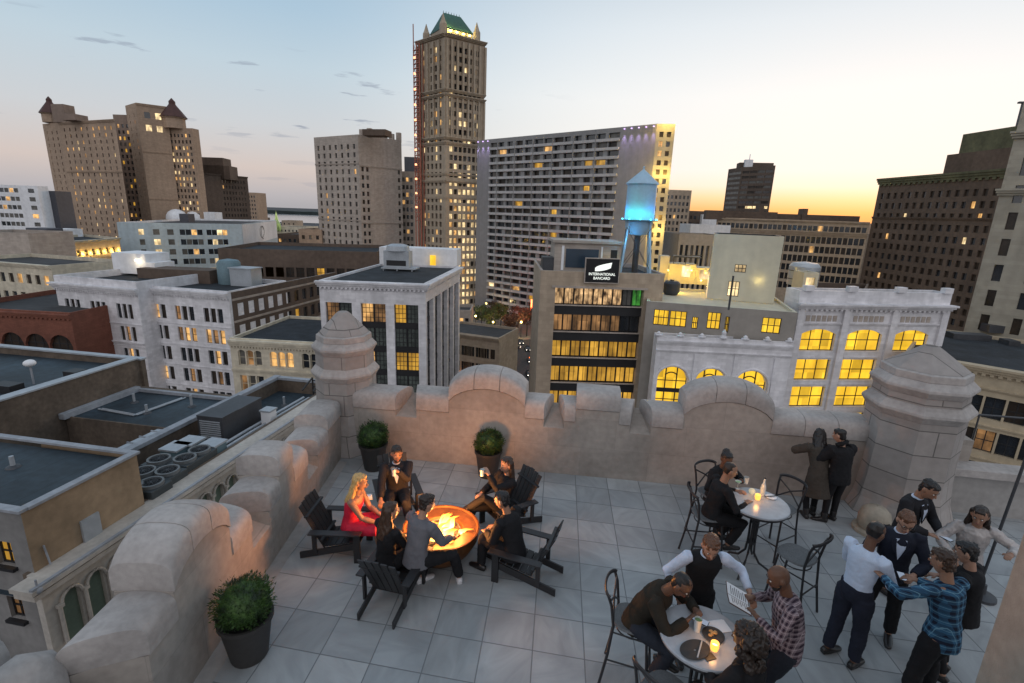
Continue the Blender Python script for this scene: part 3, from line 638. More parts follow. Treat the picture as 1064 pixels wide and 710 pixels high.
q = MB(); q.obox(Vector((c.x, c.y, z-1))-u*(LL*.36)-v*(L0*.34), u*LL*.72, v*L0*.68, (0, 0, 4)); b.part('attic', q, 'towerstone')
q = MB(); frus(q, c, LL*.37, L0*.36, z+3.1, 7.2, .55); b.part('copper_roof', q, 'copper')
q = MB()
for i in range(7): q.loft([Vector((c.x, c.y, z+10.2))+u*(LL*.2*(i/3-1)), Vector((c.x, c.y, z+11.6))+u*(LL*.2*(i/3-1))], [.25, .05], 5)
b.part('roof_cresting', q, 'copper')
for sx, sy in ((-1, -1), (1, -1), (1, 1), (-1, 1)):
    q = MB(); p = Vector((c.x, c.y, z-.5))+u*sx*LL*.42+v*sy*L0*.42; q.lathe([(1.6, 0), (1.6, 4), (1.1, 5), (.1, 8)], 8, p); b.part('corner_finial', q, 'towerstone')
for i in range(6):
    p = Vector((c.x, c.y, z+1.5))+u*LL*(-.4+.16*i)-v*(L0*.42); q = MB(); q.box(p.x-.5, p.x+.5, p.y-.5, p.y+.5, p.z, p.z+.5); b.part('roof_floodlight', q, 'lamp_y')
    Lt = bpy.data.lights.new('roof_floodlight_glow', 'POINT'); Lt.energy = 900 if i < 2 else 250; Lt.color = (1, .78, .2); o = bpy.data.objects.new('roof_floodlight_glow', Lt); o.location = p+Vector((0, 0, 1.5)); COL.objects.link(o)
# hoist scaffold on its left side
sc = thing('hoist_scaffold', 'red hoist scaffold with a string of orange lamps up the skyscraper', 'scaffold', (*b.Q[0], ZS))
p0 = atd(433, 44, 241); O = Vector((p0.x, p0.y, 0)); uu = ud(b.Q[0], b.Q[1])[0]; nn = Vector((uu.y, -uu.x, 0)); q = MB(); zt = z-1.5
O = Vector((*b.Q[0], 0))+nn*.5
for a in (0, 2.1, 4.2):
    for d in (0, 1.8): q.bar(O+uu*a+nn*d+Vector((0, 0, ZS)), O+uu*a+nn*d+Vector((0, 0, zt)), .4, .4)
zz = 0.0
while zz < zt-2:
    q.bar(O+Vector((0, 0, zz))+nn*1.8, O+uu*4.2+Vector((0, 0, zz))+nn*1.8, .8, .3); q.bar(O+Vector((0, 0, zz))+nn*1.8, O+uu*2.1+Vector((0, 0, zz+3.6))+nn*1.8, .12, .12)
    q.bar(O+uu*4.2+Vector((0, 0, zz))+nn*1.8, O+uu*2.1+Vector((0, 0, zz+3.6))+nn*1.8, .12, .12); zz += 1.8
q.bar(O+nn*1.8+Vector((0, 0, zt)), O+nn*1.8+Vector((0, 0, zt+8)), .35, .35)
q.xform(Matrix.Translation(-Vector((*b.Q[0], ZS)))); q.build('frame', M['redframe'], sc, fixn=False)
zz = 6.0
while zz < zt:
    k = MB(); k.box(-.42, .42, -.3, .3, -.42, .42); o = k.build('lamp', M['lamp_or'], sc); o.location = O+uu*1.2+nn*2.2+Vector((0, 0, zz))-Vector((*b.Q[0], ZS)); zz += 6.3
# --- apartment slab
b = Bldg('apartment_slab', 'wide concrete apartment slab with stacked balcony rows and violet top lights', [(496, 146, 232), (683, 125, 178), (702, 129)], 'concrete', par=.8)
L = b.L(0); z = b.z; fl = 2.95; rr = []; rows = 37
for r in range(rows):
    zt = z-1.6-r*fl
    for k in range(13):
        if .09+.06*k > .84: continue
        x0 = L*(.095+.0575*k); rr.append((x0, x0+L*.0575*random.choice((.62, .74, .86, .93)), zt-1.75, zt))
b.face(0, rr, lambda k, r: random.choice(('litw', 'litp', 'lita')) if random.random() < .035 else random.choice(('glass', 'glass', 'glass3', 'glass2', 'glass')), .9)
L1 = b.L(1); b.face(1, grid(L1, z-2.4, fl, 36, 2, L1*.22, 1.7, L1*.1), picker(.12, ('lita', 'litw'), ('glass', 'glass3')), .6); b.finish()
u, LL = ud(b.Q[0], b.Q[1]); n = Vector((u.y, -u.x, 0)); O = Vector((*b.Q[0], 0))
for r in range(rows):
    q = MB(); zt = z-1.6-r*fl-1.8
    q.obox(O+u*L*.092+n*.01+Vector((0, 0, zt-1.0)), u*L*.748, n*.5, (0, 0, .95)); b.part('balcony', q, M['balcony'] if 'balcony' in M else M.setdefault('balcony', surf('balcony_front', (.44, .44, .44), .7, .1, .1, .1, 1)), fixn=False)
q = MB()
for k in range(1, 13, 2): q.obox(O+u*(L*(.095+.0575*k)-.4)+n*.02+Vector((0, 0, z-1.6-rows*fl)), u*.35, n*.55, (0, 0, rows*fl)); 
b.part('divider', q, 'concrete', fixn=False)
for (a, e, N) in ((.01, .08, 3), (.86, .99, 5)):
    for i in range(N):
        p = O+u*(L*(a+(e-a)*i/(N-1)))+n*.4+Vector((0, 0, z-.7)); k = MB(); k.box(p.x-.25, p.x+.25, p.y-.15, p.y+.15, p.z-.2, p.z+.1); b.part('crown_lamp', k, 'lamp_pu')
        Lt = bpy.data.lights.new('crown_glow', 'SPOT'); Lt.energy = 2500; Lt.spot_size = .7; Lt.spot_blend = .8; Lt.color = (.62, .45, 1); o = bpy.data.objects.new('crown_glow', Lt); o.location = p+n*.5; o.rotation_euler = Vector(n*.1+Vector((0, 0, 1))).to_track_quat('Z', 'Y').to_euler(); COL.objects.link(o)
u1, _ = ud(b.Q[1], b.Q[2]); n1 = Vector((u1.y, -u1.x, 0))
for zz in (z+1.0, z-16, z-34, z-52, z-70):     # yellow wash on the end wall
    for fx in (.3, .8):
        Lt = bpy.data.lights.new('end_wall_glow', 'POINT'); Lt.energy = 2600; Lt.color = (1, .62, .12); Lt.shadow_soft_size = .5; o = bpy.data.objects.new('end_wall_glow', Lt); o.location = Vector((*b.Q[1], zz))+u1*L1*fx+n1*4; COL.objects.link(o)
q = MB(); p0 = atd(586, 133, 222); p1 = atd(622, 133, 214); q.obox((p0.x, p0.y, z-.8), (p1-p0)*Vector((1, 1, 0)), (-2, 10, 0), (0, 0, 3.4)); b.part('penthouse', q, 'concrete')
# --- tan grid block and neighbours behind the slab's right end
b = Bldg('tan_grid_building', 'tan stone block with a regular window grid behind the slab', [(688, 197, 300), (719, 197, 300)], 'tan', back=30)
b.face(0, grid(b.L(0), b.z-3, 3.6, 20, 7, 1.3, 2, .5), picker(.03)); b.finish()
b = Bldg('brown_block', 'low brown block with long flat roof right of the tan grid building', [(712, 219, 330), (750, 216, 330)], 'brown', back=20); b.face(0, grid(b.L(0), b.z-3, 4, 12, 9, 1.6, 2.1, .5), picker(0)); b.finish()
b = Bldg('white_roof_block', 'white rooftop block behind the yellow lit terrace', [(718, 233, 210), (760, 231, 210)], 'whitep', back=14, cat='building'); b.finish()
q = MB(); p = atz(738, 232, b.z); q.box(p.x-5, p.x+5, p.y, p.y+6, b.z-1, b.z+5); b.part('penthouse', q, 'whitep')
b = Bldg('column_building', 'dark low building with tall narrow windows behind the cream box', [(706, 243, 190), (752, 247, 190)], 'greypl', back=20)
L = b.L(0); b.face(0, grid(L, b.z-4, 14, 2, 8, 1.1, 11, .4), picker(0), .5); b.finish()
# --- dark office tower
b = Bldg('dark_office_tower', 'dark banded office tower standing against the sunset sky', [(757, 176, 440), (772, 167, 420), (806, 172)], 'brown', par=1)
L = b.L(1); b.face(0, [(.6, b.L(0)-.6, b.z-3-3.8*r-2, b.z-3-3.8*r) for r in range(14)], picker(.05, ('litd',), ('glass2',)))
b.face(1, [(1+(L-2)*k/4, 1+(L-2)*(k+1)/4-.4, b.z-3-3.8*r-1.9, b.z-3-3.8*r) for r in range(14) for k in range(4)], lambda k, r: 'litp' if 24 <= k < 40 and random.random() < .4 else random.choice(('glass2', 'glass', 'glass3'))); b.finish()
q = MB(); p = atd(788, 168, 432); q.box(p.x-14, p.x+12, p.y, p.y+10, b.z-1, b.z+5); b.part('penthouse', q, 'brown')
q = MB(); p = atd(779, 165, 430); q.box(p.x-3, p.x+3, p.y, p.y+5, b.z, b.z+7); q.bar((p.x, p.y, b.z+6.9), (p.x, p.y, b.z+11), .5, .5); b.part('roof_plant', q, 'whitep')
# --- long stone building
b = Bldg('long_stone_building', 'long stone office block with close vertical windows below the sunset', [(745, 226, 235), (905, 227, 205)], 'tan', back=30, par=1)
L = b.L(0); rr = grid(L, b.z-2.2, 3.5, 1, 30, 1.5, 2.1, .5)
for k in range(30):
    x = .5+(L-1)/30*(k+.5)
    for r in range(6): rr.append((x-.75, x+.75, b.z-6.6-3.9*r-2.7, b.z-6.6-3.9*r))
b.face(0, rr, picker(.02, ('litw',), ('glass', 'glass3', 'glass')), .5)
for k in (1, 5.2, 6): cornice(b.trim, *b.Q[:2], b.z-k, .7, .6)
b.finish()
for (px, w, h) in ((770, 30, 3), (850, 34, 2.5), (790, 2, 6), (836, 2, 5)):
    q = MB(); p = atd(px, 226, 232); q.box(p.x-w/2, p.x+w/2, p.y, p.y+6, b.z-1, b.z+h); b.part('penthouse', q, 'brown')
# --- big dark building right
b = Bldg('dark_brick_block', 'large dark brown office block with ornate top floors, right side', [(915, 186, 205), (1075, 168, 150)], 'brown', back=36, par=1)
L = b.L(0); b.face(0, grid(L, b.z-5.5, 3.7, 20, 17, 1.6, 2.1, 1.0), picker(.045, ('litp', 'litw'), ('glass', 'glass3', 'glass3')), .5)
M['greenedge'] = surf('green_tile_edge', (.10, .10, .055), .7, .3, .2, .2, 1)
b.finish()
cr = MB(); cornice(cr, *b.Q[:2], b.z-2.2, 2.2, 1.2, ext=.5, dent=2.2); b.part('cornice', cr, M['greenedge'])
cr = MB(); cornice(cr, *b.Q[:2], b.z-15, .8, .6); b.part('band', cr, 'brown')
u, LL = ud(*b.Q[:2]); q = MB(); q.obox(Vector((*b.Q[0], b.z-1))+u*LL*.50+Vector((0, 1, 0)), u*LL*.5, Vector((-u.y, u.x, 0))*14, (0, 0, 7)); b.part('setback', q, M['brown'])
q = MB(); q.obox(Vector((*b.Q[0], b.z+5.9))+u*LL*.60+Vector((0, 3, 0)), u*LL*.4, Vector((-u.y, u.x, 0))*10, (0, 0, 6)); b.part('setback', q, M['greenedge'])
q = MB(); p = Vector((*b.Q[0], b.z+11))+u*LL*.93+Vector((0, 5, 0)); q.bar(p, p+Vector((0, 0, 7)), .5, .5); q.box(p.x-1.2, p.x+1.2, p.y-.4, p.y+.4, p.z+7.01, p.z+7.5); b.part('mast', q, 'metal_dark')
# --- tall pale tower at the right edge
M['palestone'] = surf('pale_tower_stone', (.37, .335, .27), .8, .1, .06, .1, .8, brick=(1.5, .6, .02, .85), streak=.15)
b = Bldg('pale_corner_tower', 'tall pale stone tower cropped by the right edge of the photo', [(1066, 98, 82), (1180, 70, 74)], 'palestone', back=26)
L = b.L(0); b.face(0, [(x, x+1.1, b.z-5-4.0*r-2.6, b.z-5-4.0*r) for r in range(14) for x in (1.6, 5.4, 9.2, 13)], picker(0, (), ('glass', 'glass3')), .4)
for k in (6.2, 14.5): cornice(b.trim, *b.Q[:2], b.z-k, 1, .9, ext=.5)
b.finish()
# left flank of the same tower faces the terrace
# --- building with sign and water tower
b = Bldg('sign_building', 'tan office building with wide glowing window bands and a rooftop signboard', [(562, 281, 68), (691, 285)], 'tan', back=15, roofmat='roof_dark', par=.7)
L = b.L(0); z = b.z; x0, x1 = L*.125, L*.845
b.face(0, [(x0, x1, ZS+5, z-2.3)], lambda k, r: None, 1.2); b.finish(coping='greytower')
u, LL = ud(*b.Q[:2]); n = Vector((u.y, -u.x, 0)); O = Vector((*b.Q[0], 0))
q = MB(); q.quad(O+u*x0-n*1.2+Vector((0, 0, ZS+5)), O+u*x1-n*1.2+Vector((0, 0, ZS+5)), O+u*x1-n*1.2+Vector((0, 0, z-2.3)), O+u*x0-n*1.2+Vector((0, 0, z-2.3))); b.part('bay_back', q, 'frame', fixn=False)
M['litshop'] = lit('lit_busy_room', (1, .66, .32), 1.0, (.25, .10, .04), 1.6, .1, 1.5)
zt = z-2.3; fh = 3.75
for r in range(6):
    for k in range(9):
        a = x0+(x1-x0)*k/9+.05; c_ = x0+(x1-x0)*(k+1)/9-.05
        key = ['litshop', 'litd', 'lita', 'lita', 'lita', 'lita'][r]
        if r == 0 and k == 8: key = 'lamp_green_room'
        if r == 0 and k == 7: key = 'glass2'
        if r == 1 and k > 6: key = 'glass'
        if key == 'lamp_green_room' and key not in M: M[key] = lit('green_lit_room', (.15, .8, .1), .5, (.01, .05, .02), 1.2, .0, 1.4)
        b.window((O, u, n, (a, c_, zt-fh*r-2.35, zt-fh*r, 0), key, 1.1, (2, 1, .06, 'frame')))
    q = MB(); q.obox(O+u*x0-n*.9+Vector((0, 0, zt-fh*r-fh)), u*(x1-x0), n*.45, (0, 0, 1.3)); b.part('spandrel', q, 'frame', fixn=False)
    q = MB(); q.obox(O+u*(x0+.02)-n*.44+Vector((0, 0, zt-fh*r-2.5)), u*(x1-x0-.04), n*.2, (0, 0, .16)); b.part('sill', q, 'greytower', fixn=False)
cr = MB(); cr.obox(O+u*(x0-.5)+n*.004+Vector((0, 0, z-2.28)), u*(x1-x0+1), n*.12, (0, 0, .3)); b.part('lintel', cr, 'greytower')
sb = b
# signboard
sg = thing('signboard', 'black rooftop signboard with a white swoosh and two lines of lettering', 'sign', (0, 0, 0)); c0 = O+u*L*.355+n*.25+Vector((0, 0, z-1.35)); sg.location = c0
sg.rotation_euler = (0, 0, math.atan2(u.y, u.x)); sw, sh = L*.265, 3.15
q = MB(); q.box(0, sw, -.12, .12, 0, sh); q.build('board', surf('black_signboard', (.012, .012, .014), .35), sg)
q = MB(); q.box(-.12, sw+.12, -.16, .16, -.12, 0); q.box(-.12, sw+.12, -.16, .16, sh, sh+.12); q.box(-.12, -.002, -.16, .16, 0, sh); q.box(sw+.002, sw+.12, -.16, .16, 0, sh); q.build('frame', M['greytower'], sg)
M['signwhite'] = glow('sign_white_light', (.95, 1, .93), 1.1)
q = MB(); N = 12; top = []; bot = []
for i in range(N+1):
    t = i/N; top.append((sw*(.28+.5*t), -.14, 1.95+.75*t**.6)); bot.append((sw*(.28+.5*t-.03*t), -.14, 1.5+.45*t**2.2))
for i in range(N): q.quad(bot[i], bot[i+1], top[i+1], top[i])
q.build('swoosh', M['signwhite'], sg, fixn=False)
def text(s, size, parent, loc, rot, mat, al='CENTER', name='lettering', wid=None):
    c = bpy.data.curves.new(name, 'FONT'); c.body = s; c.size = size; c.align_x = al; c.extrude = .01; c.offset = .012*size
    o = bpy.data.objects.new('t', c); COL.objects.link(o); dg = bpy.context.evaluated_depsgraph_get(); me = bpy.data.meshes.new_from_object(o.evaluated_get(dg)); bpy.data.objects.remove(o)
    me.materials.clear(); me.materials.append(mat); o = bpy.data.objects.new(name, me); COL.objects.link(o); o.parent = parent; o.location = loc; o.rotation_euler = rot
    if wid:
        w = max(v.co.x for v in me.vertices)-min(v.co.x for v in me.vertices); o.scale = (wid/w, 1, 1)
    return o
text('INTERNATIONAL', .5, sg, (sw/2, -.15, .95), (PI/2, 0, 0), M['signwhite'], wid=sw*.8)
text('BANCARD', .5, sg, (sw/2, -.15, .4), (PI/2, 0, 0), M['signwhite'], wid=sw*.5)
# roof structures
def on(px, py, zz): return atz(px, py, zz)
zr = z-.7
q = MB(); base = O+u*L*.12-n*3+Vector((0, 0, zr)); q.obox(base, u*L*.55, -n*6, (0, 0, 4.3)); q.obox(base+n*.4-u*.3+Vector((0, 0, 4.302)), u*(L*.55+.6), -n*6.8, (0, 0, .35)); b.part('penthouse', q, 'greytower')
q = MB(); q.obox(base+u*1.6+n*.003+Vector((0, 0, .9)), u*4.6, n*.08, (0, 0, 2.6)); b.part('penthouse_window', q, surf('blue_glass', (.03, .05, .075), .2, spec=.8))
q = MB(); q.obox(base+u*1.0+n*.003+Vector((0, 0, .5)), u*.35, n*.1, (0, 0, 3.4)); q.obox(base+u*6.5+n*.003+Vector((0, 0, .5)), u*.25, n*.1, (0, 0, 3.4)); b.part('column', q, 'whitep')
q = MB(); q.obox(base+u*7.9+n*.003+Vector((0, 0, 2.2)), u*.9, n*.06, (0, 0, 1.3)); b.part('vent_opening', q, 'frame')
q = MB(); q.obox(base+u*6.9+n*.9+Vector((0, 0, 0)), u*2.2, -n*.7, (0, 0, 2.0)); b.part('lit_kiosk', q, lit('lit_yellow_kiosk', (1, .75, .03), 1.3, (1, .6, .02), 1, .7, 1.1))
q = MB(); q.obox(O+u*.4-n*3+Vector((0, 0, zr)), u*1.6, -n*3, (0, 0, 2.2)); b.part('roof_plant', q, 'metal_dark')
# water tower
cw = atd(660, 273, 71.5); cw.z = zr
M['tankblue'] = surf('pale_blue_tank', (.34, .50, .62), .5, .08, .4, .06, 3)
wt = thing('water_tower', 'pale blue water tower with conical roof lit cyan from below', 'water tower', cw)
zt0 = 7.7; R_ = 1.98
q = MB(); q.lathe([(R_, 0), (R_, 4.7)], 28, (0, 0, zt0)); q.build('tank', M['tankblue'], wt, smooth=30)
q = MB(); q.lathe([(R_*1.14, 4.702), (R_*1.1, 4.85), (.15, 6.6), (.1, 6.8)], 28, (0, 0, zt0)); q.ball((0, 0, zt0+6.9), .15); q.build('conical_roof', M['tankblue'], wt, smooth=30)
q = MB(); q.lathe([(.25, -2.15), (1.25, -1.95), (1.75, -1.2), (R_*.97, -.002)], 28, (0, 0, zt0)); q.build('tank_bottom', M['tankblue'], wt, smooth=True)
q = MB(); q.lathe([(R_+.02, -.12), (R_+.55, -.12), (R_+.55, 0), (R_+.02, 0)], 28, (0, 0, zt0), cap=False); q.build('catwalk', M['metal_dark'], wt)
q = MB(); q.loft([(0, 0, -.2), (0, 0, zt0-2)], [.42, .42], 12); q.build('riser_pipe', M['metal_dark'], wt, smooth=40)
for i in range(4):
    a = PI/4+i*PI/2; q = MB(); q.loft([(2.9*math.cos(a), 2.9*math.sin(a), -.1), (R_*.98*math.cos(a), R_*.98*math.sin(a), zt0+.1)], [.16, .14], 6); q.build('leg', M['tankblue'], wt)
    q = MB(); a2 = a+PI/2
    q.tube([(2.75*math.cos(a), 2.75*math.sin(a), 1), (2.3*math.cos(a2), 2.3*math.sin(a2), zt0-1)], .035, 5); q.tube([(2.75*math.cos(a2), 2.75*math.sin(a2), 1), (2.3*math.cos(a), 2.3*math.sin(a), zt0-1)], .035, 5); q.build('cross_brace', M['metal_dark'], wt)
for i in range(10):
    a = 2*PI*i/10+.3; p = Vector(((R_+.42)*math.cos(a), (R_+.42)*math.sin(a), zt0+.03)); k = MB(); k.box(-.1, .1, -.1, .1, 0, .16); o = k.build('spotlight', glow('cyan_lamp', (.1, .75, 1), 4) if i == 0 else bpy.data.materials['cyan_lamp'], wt); o.location = p
    Lt = bpy.data.lights.new('tank_glow', 'POINT'); Lt.energy = 85; Lt.shadow_soft_size = .1; Lt.color = (.02, .42, 1) if i not in (6, 7) else (.02, .9, .8); o = bpy.data.objects.new('tank_glow', Lt); o.location = cw+p+Vector((.5*math.cos(a), .5*math.sin(a), .7)); COL.objects.link(o)
Lt = bpy.data.lights.new('tank_glow', 'POINT'); Lt.energy = 90; Lt.color = (.05, .5, 1); o = bpy.data.objects.new('tank_glow', Lt); o.location = cw+Vector((-1.2, -2.6, zt0-2.4)); COL.objects.link(o)
# --- arcade front (white, arched, yellow lit)
b = Bldg('arcade_building', 'white stone front with big round arched yellow windows and finials', [(683, 349, 62), (825, 356)], 'white', back=2, roofmat='roof_dark', par=.5)
L = b.L(0); aw = L*.235
rr = [(L*f-aw/2, L*f+aw/2, b.z-12, b.z-4.0, 1.65) for f in (.145, .435, .735)]
b.face(0, rr, lambda k, r: 'lity', .6, mull=None)
for w_ in b.wins[:]:
    pass
ww = b.wins; b.wins = []; cornice(b.trim, *b.Q[:2], b.z-1.0, .5, .3); cornice(b.trim, *b.Q[:2], b.z-2.0, .25, .2); 
u, LL = ud(*b.Q[:2]); n = Vector((u.y, -u.x, 0)); O = Vector((*b.Q[0], 0))
for k in range(7):
    p = O+u*(LL*(k/6)*.96+.2)-n*.2+Vector((0, 0, b.z)); s_ = 1.5 if k in (3,) else .7
    b.trim.lathe([(.45, 0), (.5, .15), (.25, .3*s_), (.3, .5*s_), (.08, .8*s_)], 8, p)
for f in (.145, .435, .735):   # hood moulds
    c = O+u*(L*f)+n*.004; w = aw/2+.25; rise = 1.8; R = (w*w+rise*rise)/(2*rise); pts = []
    for i in range(13):
        x = -w+2*w*i/12; pts.append(c+u*x+n*.14+Vector((0, 0, b.z-4.0+.22-rise+math.sqrt(max(0, R*R-x*x))-(R-rise))))
    b.trim.loft([pts[0]-Vector((0, 0, 5))]+pts+[pts[-1]-Vector((0, 0, 5))], [.16]*15, 6)
for f in (0, .29, .585, .88): b.trim.obox(O+u*(L*f)+n*.004+Vector((0, 0, b.zb)), u*.55, n*.2, (0, 0, b.z-2.1-b.zb))
b.finish(coping='white')
for wv in ww:
    O_, u_, n_, r, key, dep, _ = wv; a, c, v0, v1 = r[:4]; P = lambda x, zz, k: O_+u_*x+Vector((0, 0, zz))-n_*k
    fr = MB(); t = .14
    def bar(x0, x1, z0, z1, k=.1): fr.obox(P(x0, z0, dep-.012), u_*(x1-x0), n_*k, (0, 0, z1-z0))
    for f in (0, .32, .68, 1): x = a+(c-a)*f; bar(max(a, x-t/2), min(c, x+t/2), v0, v1)
    bar(a, c, v1-3.6, v1-3.05, .13); bar(a, c, v0, v0+t)
    for zz in (v1-2.0, v1-4.6, v1-6): bar(a, c, zz-.05, zz+.05, .08)
    for i in range(10):
        x = -.5+i/9.; bar(a+(c-a)*(.5+x*.36)-.1, a+(c-a)*(.5+x*.36)+.1, v1-.95-.3*abs(2*x)**2, v1-.82-.3*abs(2*x)**2, .09)
    fr.xform(Matrix.Translation(-b.org)); f = fr.build('window', M['frame'], b.root, fixn=False)
    q = MB(); q.quad(P(a, v0, dep-.01), P(c, v0, dep-.01), P(c, v1, dep-.01), P(a, v1, dep-.01)); q.xform(Matrix.Translation(-b.org)); q.build('pane', M['lity'], f, fixn=False)
# --- lower grey building with lit windows behind the arcade, and the cream box with yellow patio
b = Bldg('patio_building', 'grey rendered building with amber windows under a glowing yellow roof patio', [(672, 313, 66), (829, 325)], 'greypl', back=16, roofmat='creampl', par=.35)
L = b.L(0); b.face(0, [(L*.06, L*.17-.05, b.z-3.1, b.z-1.0), (L*.17+.05, L*.29, b.z-3.1, b.z-1.0), (L*.33, L*.37, b.z-3.2, b.z-1.6), (L*.43, L*.52, b.z-3.0, b.z-.8), (L*.55, L*.58, b.z-3.3, b.z-1.2), (L*.79, L*.91, b.z-2.9, b.z-.9)], lambda k, r: 'lity', .25, mull=(3, 2, .1, 'frame')); b.finish(coping='creampl')
zp = b.z-.3; pb = b
cb = Bldg('cream_box_building', 'plain cream rendered rooftop box with two lit windows', [(743, 243, 72), (815, 247, 69)], 'creampl', back=8, zb=zp, roofmat='roof_far', par=.3)
L = cb.L(0); H_ = cb.z-cb.zb
cb.face(0, [(L*.36, L*.53, zp+H_*.44, zp+H_*.56), (L*.30, L*.47, zp+.6, zp+H_*.30)], lambda k, r: 'litp', .25, mull=(3, 2, .09, 'frame'))
cb.finish(coping='frame')
# end wall of glazed doors on its left (west) face
A = Vector((*cb.Q[0], zp)); dl = Vector((cb.Q[3][0]-cb.Q[0][0], cb.Q[3][1]-cb.Q[0][1], 0)).normalized(); nl = Vector((-dl.y, dl.x, 0)); nl = nl if nl.x < 0 else -nl
for k in range(5):
    q = MB(); q.obox(A+dl*(.5+1.4*k)+nl*.003+Vector((0, 0, .1)), dl*1.15, nl*.06, (0, 0, 2.6)); cb.part('glazed_door', q, 'litp')
# patio walls, canopy and lamps
q = MB()
a0 = atz(690, 300, zp); a1 = atz(742, 312, zp)
pw_ = thing('patio_pavilion', 'yellow lit rooftop pavilion of pale walls with a dark flat awning', 'pavilion', atz(712, 297, zp))
q = MB(); q.box(-2.6, 1.9, 2.6, 6, 0, 3.4); q.box(-4.2, -2.62, 3.2, 6, 0, 4.6); q.build('wall', M['creampl'], pw_)
q = MB(); q.box(-.4, 1.0, 2.5, 2.59, 1.2, 3.1); q.build('window', M['litp'], pw_)
q = MB(); q.box(2.6, 4.4, 2.5, 2.59, 1.0, 2.4); q.build('window', M['litp'], pw_)
q = MB(); q.box(1.92, 5.0, 2.6, 6, 0, 2.9); q.build('side_wall', M['creampl'], pw_)
q = MB(); q.box(-2.2, 2.3, 1.2, 4.0, 4.6, 4.8); q.bar((-2.2, 1.3, 4.81), (2.3, 1.3, 5.1), .1, .1); [q.bar((x, 2.55, 3.4), (x, 2.55, 4.6), .1, .1) for x in (-2, 0, 2)]; q.build('awning', M['metal_dark'], pw_)
for (dx, dy, dz, e) in ((-3, .6, 2.4, 260), (.8, .4, 2.6, 260), (4, .2, 2.2, 280), (1.5, -5, 1.6, 420), (-2.5, -9, 1.2, 260), (1.8, -10.5, 1.2, 260), (7.5, -12.2, 1.1, 170), (13.5, -12.2, 1.1, 170)):  # globes out along the deck are added to spread yellow light over it
    p = pw_.location+Vector((dx, dy, dz)); q = MB(); q.ball((dx, dy, dz), .14); q.build('lamp_and_fill_globe', M['lamp_y'], pw_)
    Lt = bpy.data.lights.new('patio_glow', 'POINT'); Lt.energy = e; Lt.color = (1, .60, .04); Lt.shadow_soft_size = .1; o = bpy.data.objects.new('patio_glow', Lt); o.location = p-Vector((0, 0, .35)); COL.objects.link(o)
p = Vector((*cb.Q[0], zp))+ud(cb.Q[0], cb.Q[1])[0]*(ud(cb.Q[0], cb.Q[1])[1]*.72)+Vector((0, -.6, 3.1))
Lt = bpy.data.lights.new('wall_glow', 'POINT'); Lt.energy = 20; Lt.color = (1, .8, .3); o = bpy.data.objects.new('wall_glow', Lt); o.location = p; COL.objects.link(o)
tank = thing('round_planter', 'dark round tank on the corner of the yellow patio', 'tank', atz(697, 306, zp)); q = MB(); q.lathe([(.9, 0), (1.2, .4), (1.2, 1.7), (.9, 2.0)], 14); q.build('tank_body', M['metal_dark'], tank, smooth=40); q = MB(); q.lathe([(.3, 2.01), (.3, 2.2)], 10); q.build('cap', M['metal_dark'], tank)
# chimney pole and red railings
q = MB(); p = atz(757, 322, pb.z); q.bar(p, p+Vector((0, 0, 4.2)), .2, .2); pl = tag(q.build('flue_pole', M['metal_dark']), 'thin dark flue pole rising beside the cream box', 'pole')
q = MB(); p0 = atd(720, 348, 71); p1 = atd(763, 318, 73); q.bar(p0, p1, .5, .15); q.bar(p0+Vector((0, 0, .9)), p1+Vector((0, 0, .9)), .08, .08)
for i in range(7): q.bar(p0.lerp(p1, i/6), p0.lerp(p1, i/6)+Vector((0, 0, .9)), .06, .06)
tag(q.build('fire_escape', surf('rust_red_steel', (.12, .03, .02), .6)), 'rust red fire escape stair climbing above the white arcade', 'stairs')
# --- tank, lit hut and brown box right of cream building
t = thing('steel_tank', 'grey cylindrical steel tank right of the cream box', 'tank', atd(833, 296, 84)); v_ = t; t.scale = (.8, .8, .85); q = MB(); q.lathe([(2.9, 0), (2.9, 3.6), (2.4, 4.2), (.3, 4.5)], 20); q.build('tank_body', M['metal'], t, smooth=30); q = MB(); q.lathe([(2.95, 1.1), (2.95, 1.25)], 20); q.lathe([(2.95, 2.7), (2.95, 2.85)], 20); q.build('hoop', M['metal_dark'], t)
b = Bldg('lit_roof_hut', 'small cream roof hut with a bright doorway beside the tank', [(836, 283, 78), (851, 286, 78)], 'creampl', back=3, zb=zp-1, cat='hut'); L = b.L(0); b.face(0, [(L*.2, L*.8, b.z-2, b.z-.8)], lambda k, r: 'litp'); b.finish()
b = Bldg('brown_box_building', 'plain dark brown brick box behind the white right building', [(829, 300, 82), (843, 277, 92), (906, 279, 92)], 'brown', roofmat='roof_dark'); b.finish()
# --- white building right, yellow windows
b = Bldg('white_building', 'white terracotta building with bright yellow triple windows, right', [(832, 302, 66), (990, 305)], 'white', back=3, roofmat='roof_dark', par=1.5)
L = b.L(0); rr = []
for c_, f in enumerate((.165, .475, .79)):
    for r in range(6):
        zt = b.z-5.5-3.95*r if r else b.z-5.2; rr.append((L*f-L*.115, L*f+L*.115, zt-3.0 if r else zt-3.05, zt, .7 if r == 0 else 0))
b.face(0, rr, lambda k, r: 'lity', .45, mull=(3, 2, .11, 'frame'))
cornice(b.trim, *b.Q[:2], b.z-2.4, .8, 1.1, ext=.4, dent=.7); cornice(b.trim, *b.Q[:2], b.z-4.6, .3, .25)
u, LL = ud(*b.Q[:2]); n = Vector((u.y, -u.x, 0)); O = Vector((*b.Q[0], 0))
for f in (0, .30, .62, .955): b.trim.obox(O+u*LL*f+n*.005+Vector((0, 0, b.zb)), u*LL*.045, n*.35, (0, 0, b.z-2.45-b.zb))
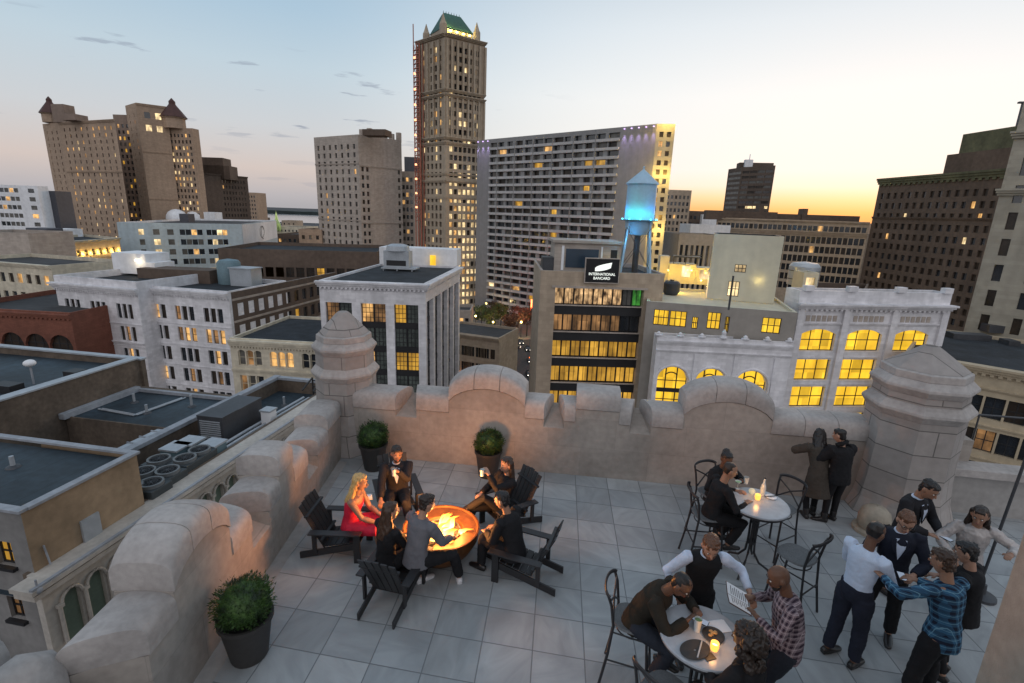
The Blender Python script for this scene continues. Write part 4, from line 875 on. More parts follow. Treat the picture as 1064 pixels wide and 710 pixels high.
for f in (0.02, .30, .62, .93): b.trim.obox(O+u*LL*f-n*.4+Vector((0, 0, b.z)), u*1.2, n*.8, (0, 0, .7))
for k in range(1, 6):
    for f in (.165, .475, .79): b.trim.obox(O+u*LL*(f-.115)+n*.004+Vector((0, 0, b.z-5.5-3.95*k+.2)), u*LL*.23, n*.12, (0, 0, .25))
b.finish(coping='white'); wr = b
for f in (.165, .475, .79):
    q = MB()
    for i in range(6): q.obox(O+u*LL*(f-.1+i*.035)+n*.004+Vector((0, 0, b.z-4.1)), u*LL*.025, n*.06, (0, 0, .8))
    b.part('carved_panel', q, 'greytower')
# --- tan building far right
b = Bldg('buff_stone_building', 'buff carved stone building with dark paired windows, right edge', [(940, 366, 62), (1120, 379, 52)], 'stonebuff', back=24, roofmat='roof_dark', par=.5)
L = b.L(0); b.face(0, grid(L, b.z-3.6, 4.1, 6, 7, 1.75, 2.7, .4), picker(.04, ('litd',), ('glass', 'glass3', 'glass')), .55, mull=(2, 2, .1, 'frame'))
cornice(b.trim, *b.Q[:2], b.z-.9, .9, .9, dent=.7); cornice(b.trim, *b.Q[:2], b.z-2.9, .3, .3)
for k in range(1, 5): cornice(b.trim, *b.Q[:2], b.z-3.6-4.1*k+.35, .3, .25)
b.finish()
for (px, py, w, h) in ((1005, 352, 5, .8), (1030, 345, 2.2, 1.2), (1048, 358, 1.4, .7)): q = MB(); boxat(q, px, py, b.z-.5, w, 2, h); b.part('roof_plant', q, 'metal_dark')
# --- low street building in the middle
b = Bldg('corner_shop_building', 'low tan corner building seen down the street gap', [(455, 343, 118), (519, 350, 112)], 'tan', back=12, roofmat='roof_far', par=.6)
L = b.L(0); b.face(0, grid(L, b.z-3, 3.9, 4, 4, 1.2, 2.4, .5, per=4, gap=.35), picker(.08, ('litw',)), .3); cornice(b.trim, *b.Q[:2], b.z-.9, .8, .6); b.finish()
q = MB(); u, LL = ud(*b.Q[:2]); n = Vector((u.y, -u.x, 0)); O = Vector((*b.Q[0], 0)); q.obox(O+u*LL*.3+n*.6+Vector((0, 0, b.z-11.5)), u*LL*.35, n*.3, (0, 0, 1.6)); b.part('lit_shop_sign', q, 'lamp_or')
b = Bldg('street_house', 'small pale building tucked behind the corner shop in the street gap', [(470, 322, 150), (489, 327, 150)], 'greytower', back=10); b.face(0, grid(b.L(0), b.z-2.5, 4, 4, 3, 1.1, 2, .3), picker(.2)); b.finish()
b = Bldg('distant_roofs', 'low brown warehouse roofs by the river, left of the grey tower', [(287, 243, 330), (330, 247, 330)], 'brown', back=60, roofmat='roof_far'); b.face(0, grid(b.L(0), b.z-3, 4, 6, 8, 1.5, 2, .5), picker(.1)); b.finish()
b = Bldg('river_house', 'pale low building with a green spire beside the river', [(286, 235, 480), (318, 236, 480)], 'cream', back=30, roofmat='roof_far'); b.face(0, grid(b.L(0), b.z-3, 4, 5, 8, 1.5, 2, .5), picker(.1)); b.finish()
q = MB(); p = atd(288, 236, 478); q.lathe([(3.2, -3), (3.2, 3), (1.6, 6), (.1, 15)], 8, p); b.part('spire', q, lit('lit_green_spire', (.6, .75, .25), .6, (.3, .45, .15), .3))
# --- horizon filler: modest blocks far away, each a thing
random.seed(21)
spots = [(-20, 232, 420, 9), (5, 226, 480, 8), (268, 226, 700, 7), (300, 229, 620, 9), (322, 238, 260, 6), (905, 232, 520, 12), (868, 229, 620, 12), (700, 226, 520, 14), (735, 228, 600, 16), (820, 227, 700, 16), (1040, 240, 320, 20), (960, 244, 260, 20), (310, 262, 190, 10), (290, 268, 170, 8)]
adj = ['low grey', 'flat roofed brown', 'pinkish', 'squat', 'small dark', 'distant tan', 'hazy tan', 'hazy brown', 'hazy grey', 'faint', 'dark brown', 'dim brown', 'mid-rise brown', 'low dark']
for (px, py, D, w), ad in zip(spots, adj):
    hw = w*521/D
    b = Bldg('distant_building', ad+' distant building near the horizon at '+('the far left' if px < 100 else 'left of the grey tower' if px < 400 else 'the right' if px > 850 else 'the centre right'), [(px-hw, py, D), (px+hw, py+.5, D)], random.choice(('brown', 'tan', 'greypl', 'hotel')), back=20, roofmat='roof_far', group=None)
    b.face(0, grid(b.L(0), b.z-3, 4, 5, max(3, int(w/2.5)), 1.5, 2, .5), picker(.12)); b.finish()
random.seed(5)
# ------------------------------------------------------------------ terrace floor: stone tiles with joints
def tile_mat():
    m, nt, b = newmat('terrace_tiles'); tc = nd(nt, 'ShaderNodeTexCoord').outputs['Object']
    sx = nd(nt, 'ShaderNodeSeparateXYZ'); ln(nt, tc, sx.inputs[0])
    w, d, s, u0, v0 = .5866, .532, -.0789, -3.944, 4.643
    def math_(op, a, b_=None):
        n = nd(nt, 'ShaderNodeMath', operation=op)
        for i, q in enumerate((a, b_)):
            if q is None: continue
            if isinstance(q, (int, float)): n.inputs[i].default_value = q
            else: ln(nt, q, n.inputs[i])
        return n.outputs[0]
    v = math_('SUBTRACT', sx.outputs[1], v0); vv = math_('DIVIDE', v, d)
    u = math_('DIVIDE', math_('SUBTRACT', math_('SUBTRACT', sx.outputs[0], math_('MULTIPLY', v, s)), u0), w)
    def edge(q): 
        f = math_('FRACT', q); g_ = math_('SUBTRACT', 1.0, f); return math_('MINIMUM', f, g_)
    e = math_('MINIMUM', math_('MULTIPLY', edge(u), w), math_('MULTIPLY', edge(vv), d))
    jt = nd(nt, 'ShaderNodeMapRange'); jt.inputs['From Min'].default_value = .0025; jt.inputs['From Max'].default_value = .009; ln(nt, e, jt.inputs['Value'])
    cell = nd(nt, 'ShaderNodeCombineXYZ'); ln(nt, math_('FLOOR', u), cell.inputs[0]); ln(nt, math_('FLOOR', vv), cell.inputs[1])
    wn = nd(nt, 'ShaderNodeTexWhiteNoise', noise_dimensions='3D'); ln(nt, cell.outputs[0], wn.inputs['Vector'])
    # veins: noise offset and turned per tile
    off = nd(nt, 'ShaderNodeVectorMath', operation='MULTIPLY_ADD'); ln(nt, wn.outputs['Color'], off.inputs[0]); off.inputs[1].default_value = (7, 7, 7); ln(nt, tc, off.inputs[2])
    rot = nd(nt, 'ShaderNodeVectorRotate', rotation_type='Z_AXIS'); ln(nt, off.outputs[0], rot.inputs['Vector']); ln(nt, math_('MULTIPLY', wn.outputs['Value'], 6.28), rot.inputs['Angle'])
    mp = nd(nt, 'ShaderNodeMapping'); mp.inputs['Scale'].default_value = (2.2, .7, 1); ln(nt, rot.outputs[0], mp.inputs['Vector'])
    n1 = nd(nt, 'ShaderNodeTexNoise'); n1.inputs['Scale'].default_value = 2.2; n1.inputs['Detail'].default_value = 8; n1.inputs['Distortion'].default_value = 1.2; ln(nt, mp.outputs[0], n1.inputs['Vector'])
    vr = nd(nt, 'ShaderNodeMapRange'); vr.inputs['From Min'].default_value = .32; vr.inputs['From Max'].default_value = .68; vr.inputs['To Min'].default_value = .86; vr.inputs['To Max'].default_value = 1.10; ln(nt, n1.outputs['Fac'], vr.inputs['Value'])
    tv = nd(nt, 'ShaderNodeMapRange'); tv.inputs['To Min'].default_value = .87; tv.inputs['To Max'].default_value = 1.10; ln(nt, wn.outputs['Value'], tv.inputs['Value'])
    big, _ = vary(nt, tc, None, .17, .9, 7, .6)
    f = math_('MULTIPLY', math_('MULTIPLY', vr.outputs[0], tv.outputs[0]), big)
    col = nd(nt, 'ShaderNodeMixRGB'); col.inputs[1].default_value = (.29, .315, .33, 1); col.inputs[2].default_value = (.33, .345, .35, 1); ln(nt, wn.outputs['Color'], col.inputs[0])
    c = mulcol(nt, col.outputs[0], f)
    mx = nd(nt, 'ShaderNodeMixRGB'); mx.inputs[1].default_value = (.13, .14, .15, 1); ln(nt, jt.outputs[0], mx.inputs[0]); ln(nt, c, mx.inputs[2])
    ln(nt, mx.outputs[0], b.inputs['Base Color']); rr = nd(nt, 'ShaderNodeMapRange'); rr.inputs['To Min'].default_value = .42; rr.inputs['To Max'].default_value = .7; ln(nt, n1.outputs['Fac'], rr.inputs['Value']); ln(nt, rr.outputs[0], b.inputs['Roughness'])
    bp = nd(nt, 'ShaderNodeBump'); bp.inputs['Strength'].default_value = .6; bp.inputs['Distance'].default_value = .004; ln(nt, jt.outputs[0], bp.inputs['Height']); ln(nt, bp.outputs[0], b.inputs['Normal'])
    return m
M['tiles'] = tile_mat()
M['parapet'] = surf('parapet_limestone', (.32, .29, .262), .9, .24, .7, .12, 9, brick=(1.3, .58, .005, .82), bump=.35, bscale=40, streak=.10, bdist=.006)
M['coping'] = surf('coping_limestone', (.36, .338, .325), .85, .22, 1.3, .12, 14, bump=.35, bscale=45, bdist=.006)
M['turret'] = surf('turret_stone', (.33, .302, .285), .85, .14, .9, .08, 9, bump=.3, bscale=40, brick=(.62, .42, .010, .38), bdist=.006)
M['plinth'] = surf('plinth_stone', (.30, .29, .28), .8, .15, 1, .1, 8)
FX = lambda y: -3.86-.195*(y-3.2)       # left edge of the tiles
g = MB(); g.add([(-3.4, 0, 0), (9.5, 0, 0), (9.5, 9.2, 0), (-4.2, 8.75, 0), (-4.9, 8.75, 0)], [(0, 1, 2, 3, 4)])
tag(g.build('terrace_floor', M['tiles'], fixn=False), kind='structure')
g = MB(); g.prism([(-3.35, -3), (9.6, -3), (9.6, 9.6), (4.5, 9.55), (-4.9, 9.15), (-5.4, 9.0)], -9, -.02)
tag(g.build('terrace_base', M['parapet']), kind='structure')
# ------------------------------------------------------------------ battlement walls
def wall_run(name, label, A, B, T, segs, below=-9.0, ch=.36, rl_=.24, wn_=.045):
    A = Vector((*A, 0)); B = Vector((*B, 0)); d = (B-A).normalized(); n = Vector((-d.y, d.x, 0))   # n points outward (left of travel)
    root = thing(name, label, 'wall', A); bat = .0
    def P(s, dd, z): return d*s+n*dd+Vector((0, 0, z))
    segs = [list(x) for x in segs]
    for i, x in enumerate(segs):
        if x[0] == 'notch':
            if i: segs[i-1][6] = x[3]-wn_-x[1]
            if i+1 < len(segs): segs[i+1][5] = x[2]-(x[3]+wn_)
    for sg in segs:
        kind = sg[0]
        if kind == 'notch':
            _, a, b, mid, zi, zo = sg; mb = MB(); w = wn_; zo += .1
            V = [P(a, 0, below), P(b, 0, below), P(mid+w, T, below), P(mid-w, T, below), P(a, 0, zi), P(b, 0, zi), P(mid+w, T, zo), P(mid-w, T, zo)]
            mb.add(V, ((0, 1, 2, 3), (4, 5, 6, 7), (0, 1, 5, 4), (2, 3, 7, 6), (1, 2, 6, 5), (3, 0, 4, 7)))
            mb.build('sill', M['parapet'], root); continue
        _, a, b, z, rise, sp0, sp1 = sg[:7]; N = 14 if rise else max(2, int((b-a)/.2)); 
        def stat(t, dd):
            sa = a-(sp0*dd/T if sp0 else 0); sb = b+(sp1*dd/T if sp1 else 0); return sa+(sb-sa)*t
        def zt(t): return z+(rise*(1-(2*t-1)**2)**.75 if rise else 0)
        body = MB(); NA = 3; prof = [0, T*.5, T]
        vs = []; K = 6
        for i in range(N+1):
            t = i/N; zz = zt(t)-ch
            for (dd, z_) in ((0, below), (0, zz), (T*.33, zz+.02), (T*.66, zz+.02), (T, zz), (T, below)): vs.append(P(stat(t, dd), dd, z_))
        fs = []
        for i in range(N):
            for k in range(K): fs.append((i*K+k, i*K+(k+1) % K, (i+1)*K+(k+1) % K, (i+1)*K+k))
        fs.append(tuple(range(K))); fs.append(tuple(N*K+k for k in reversed(range(K)))); body.add(vs, fs); body.build('wall_section', M['parapet'], root)
        ns = max(1, round((b-a)/.62)) if not rise else 3; o = .020; J = 14
        for c in range(ns):
            t0, t1 = c/ns, (c+1)/ns; g0 = .004/(b-a) if c else 0; g1 = .004/(b-a) if c < ns-1 else 0; t0 += g0; t1 -= g1
            st = max(1, int(N*(t1-t0))); cs = []
            for i in range(st+1):
                t = t0+(t1-t0)*i/st; zz = zt(t)
                ring = [(-o, zz-ch+.012)]+[(T/2-(T/2+o)*math.copysign(abs(math.cos(PI*j/J))**.75, math.cos(PI*j/J)), zz-rl_+rl_*math.sin(PI*j/J)**.62) for j in range(J+1)]+[(T+o, zz-ch+.012)]
                cs.append([P(stat(t, max(0, min(T, dd))), dd, z_) for dd, z_ in ring])
            K2 = len(cs[0]); mb = MB(); mb.add([v for r in cs for v in r], [(i*K2+k, i*K2+(k+1) % K2, (i+1)*K2+(k+1) % K2, (i+1)*K2+k) for i in range(st) for k in range(K2)]+[tuple(range(K2)), tuple(st*K2+k for k in reversed(range(K2)))])
            mb.build('coping_stone', M['coping'], root, smooth=35, bevel=.006)
    return root
T = .62
zl = 1.42
wall_run('battlement_wall', 'long pale stone battlement wall with arched merlons at the back of the terrace', (-4.45, 8.55), (4.7, 8.96), T,
    [('seg', -.1, .76, zl-.05, 0, 0, .2), ('notch', .76, 1.18, .97, .90, 1.08), ('seg', 1.18, 1.82, zl, 0, .2, 0),
     ('seg', 1.82, 3.28, 1.66, .29, 0, 0), ('seg', 3.28, 3.64, zl+.02, 0, 0, .2), ('notch', 3.64, 4.02, 3.84, .93, 1.10), ('seg', 4.02, 4.22, zl+.02, 0, .15, 0),
     ('seg', 4.22, 5.02, 1.70, 0, 0, 0), ('seg', 5.02, 5.22, zl+.04, 0, 0, .1), ('notch', 5.22, 5.6, 5.40, .95, 1.12), ('seg', 5.6, 6.15, zl+.05, 0, .22, 0),
     ('seg', 6.15, 7.66, 1.76, .29, 0, 0), ('seg', 7.66, 9.3, zl+.1, 0, 0, 0)])
wall_run('battlement_wall', 'left pale stone battlement wall with rounded merlons stepping toward the camera', (-3.70, 3.0), (-4.72, 8.2), .56,
    [('seg', -1.6, -.56, .88, 0, 0, 0), ('notch', -.56, .05, -.28, .50, .70), ('seg', .05, .46, 1.19, 0, .16, 0), ('seg', .46, 1.48, 1.50, .22, 0, 0), ('seg', 1.48, 1.94, 1.13, 0, 0, .16),
     ('notch', 1.94, 2.42, 2.2, .55, .76), ('seg', 2.42, 2.78, 1.10, 0, .14, 0), ('seg', 2.78, 3.26, 1.42, 0, 0, 0), ('seg', 3.26, 3.80, 1.06, 0, 0, .16), ('notch', 3.80, 4.26, 4.02, .45, .62),
     ('seg', 4.26, 4.76, .98, 0, .14, 0), ('seg', 4.76, 5.52, 1.20, 0, 0, 0)], rl_=.17, wn_=.09, ch=.33)
# rounded merlon ends of the return wall at the corner nearest the camera
rt = thing('return_wall', 'short return wall with two domed coping ends at the bottom left corner', 'wall', (-4.6, 2.2, 0))
q = MB(); q.box(-1.2, .55, -.6, .42, -9, .62); q.build('wall_section', M['parapet'], rt)
for x in (-.86, -.29, .28):
    q = MB(); q.loft([(x, -.5, .62), (x, .36, .62), (x, .47, .60)], [(.285, .62), (.285, .62), (.2, .5)], 20, up=(0, 0, 1)); q.build('coping_stone', M['coping'], rt, smooth=40)
def octo(name, label, c, R, zs, rot):
    root = thing(name, label, 'turret', (*c, 0)); a, b_, t = zs
    q = MB(); f = 1/math.cos(PI/8)
    q.lathe([(R*1.22*f, -9), (R*1.22*f, .0), (R*1.08*f, .28), (R*1.02*f, .7), (R*f, 1.1), (R*f, a)], 8, rot=rot); q.build('shaft', M['turret'], root)
    q = MB(); q.lathe([(R*1.005*f, a+.002), (R*1.13*f, a+.12), (R*1.12*f, a+.16), (R*.97*f, a+.27)], 8, rot=rot); q.build('lower_band', M['coping'], root, bevel=.008)
    q = MB(); q.lathe([(R*.955*f, a+.262), (R*.945*f, b_)], 8, rot=rot); q.build('upper_drum', M['turret'], root)
    q = MB(); q.lathe([(R*.95*f, b_+.002), (R*1.06*f, b_+.11), (R*1.05*f, b_+.15), (R*.90*f, b_+.25)], 8, rot=rot); q.build('upper_band', M['coping'], root, bevel=.008)
    q = MB(); q.lathe([(R*.90*f, b_+.252), (R*.89*f, b_+.36), (R*.84*f, b_+.38)], 8, rot=rot); q.build('neck', M['coping'], root, bevel=.006)
    q = MB(); q.lathe([(R*.83*f, b_+.382), (R*.24*f, t-.04), (R*.16*f, t), (.01, t+.01)], 8, rot=rot); q.build('cap', M['turret'], root, bevel=.01)
    return root
octo('corner_turret', 'octagonal stone corner turret at the back left of the terrace', (-4.90, 8.98), .545, (1.50, 2.02, 2.82), PI/8+.1)
octo('corner_turret', 'larger octagonal stone corner turret at the back right beside the standing group', (5.42, 8.98), .64, (1.80, 2.20, 2.93), PI/8)
# drain boxes / low plinth strip along walls
g = MB()
g.add([(-3.70, 3.0, .004), (-4.72, 8.2, .004), (-4.55, 8.2, .004), (-3.50, 3.0, .004)], [(0, 1, 2, 3)])
tag(g.build('floor_border_path', M['plinth'], fixn=False), kind='structure')
# right side: low wall with ledge, slab and thin rail
rw = thing('ledge_wall', 'low grey green stone wall with a pale ledge right of the big turret', 'wall', (6.1, 9.0, 0))
q = MB(); q.box(0, 4, 0, .25, -9, .72); q.build('wall_section', M['plinth'], rw); q = MB(); q.box(.0, 4, -.10, .3, .722, .86); q.build('ledge', M['coping'], rw, bevel=.01)
q = MB(); q.box(-.3, .5, .26, .9, -9, 1.25); q.build('pier', M['parapet'], rw)
rl = thing('hand_rail', 'thin metal guard rail above the pale ledge beside the big turret', 'rail', (6.1, 9.45, 0))
q = MB(); q.tube([(-.1, 0, 1.66), (3.9, 0, 1.70)], .018); q.build('top_rail', M['metal_dark'], rl)
for x in (.6, 2.0, 3.4): q = MB(); q.tube([(x, 0, .2), (x, 0, 1.66)], .014); q.build('post', M['metal_dark'], rl)
pr = thing('stone_pier', 'large pale stone pier filling the bottom right corner', 'pier', (2.95, 3.05, 0))
q = MB(); q.box(0, 1.5, -2.2, .55, 0, 6.0); q.xform(Matrix.Rotation(-.10, 4, 'Z')); q.build('shaft', surf('pier_render', (.36, .30, .245), .9, .14, 1.4, .1, 12, bump=.5, bscale=60), pr, bevel=.02)
q = MB(); q.box(-.06, 1.5, -2.2, .61, 0, .14); q.xform(Matrix.Rotation(-.10, 4, 'Z')); q.build('base_course', M['plinth'], pr)
# thin black rail pole, leaning
a = atz(1038, 560, .9); q = MB(); q.tube([a-Vector((.06, 0, .9)), aty(1066, 476, a.y)], .018)
lp = thing('rail_pole', 'thin black leaning pole behind the woman in the shiny blouse', 'pole', (a.x, a.y, 0)); q.xform(Matrix.Translation(-Vector((a.x, a.y, 0)))); q.build('shaft', M['metal_dark'], lp)
q = MB(); q.lathe([(.16, 0), (.16, .04), (.04, .07), (.03, .2)], 16); q.build('foot', M['metal_dark'], lp)

# ------------------------------------------------------------------ neighbouring building (below, left)
M['nb_wall'] = surf('ochre_render', (.27, .195, .125), .9, .22, .9, .12, 5, bump=.4, bscale=12, streak=.2)
M['nb_grey'] = surf('grey_render_wall', (.20, .195, .19), .9, .18, .8, .12, 5, bump=.4, bscale=12, streak=.2)
M['nb_white'] = surf('flashing_white', (.27, .29, .32), .6, .15, 1, .15, 6)
M['nb_cream'] = surf('cornice_cream', (.42, .39, .35), .75, .15, 1, .1, 8, streak=.1)
M['nb_brown'] = surf('brown_parapet_brick', (.11, .085, .065), .9, .25, 1, .2, 6, bump=.3, bscale=15, streak=.15)
nb = thing('cornice_building', 'neighbouring building with carved arcade and cornice under the left wall', 'building', (-11, 7.2, ZS))
def nbp(name, mb, mat, **kw): mb.xform(Matrix.Translation(-Vector((-11, 7.2, ZS)))); return mb.build(name, M[mat], nb, **kw)
# east face with arcade, coordinates along y
q = MB(); rects = []; y = 7.55; arch = []
while y < 19.3:
    rects.append((y-7.2, y-7.2+.40, -4.75 if y > 10.6 else -5.2, -3.72, .19)); arch.append(y+.2); y += .57
facade(q, (-11.25, 7.2), (-11.25, 20.0), ZS, -3.3, rects, .10)
q.quad((-11.41, 7.2, ZS), (-11.25, 7.2, ZS), (-11.25, 7.2, -3.3), (-11.41, 7.2, -3.3)); q.quad((-11.41, 7.2, ZS), (-11.41, 7.6, ZS), (-11.41, 7.6, -3.3), (-11.41, 7.2, -3.3)); q.quad((-14.6, 20, ZS), (-11.25, 20, ZS), (-11.25, 20, -3.3), (-14.6, 20, -3.3))
nbp('wall', q, 'nb_cream')
for i, yy in enumerate(arch):
    q = MB(); q.quad((-11.345, yy-.2, -5.2 if yy < 10.8 else -4.75), (-11.345, yy+.2, -5.2 if yy < 10.8 else -4.75), (-11.345, yy+.2, -3.72), (-11.345, yy-.2, -3.72)); nbp('arched_window', q, 'nbpane' if 'nbpane' in M else (M.__setitem__('nbpane', surf('green_blind_pane', (.12, .16, .12), .3, .2, 1, spec=.7)) or 'nbpane'), fixn=False)
    q = MB(); pts = [(-11.20, yy+.225*math.cos(PI*k/8), -3.92+.225*math.sin(PI*k/8)) for k in range(9)]; q.loft(pts, [.035]*9, 6); nbp('arch_moulding', q, 'nb_cream', smooth=True)
    q = MB(); q.loft([(-11.2, yy-.285, -4.9), (-11.2, yy-.285, -3.98)], [.045, .045], 8); q.box(-11.24, -11.13, yy-.345, yy-.225, -3.978, -3.9); nbp('colonnette', q, 'nb_cream')
for (z0, z1, p) in ((-3.45, -3.36, .12), (-3.358, -3.28, .2), (-3.278, -3.16, .34), (-3.158, -3.1, .28), (-3.098, -3.0, .40)):
    q = MB(); q.box(-11.5 if z1 > -3.05 else -11.25, -11.24+p, 7.2, 20, z0, z1); q.box(-11.42, -11.24+p, 7.2-p, 7.198, z0, z1); nbp('cornice_band', q, 'nb_cream')
q = MB(); q.box(-11.24, -11.16, 7.25, 20, -5.6, -5.45); nbp('string_course', q, 'nb_cream')
q = MB(); q.box(-10.93, -10.85, 6.82, 20, -2.998, -2.95); nbp('gutter', q, 'nb_white')
q = MB(); q.box(-14.5, -11.6, 7.2, 20, -3.62, -3.6); nbp('roof', q, 'roof_blue')
q = MB(); q.box(-11.6, -11.5, 7.2, 20, -3.6, -2.99); q.box(-14.5, -11.6, 19.9, 20.0, -3.6, -3.0); nbp('parapet', q, 'nb_brown')
q = MB(); q.box(-14.55, -14.25, 9.6, 20.1, -3.02, -2.88); q.box(-14.25, -11.6, 19.85, 20.1, -3.02, -2.9); nbp('coping', q, 'nb_white', bevel=.01)
q = MB(); q.box(-14.5, -14.3, 9.6, 20, -6, -3.022); nbp('party_wall', q, 'nb_brown')
q = MB(); q.ball((-10.9, 6.95, -3.05), .09); q.tube([(-10.9, 6.95, -3.0), (-10.9, 6.95, -2.8)], .02); nbp('security_light', q, 'nb_white')
# penthouse block with ochre wall, grey front
ph = thing('penthouse_building', 'ochre rendered rooftop block with a flat blue grey roof and lit corner windows', 'building', (-11.5, 7.3, ZS))
def php(name, mb, mat, par=None, **kw): mb.xform(Matrix.Translation(-Vector((-11.5, 7.3, ZS)))); return mb.build(name, M[mat], par or ph, **kw)
zt_ = -1.55
q = MB(); facade(q, (-18, 7.3), (-11.72, 7.3), ZS, zt_, [(5.4, 5.82, -2.92, -2.33), (5.34, 5.74, -4.32, -3.75)], .12); php('front_wall', q, 'nb_grey', fixn=False)
for k, (x0, x1, z0, z1) in enumerate(((-12.6, -12.18, -2.92, -2.33), (-12.66, -12.26, -4.32, -3.75))):
    f = MB(); 
    for (a, b_, c, d) in ((x0, x1, z0, z0+.04), (x0, x1, z1-.04, z1), (x0, x0+.03, z0+.04, z1-.04), (x1-.03, x1, z0+.04, z1-.04), ((x0+x1)/2-.015, (x0+x1)/2+.015, z0+.04, z1-.04), (x0+.03, x1-.03, (z0+z1)/2-.015, (z0+z1)/2+.015)): f.box(a, b_, 7.38, 7.41, c, d)
    f.box(x0-.05, x1+.05, 7.2, 7.3, z0-.08, z0-.002); fo = php('window', f, 'frame'); q = MB(); q.quad((x0, 7.415, z0), (x1, 7.415, z0), (x1, 7.415, z1), (x0, 7.415, z1)); php('pane', q, 'litd' if k else 'lita', fo, fixn=False)
q = MB(); q.quad((-11.72, 7.3, ZS), (-11.72, 10.0, ZS), (-11.72, 10.0, zt_), (-11.72, 7.3, zt_)); q.quad((-11.72, 10, ZS), (-14.7, 10, ZS), (-14.7, 10, zt_), (-11.72, 10, zt_)); q.quad((-18, 7.3, ZS), (-18, 10, ZS), (-18, 10, zt_), (-18, 7.3, zt_)); php('side_wall', q, 'nb_wall', fixn=False)
q = MB(); q.box(-17.9, -11.85, 7.42, 9.9, zt_-.14, zt_-.1); php('roof', q, 'roof_blue')
q = MB(); q.box(-18.05, -11.68, 7.24, 7.42, zt_, zt_+.07); q.box(-11.86, -11.66, 7.422, 10.06, zt_+.001, zt_+.068); q.box(-18.05, -11.862, 9.9, 10.06, zt_+.001, zt_+.068); php('coping', q, 'nb_white', bevel=.008)
q = MB(); q.box(-11.715, -11.66, 8.35, 8.78, -3.5, -2.45); php('door', q, 'metal')
q = MB(); q.tube([(-11.66, 7.62, -3.4), (-11.69, 7.55, -2.5)], .02); php('pipe', q, 'nb_white')
q = MB(); q.box(-11.72, -11.55, 7.3, 10.0, -3.5, -3.44); php('flashing', q, 'nb_white')
q = MB(); q.box(-11.99, -11.90, 7.10, 7.3, -3.5, -3.40); php('camera_mount', q, 'nb_white')
ph.location.x += .3
# lower roofs further left
rf = thing('flat_roof_building', 'block of stepped flat dark roofs with a brown parapet wall, left', 'building', (-19.5, 12, ZS))
def rfp(name, mb, mat, **kw): mb.xform(Matrix.Translation(-Vector((-19.5, 12, ZS)))); return mb.build(name, M[mat], rf, **kw)
q = MB(); q.box(-19.5, -14.6, 14.55, 17.6, ZS, -3.25); rfp('upper_roof', q, 'roof_blue')
q = MB(); q.box(-26, -14.6, 10.05, 14.5, ZS, -4.3); rfp('lower_roof', q, 'roof_dark')
q = MB(); q.box(-19.6, -14.6, 17.602, 17.8, ZS, -3.1); rfp('parapet', q, 'nb_brown')
q = MB(); q.box(-19.45, -14.65, 14.5, 14.56, -4.3, -3.2); rfp('step_wall', q, 'nb_brown')
q = MB(); q.box(-19.50, -19.25, 14.3, 17.55, -3.24, -3.02); q.box(-19.5, -14.65, 17.45, 17.601, -3.24, -3.1); rfp('flashing', q, 'nb_white', bevel=.01)
q = MB(); q.box(-19.85, -19.51, 11.3, 17.9, -6, -1.9); q.box(-22.5, -19.851, 11.3, 11.6, -6, -1.9); rfp('parapet_wall', q, 'nb_brown')
q = MB(); q.box(-45, -19.86, 11.7, 17.9, -6, -2.25); rfp('big_roof', q, 'roof_blue'); q = MB(); q.box(-45, -19.4, 17.9, 18.1, -6, -1.95); rfp('back_parapet', q, 'nb_brown')
q = MB(); q.box(-45.1, -19.35, 17.85, 18.15, -1.948, -1.88); q.box(-19.9, -19.46, 11.25, 17.84, -1.898, -1.84); rfp('coping', q, 'metal')
q = MB(); q.box(-26, -20.2, 9.9, 11.29, -6, -3.3); rfp('plant_deck', q, 'roof_dark')
for (x, y, w) in ((-20.9, 14.3, .9), (-21.9, 12.9, 1.1), (-20.3, 16.2, .6)):
    q = MB(); q.box(x-w, x, y-.4, y+.1, -2.25, -1.95); rfp('hatch', q, 'frame')
# roof furniture
def rth(name, label, cat, loc, group=None, rz=0): return thing(name, label, cat, loc, rz, group)
v = rth('roof_vent', 'white mushroom vent standing on the big dark roof', 'vent', (-21.3, 15.0, -2.25)); q = MB(); q.tube([(0, 0, 0), (0, 0, .75)], .035); q.build('pipe', M['nb_white'], v); q = MB(); q.ball((0, 0, .85), (.2, .2, .14), 14, 8); q.build('hood', M['whitep'], v, smooth=True)
v = rth('roof_pipe', 'tall grey flue pipe on the brown plant deck', 'pipe', (-20.6, 11.0, -3.3)); q = MB(); q.tube([(0, 0, 0), (-.08, 0, 1.55)], .11, 12); q.build('flue', M['metal'], v, smooth=40); q = MB(); q.lathe([(.2, 0), (.2, .06), (.13, .12)], 14); q.build('flange', M['metal'], v)
for i, (x, y, h, lb) in enumerate(((-22.4, 10.7, .5, 'leftmost white capped vent of the cluster on the plant deck'), (-21.9, 10.9, .45, 'middle white capped vent of the cluster on the plant deck'), (-21.3, 10.8, .42, 'third white capped vent of the cluster on the plant deck'), (-20.3, 10.6, .55, 'white capped vent right of the tall flue pipe'), (-22.2, 10.2, .5, 'white capped vent nearest the edge of the plant deck'))):
    v = rth('capped_vent', lb, 'vent', (x, y, -3.3), 'capped vents on the plant deck'); q = MB(); q.tube([(0, 0, 0), (0, 0, h-.1)], .09, 10); q.build('pipe', M['metal'], v); q = MB(); q.lathe([(.2, h-.1), (.2, h+.02), (.05, h+.12)], 12); q.build('cap', M['nb_white'], v, smooth=30)
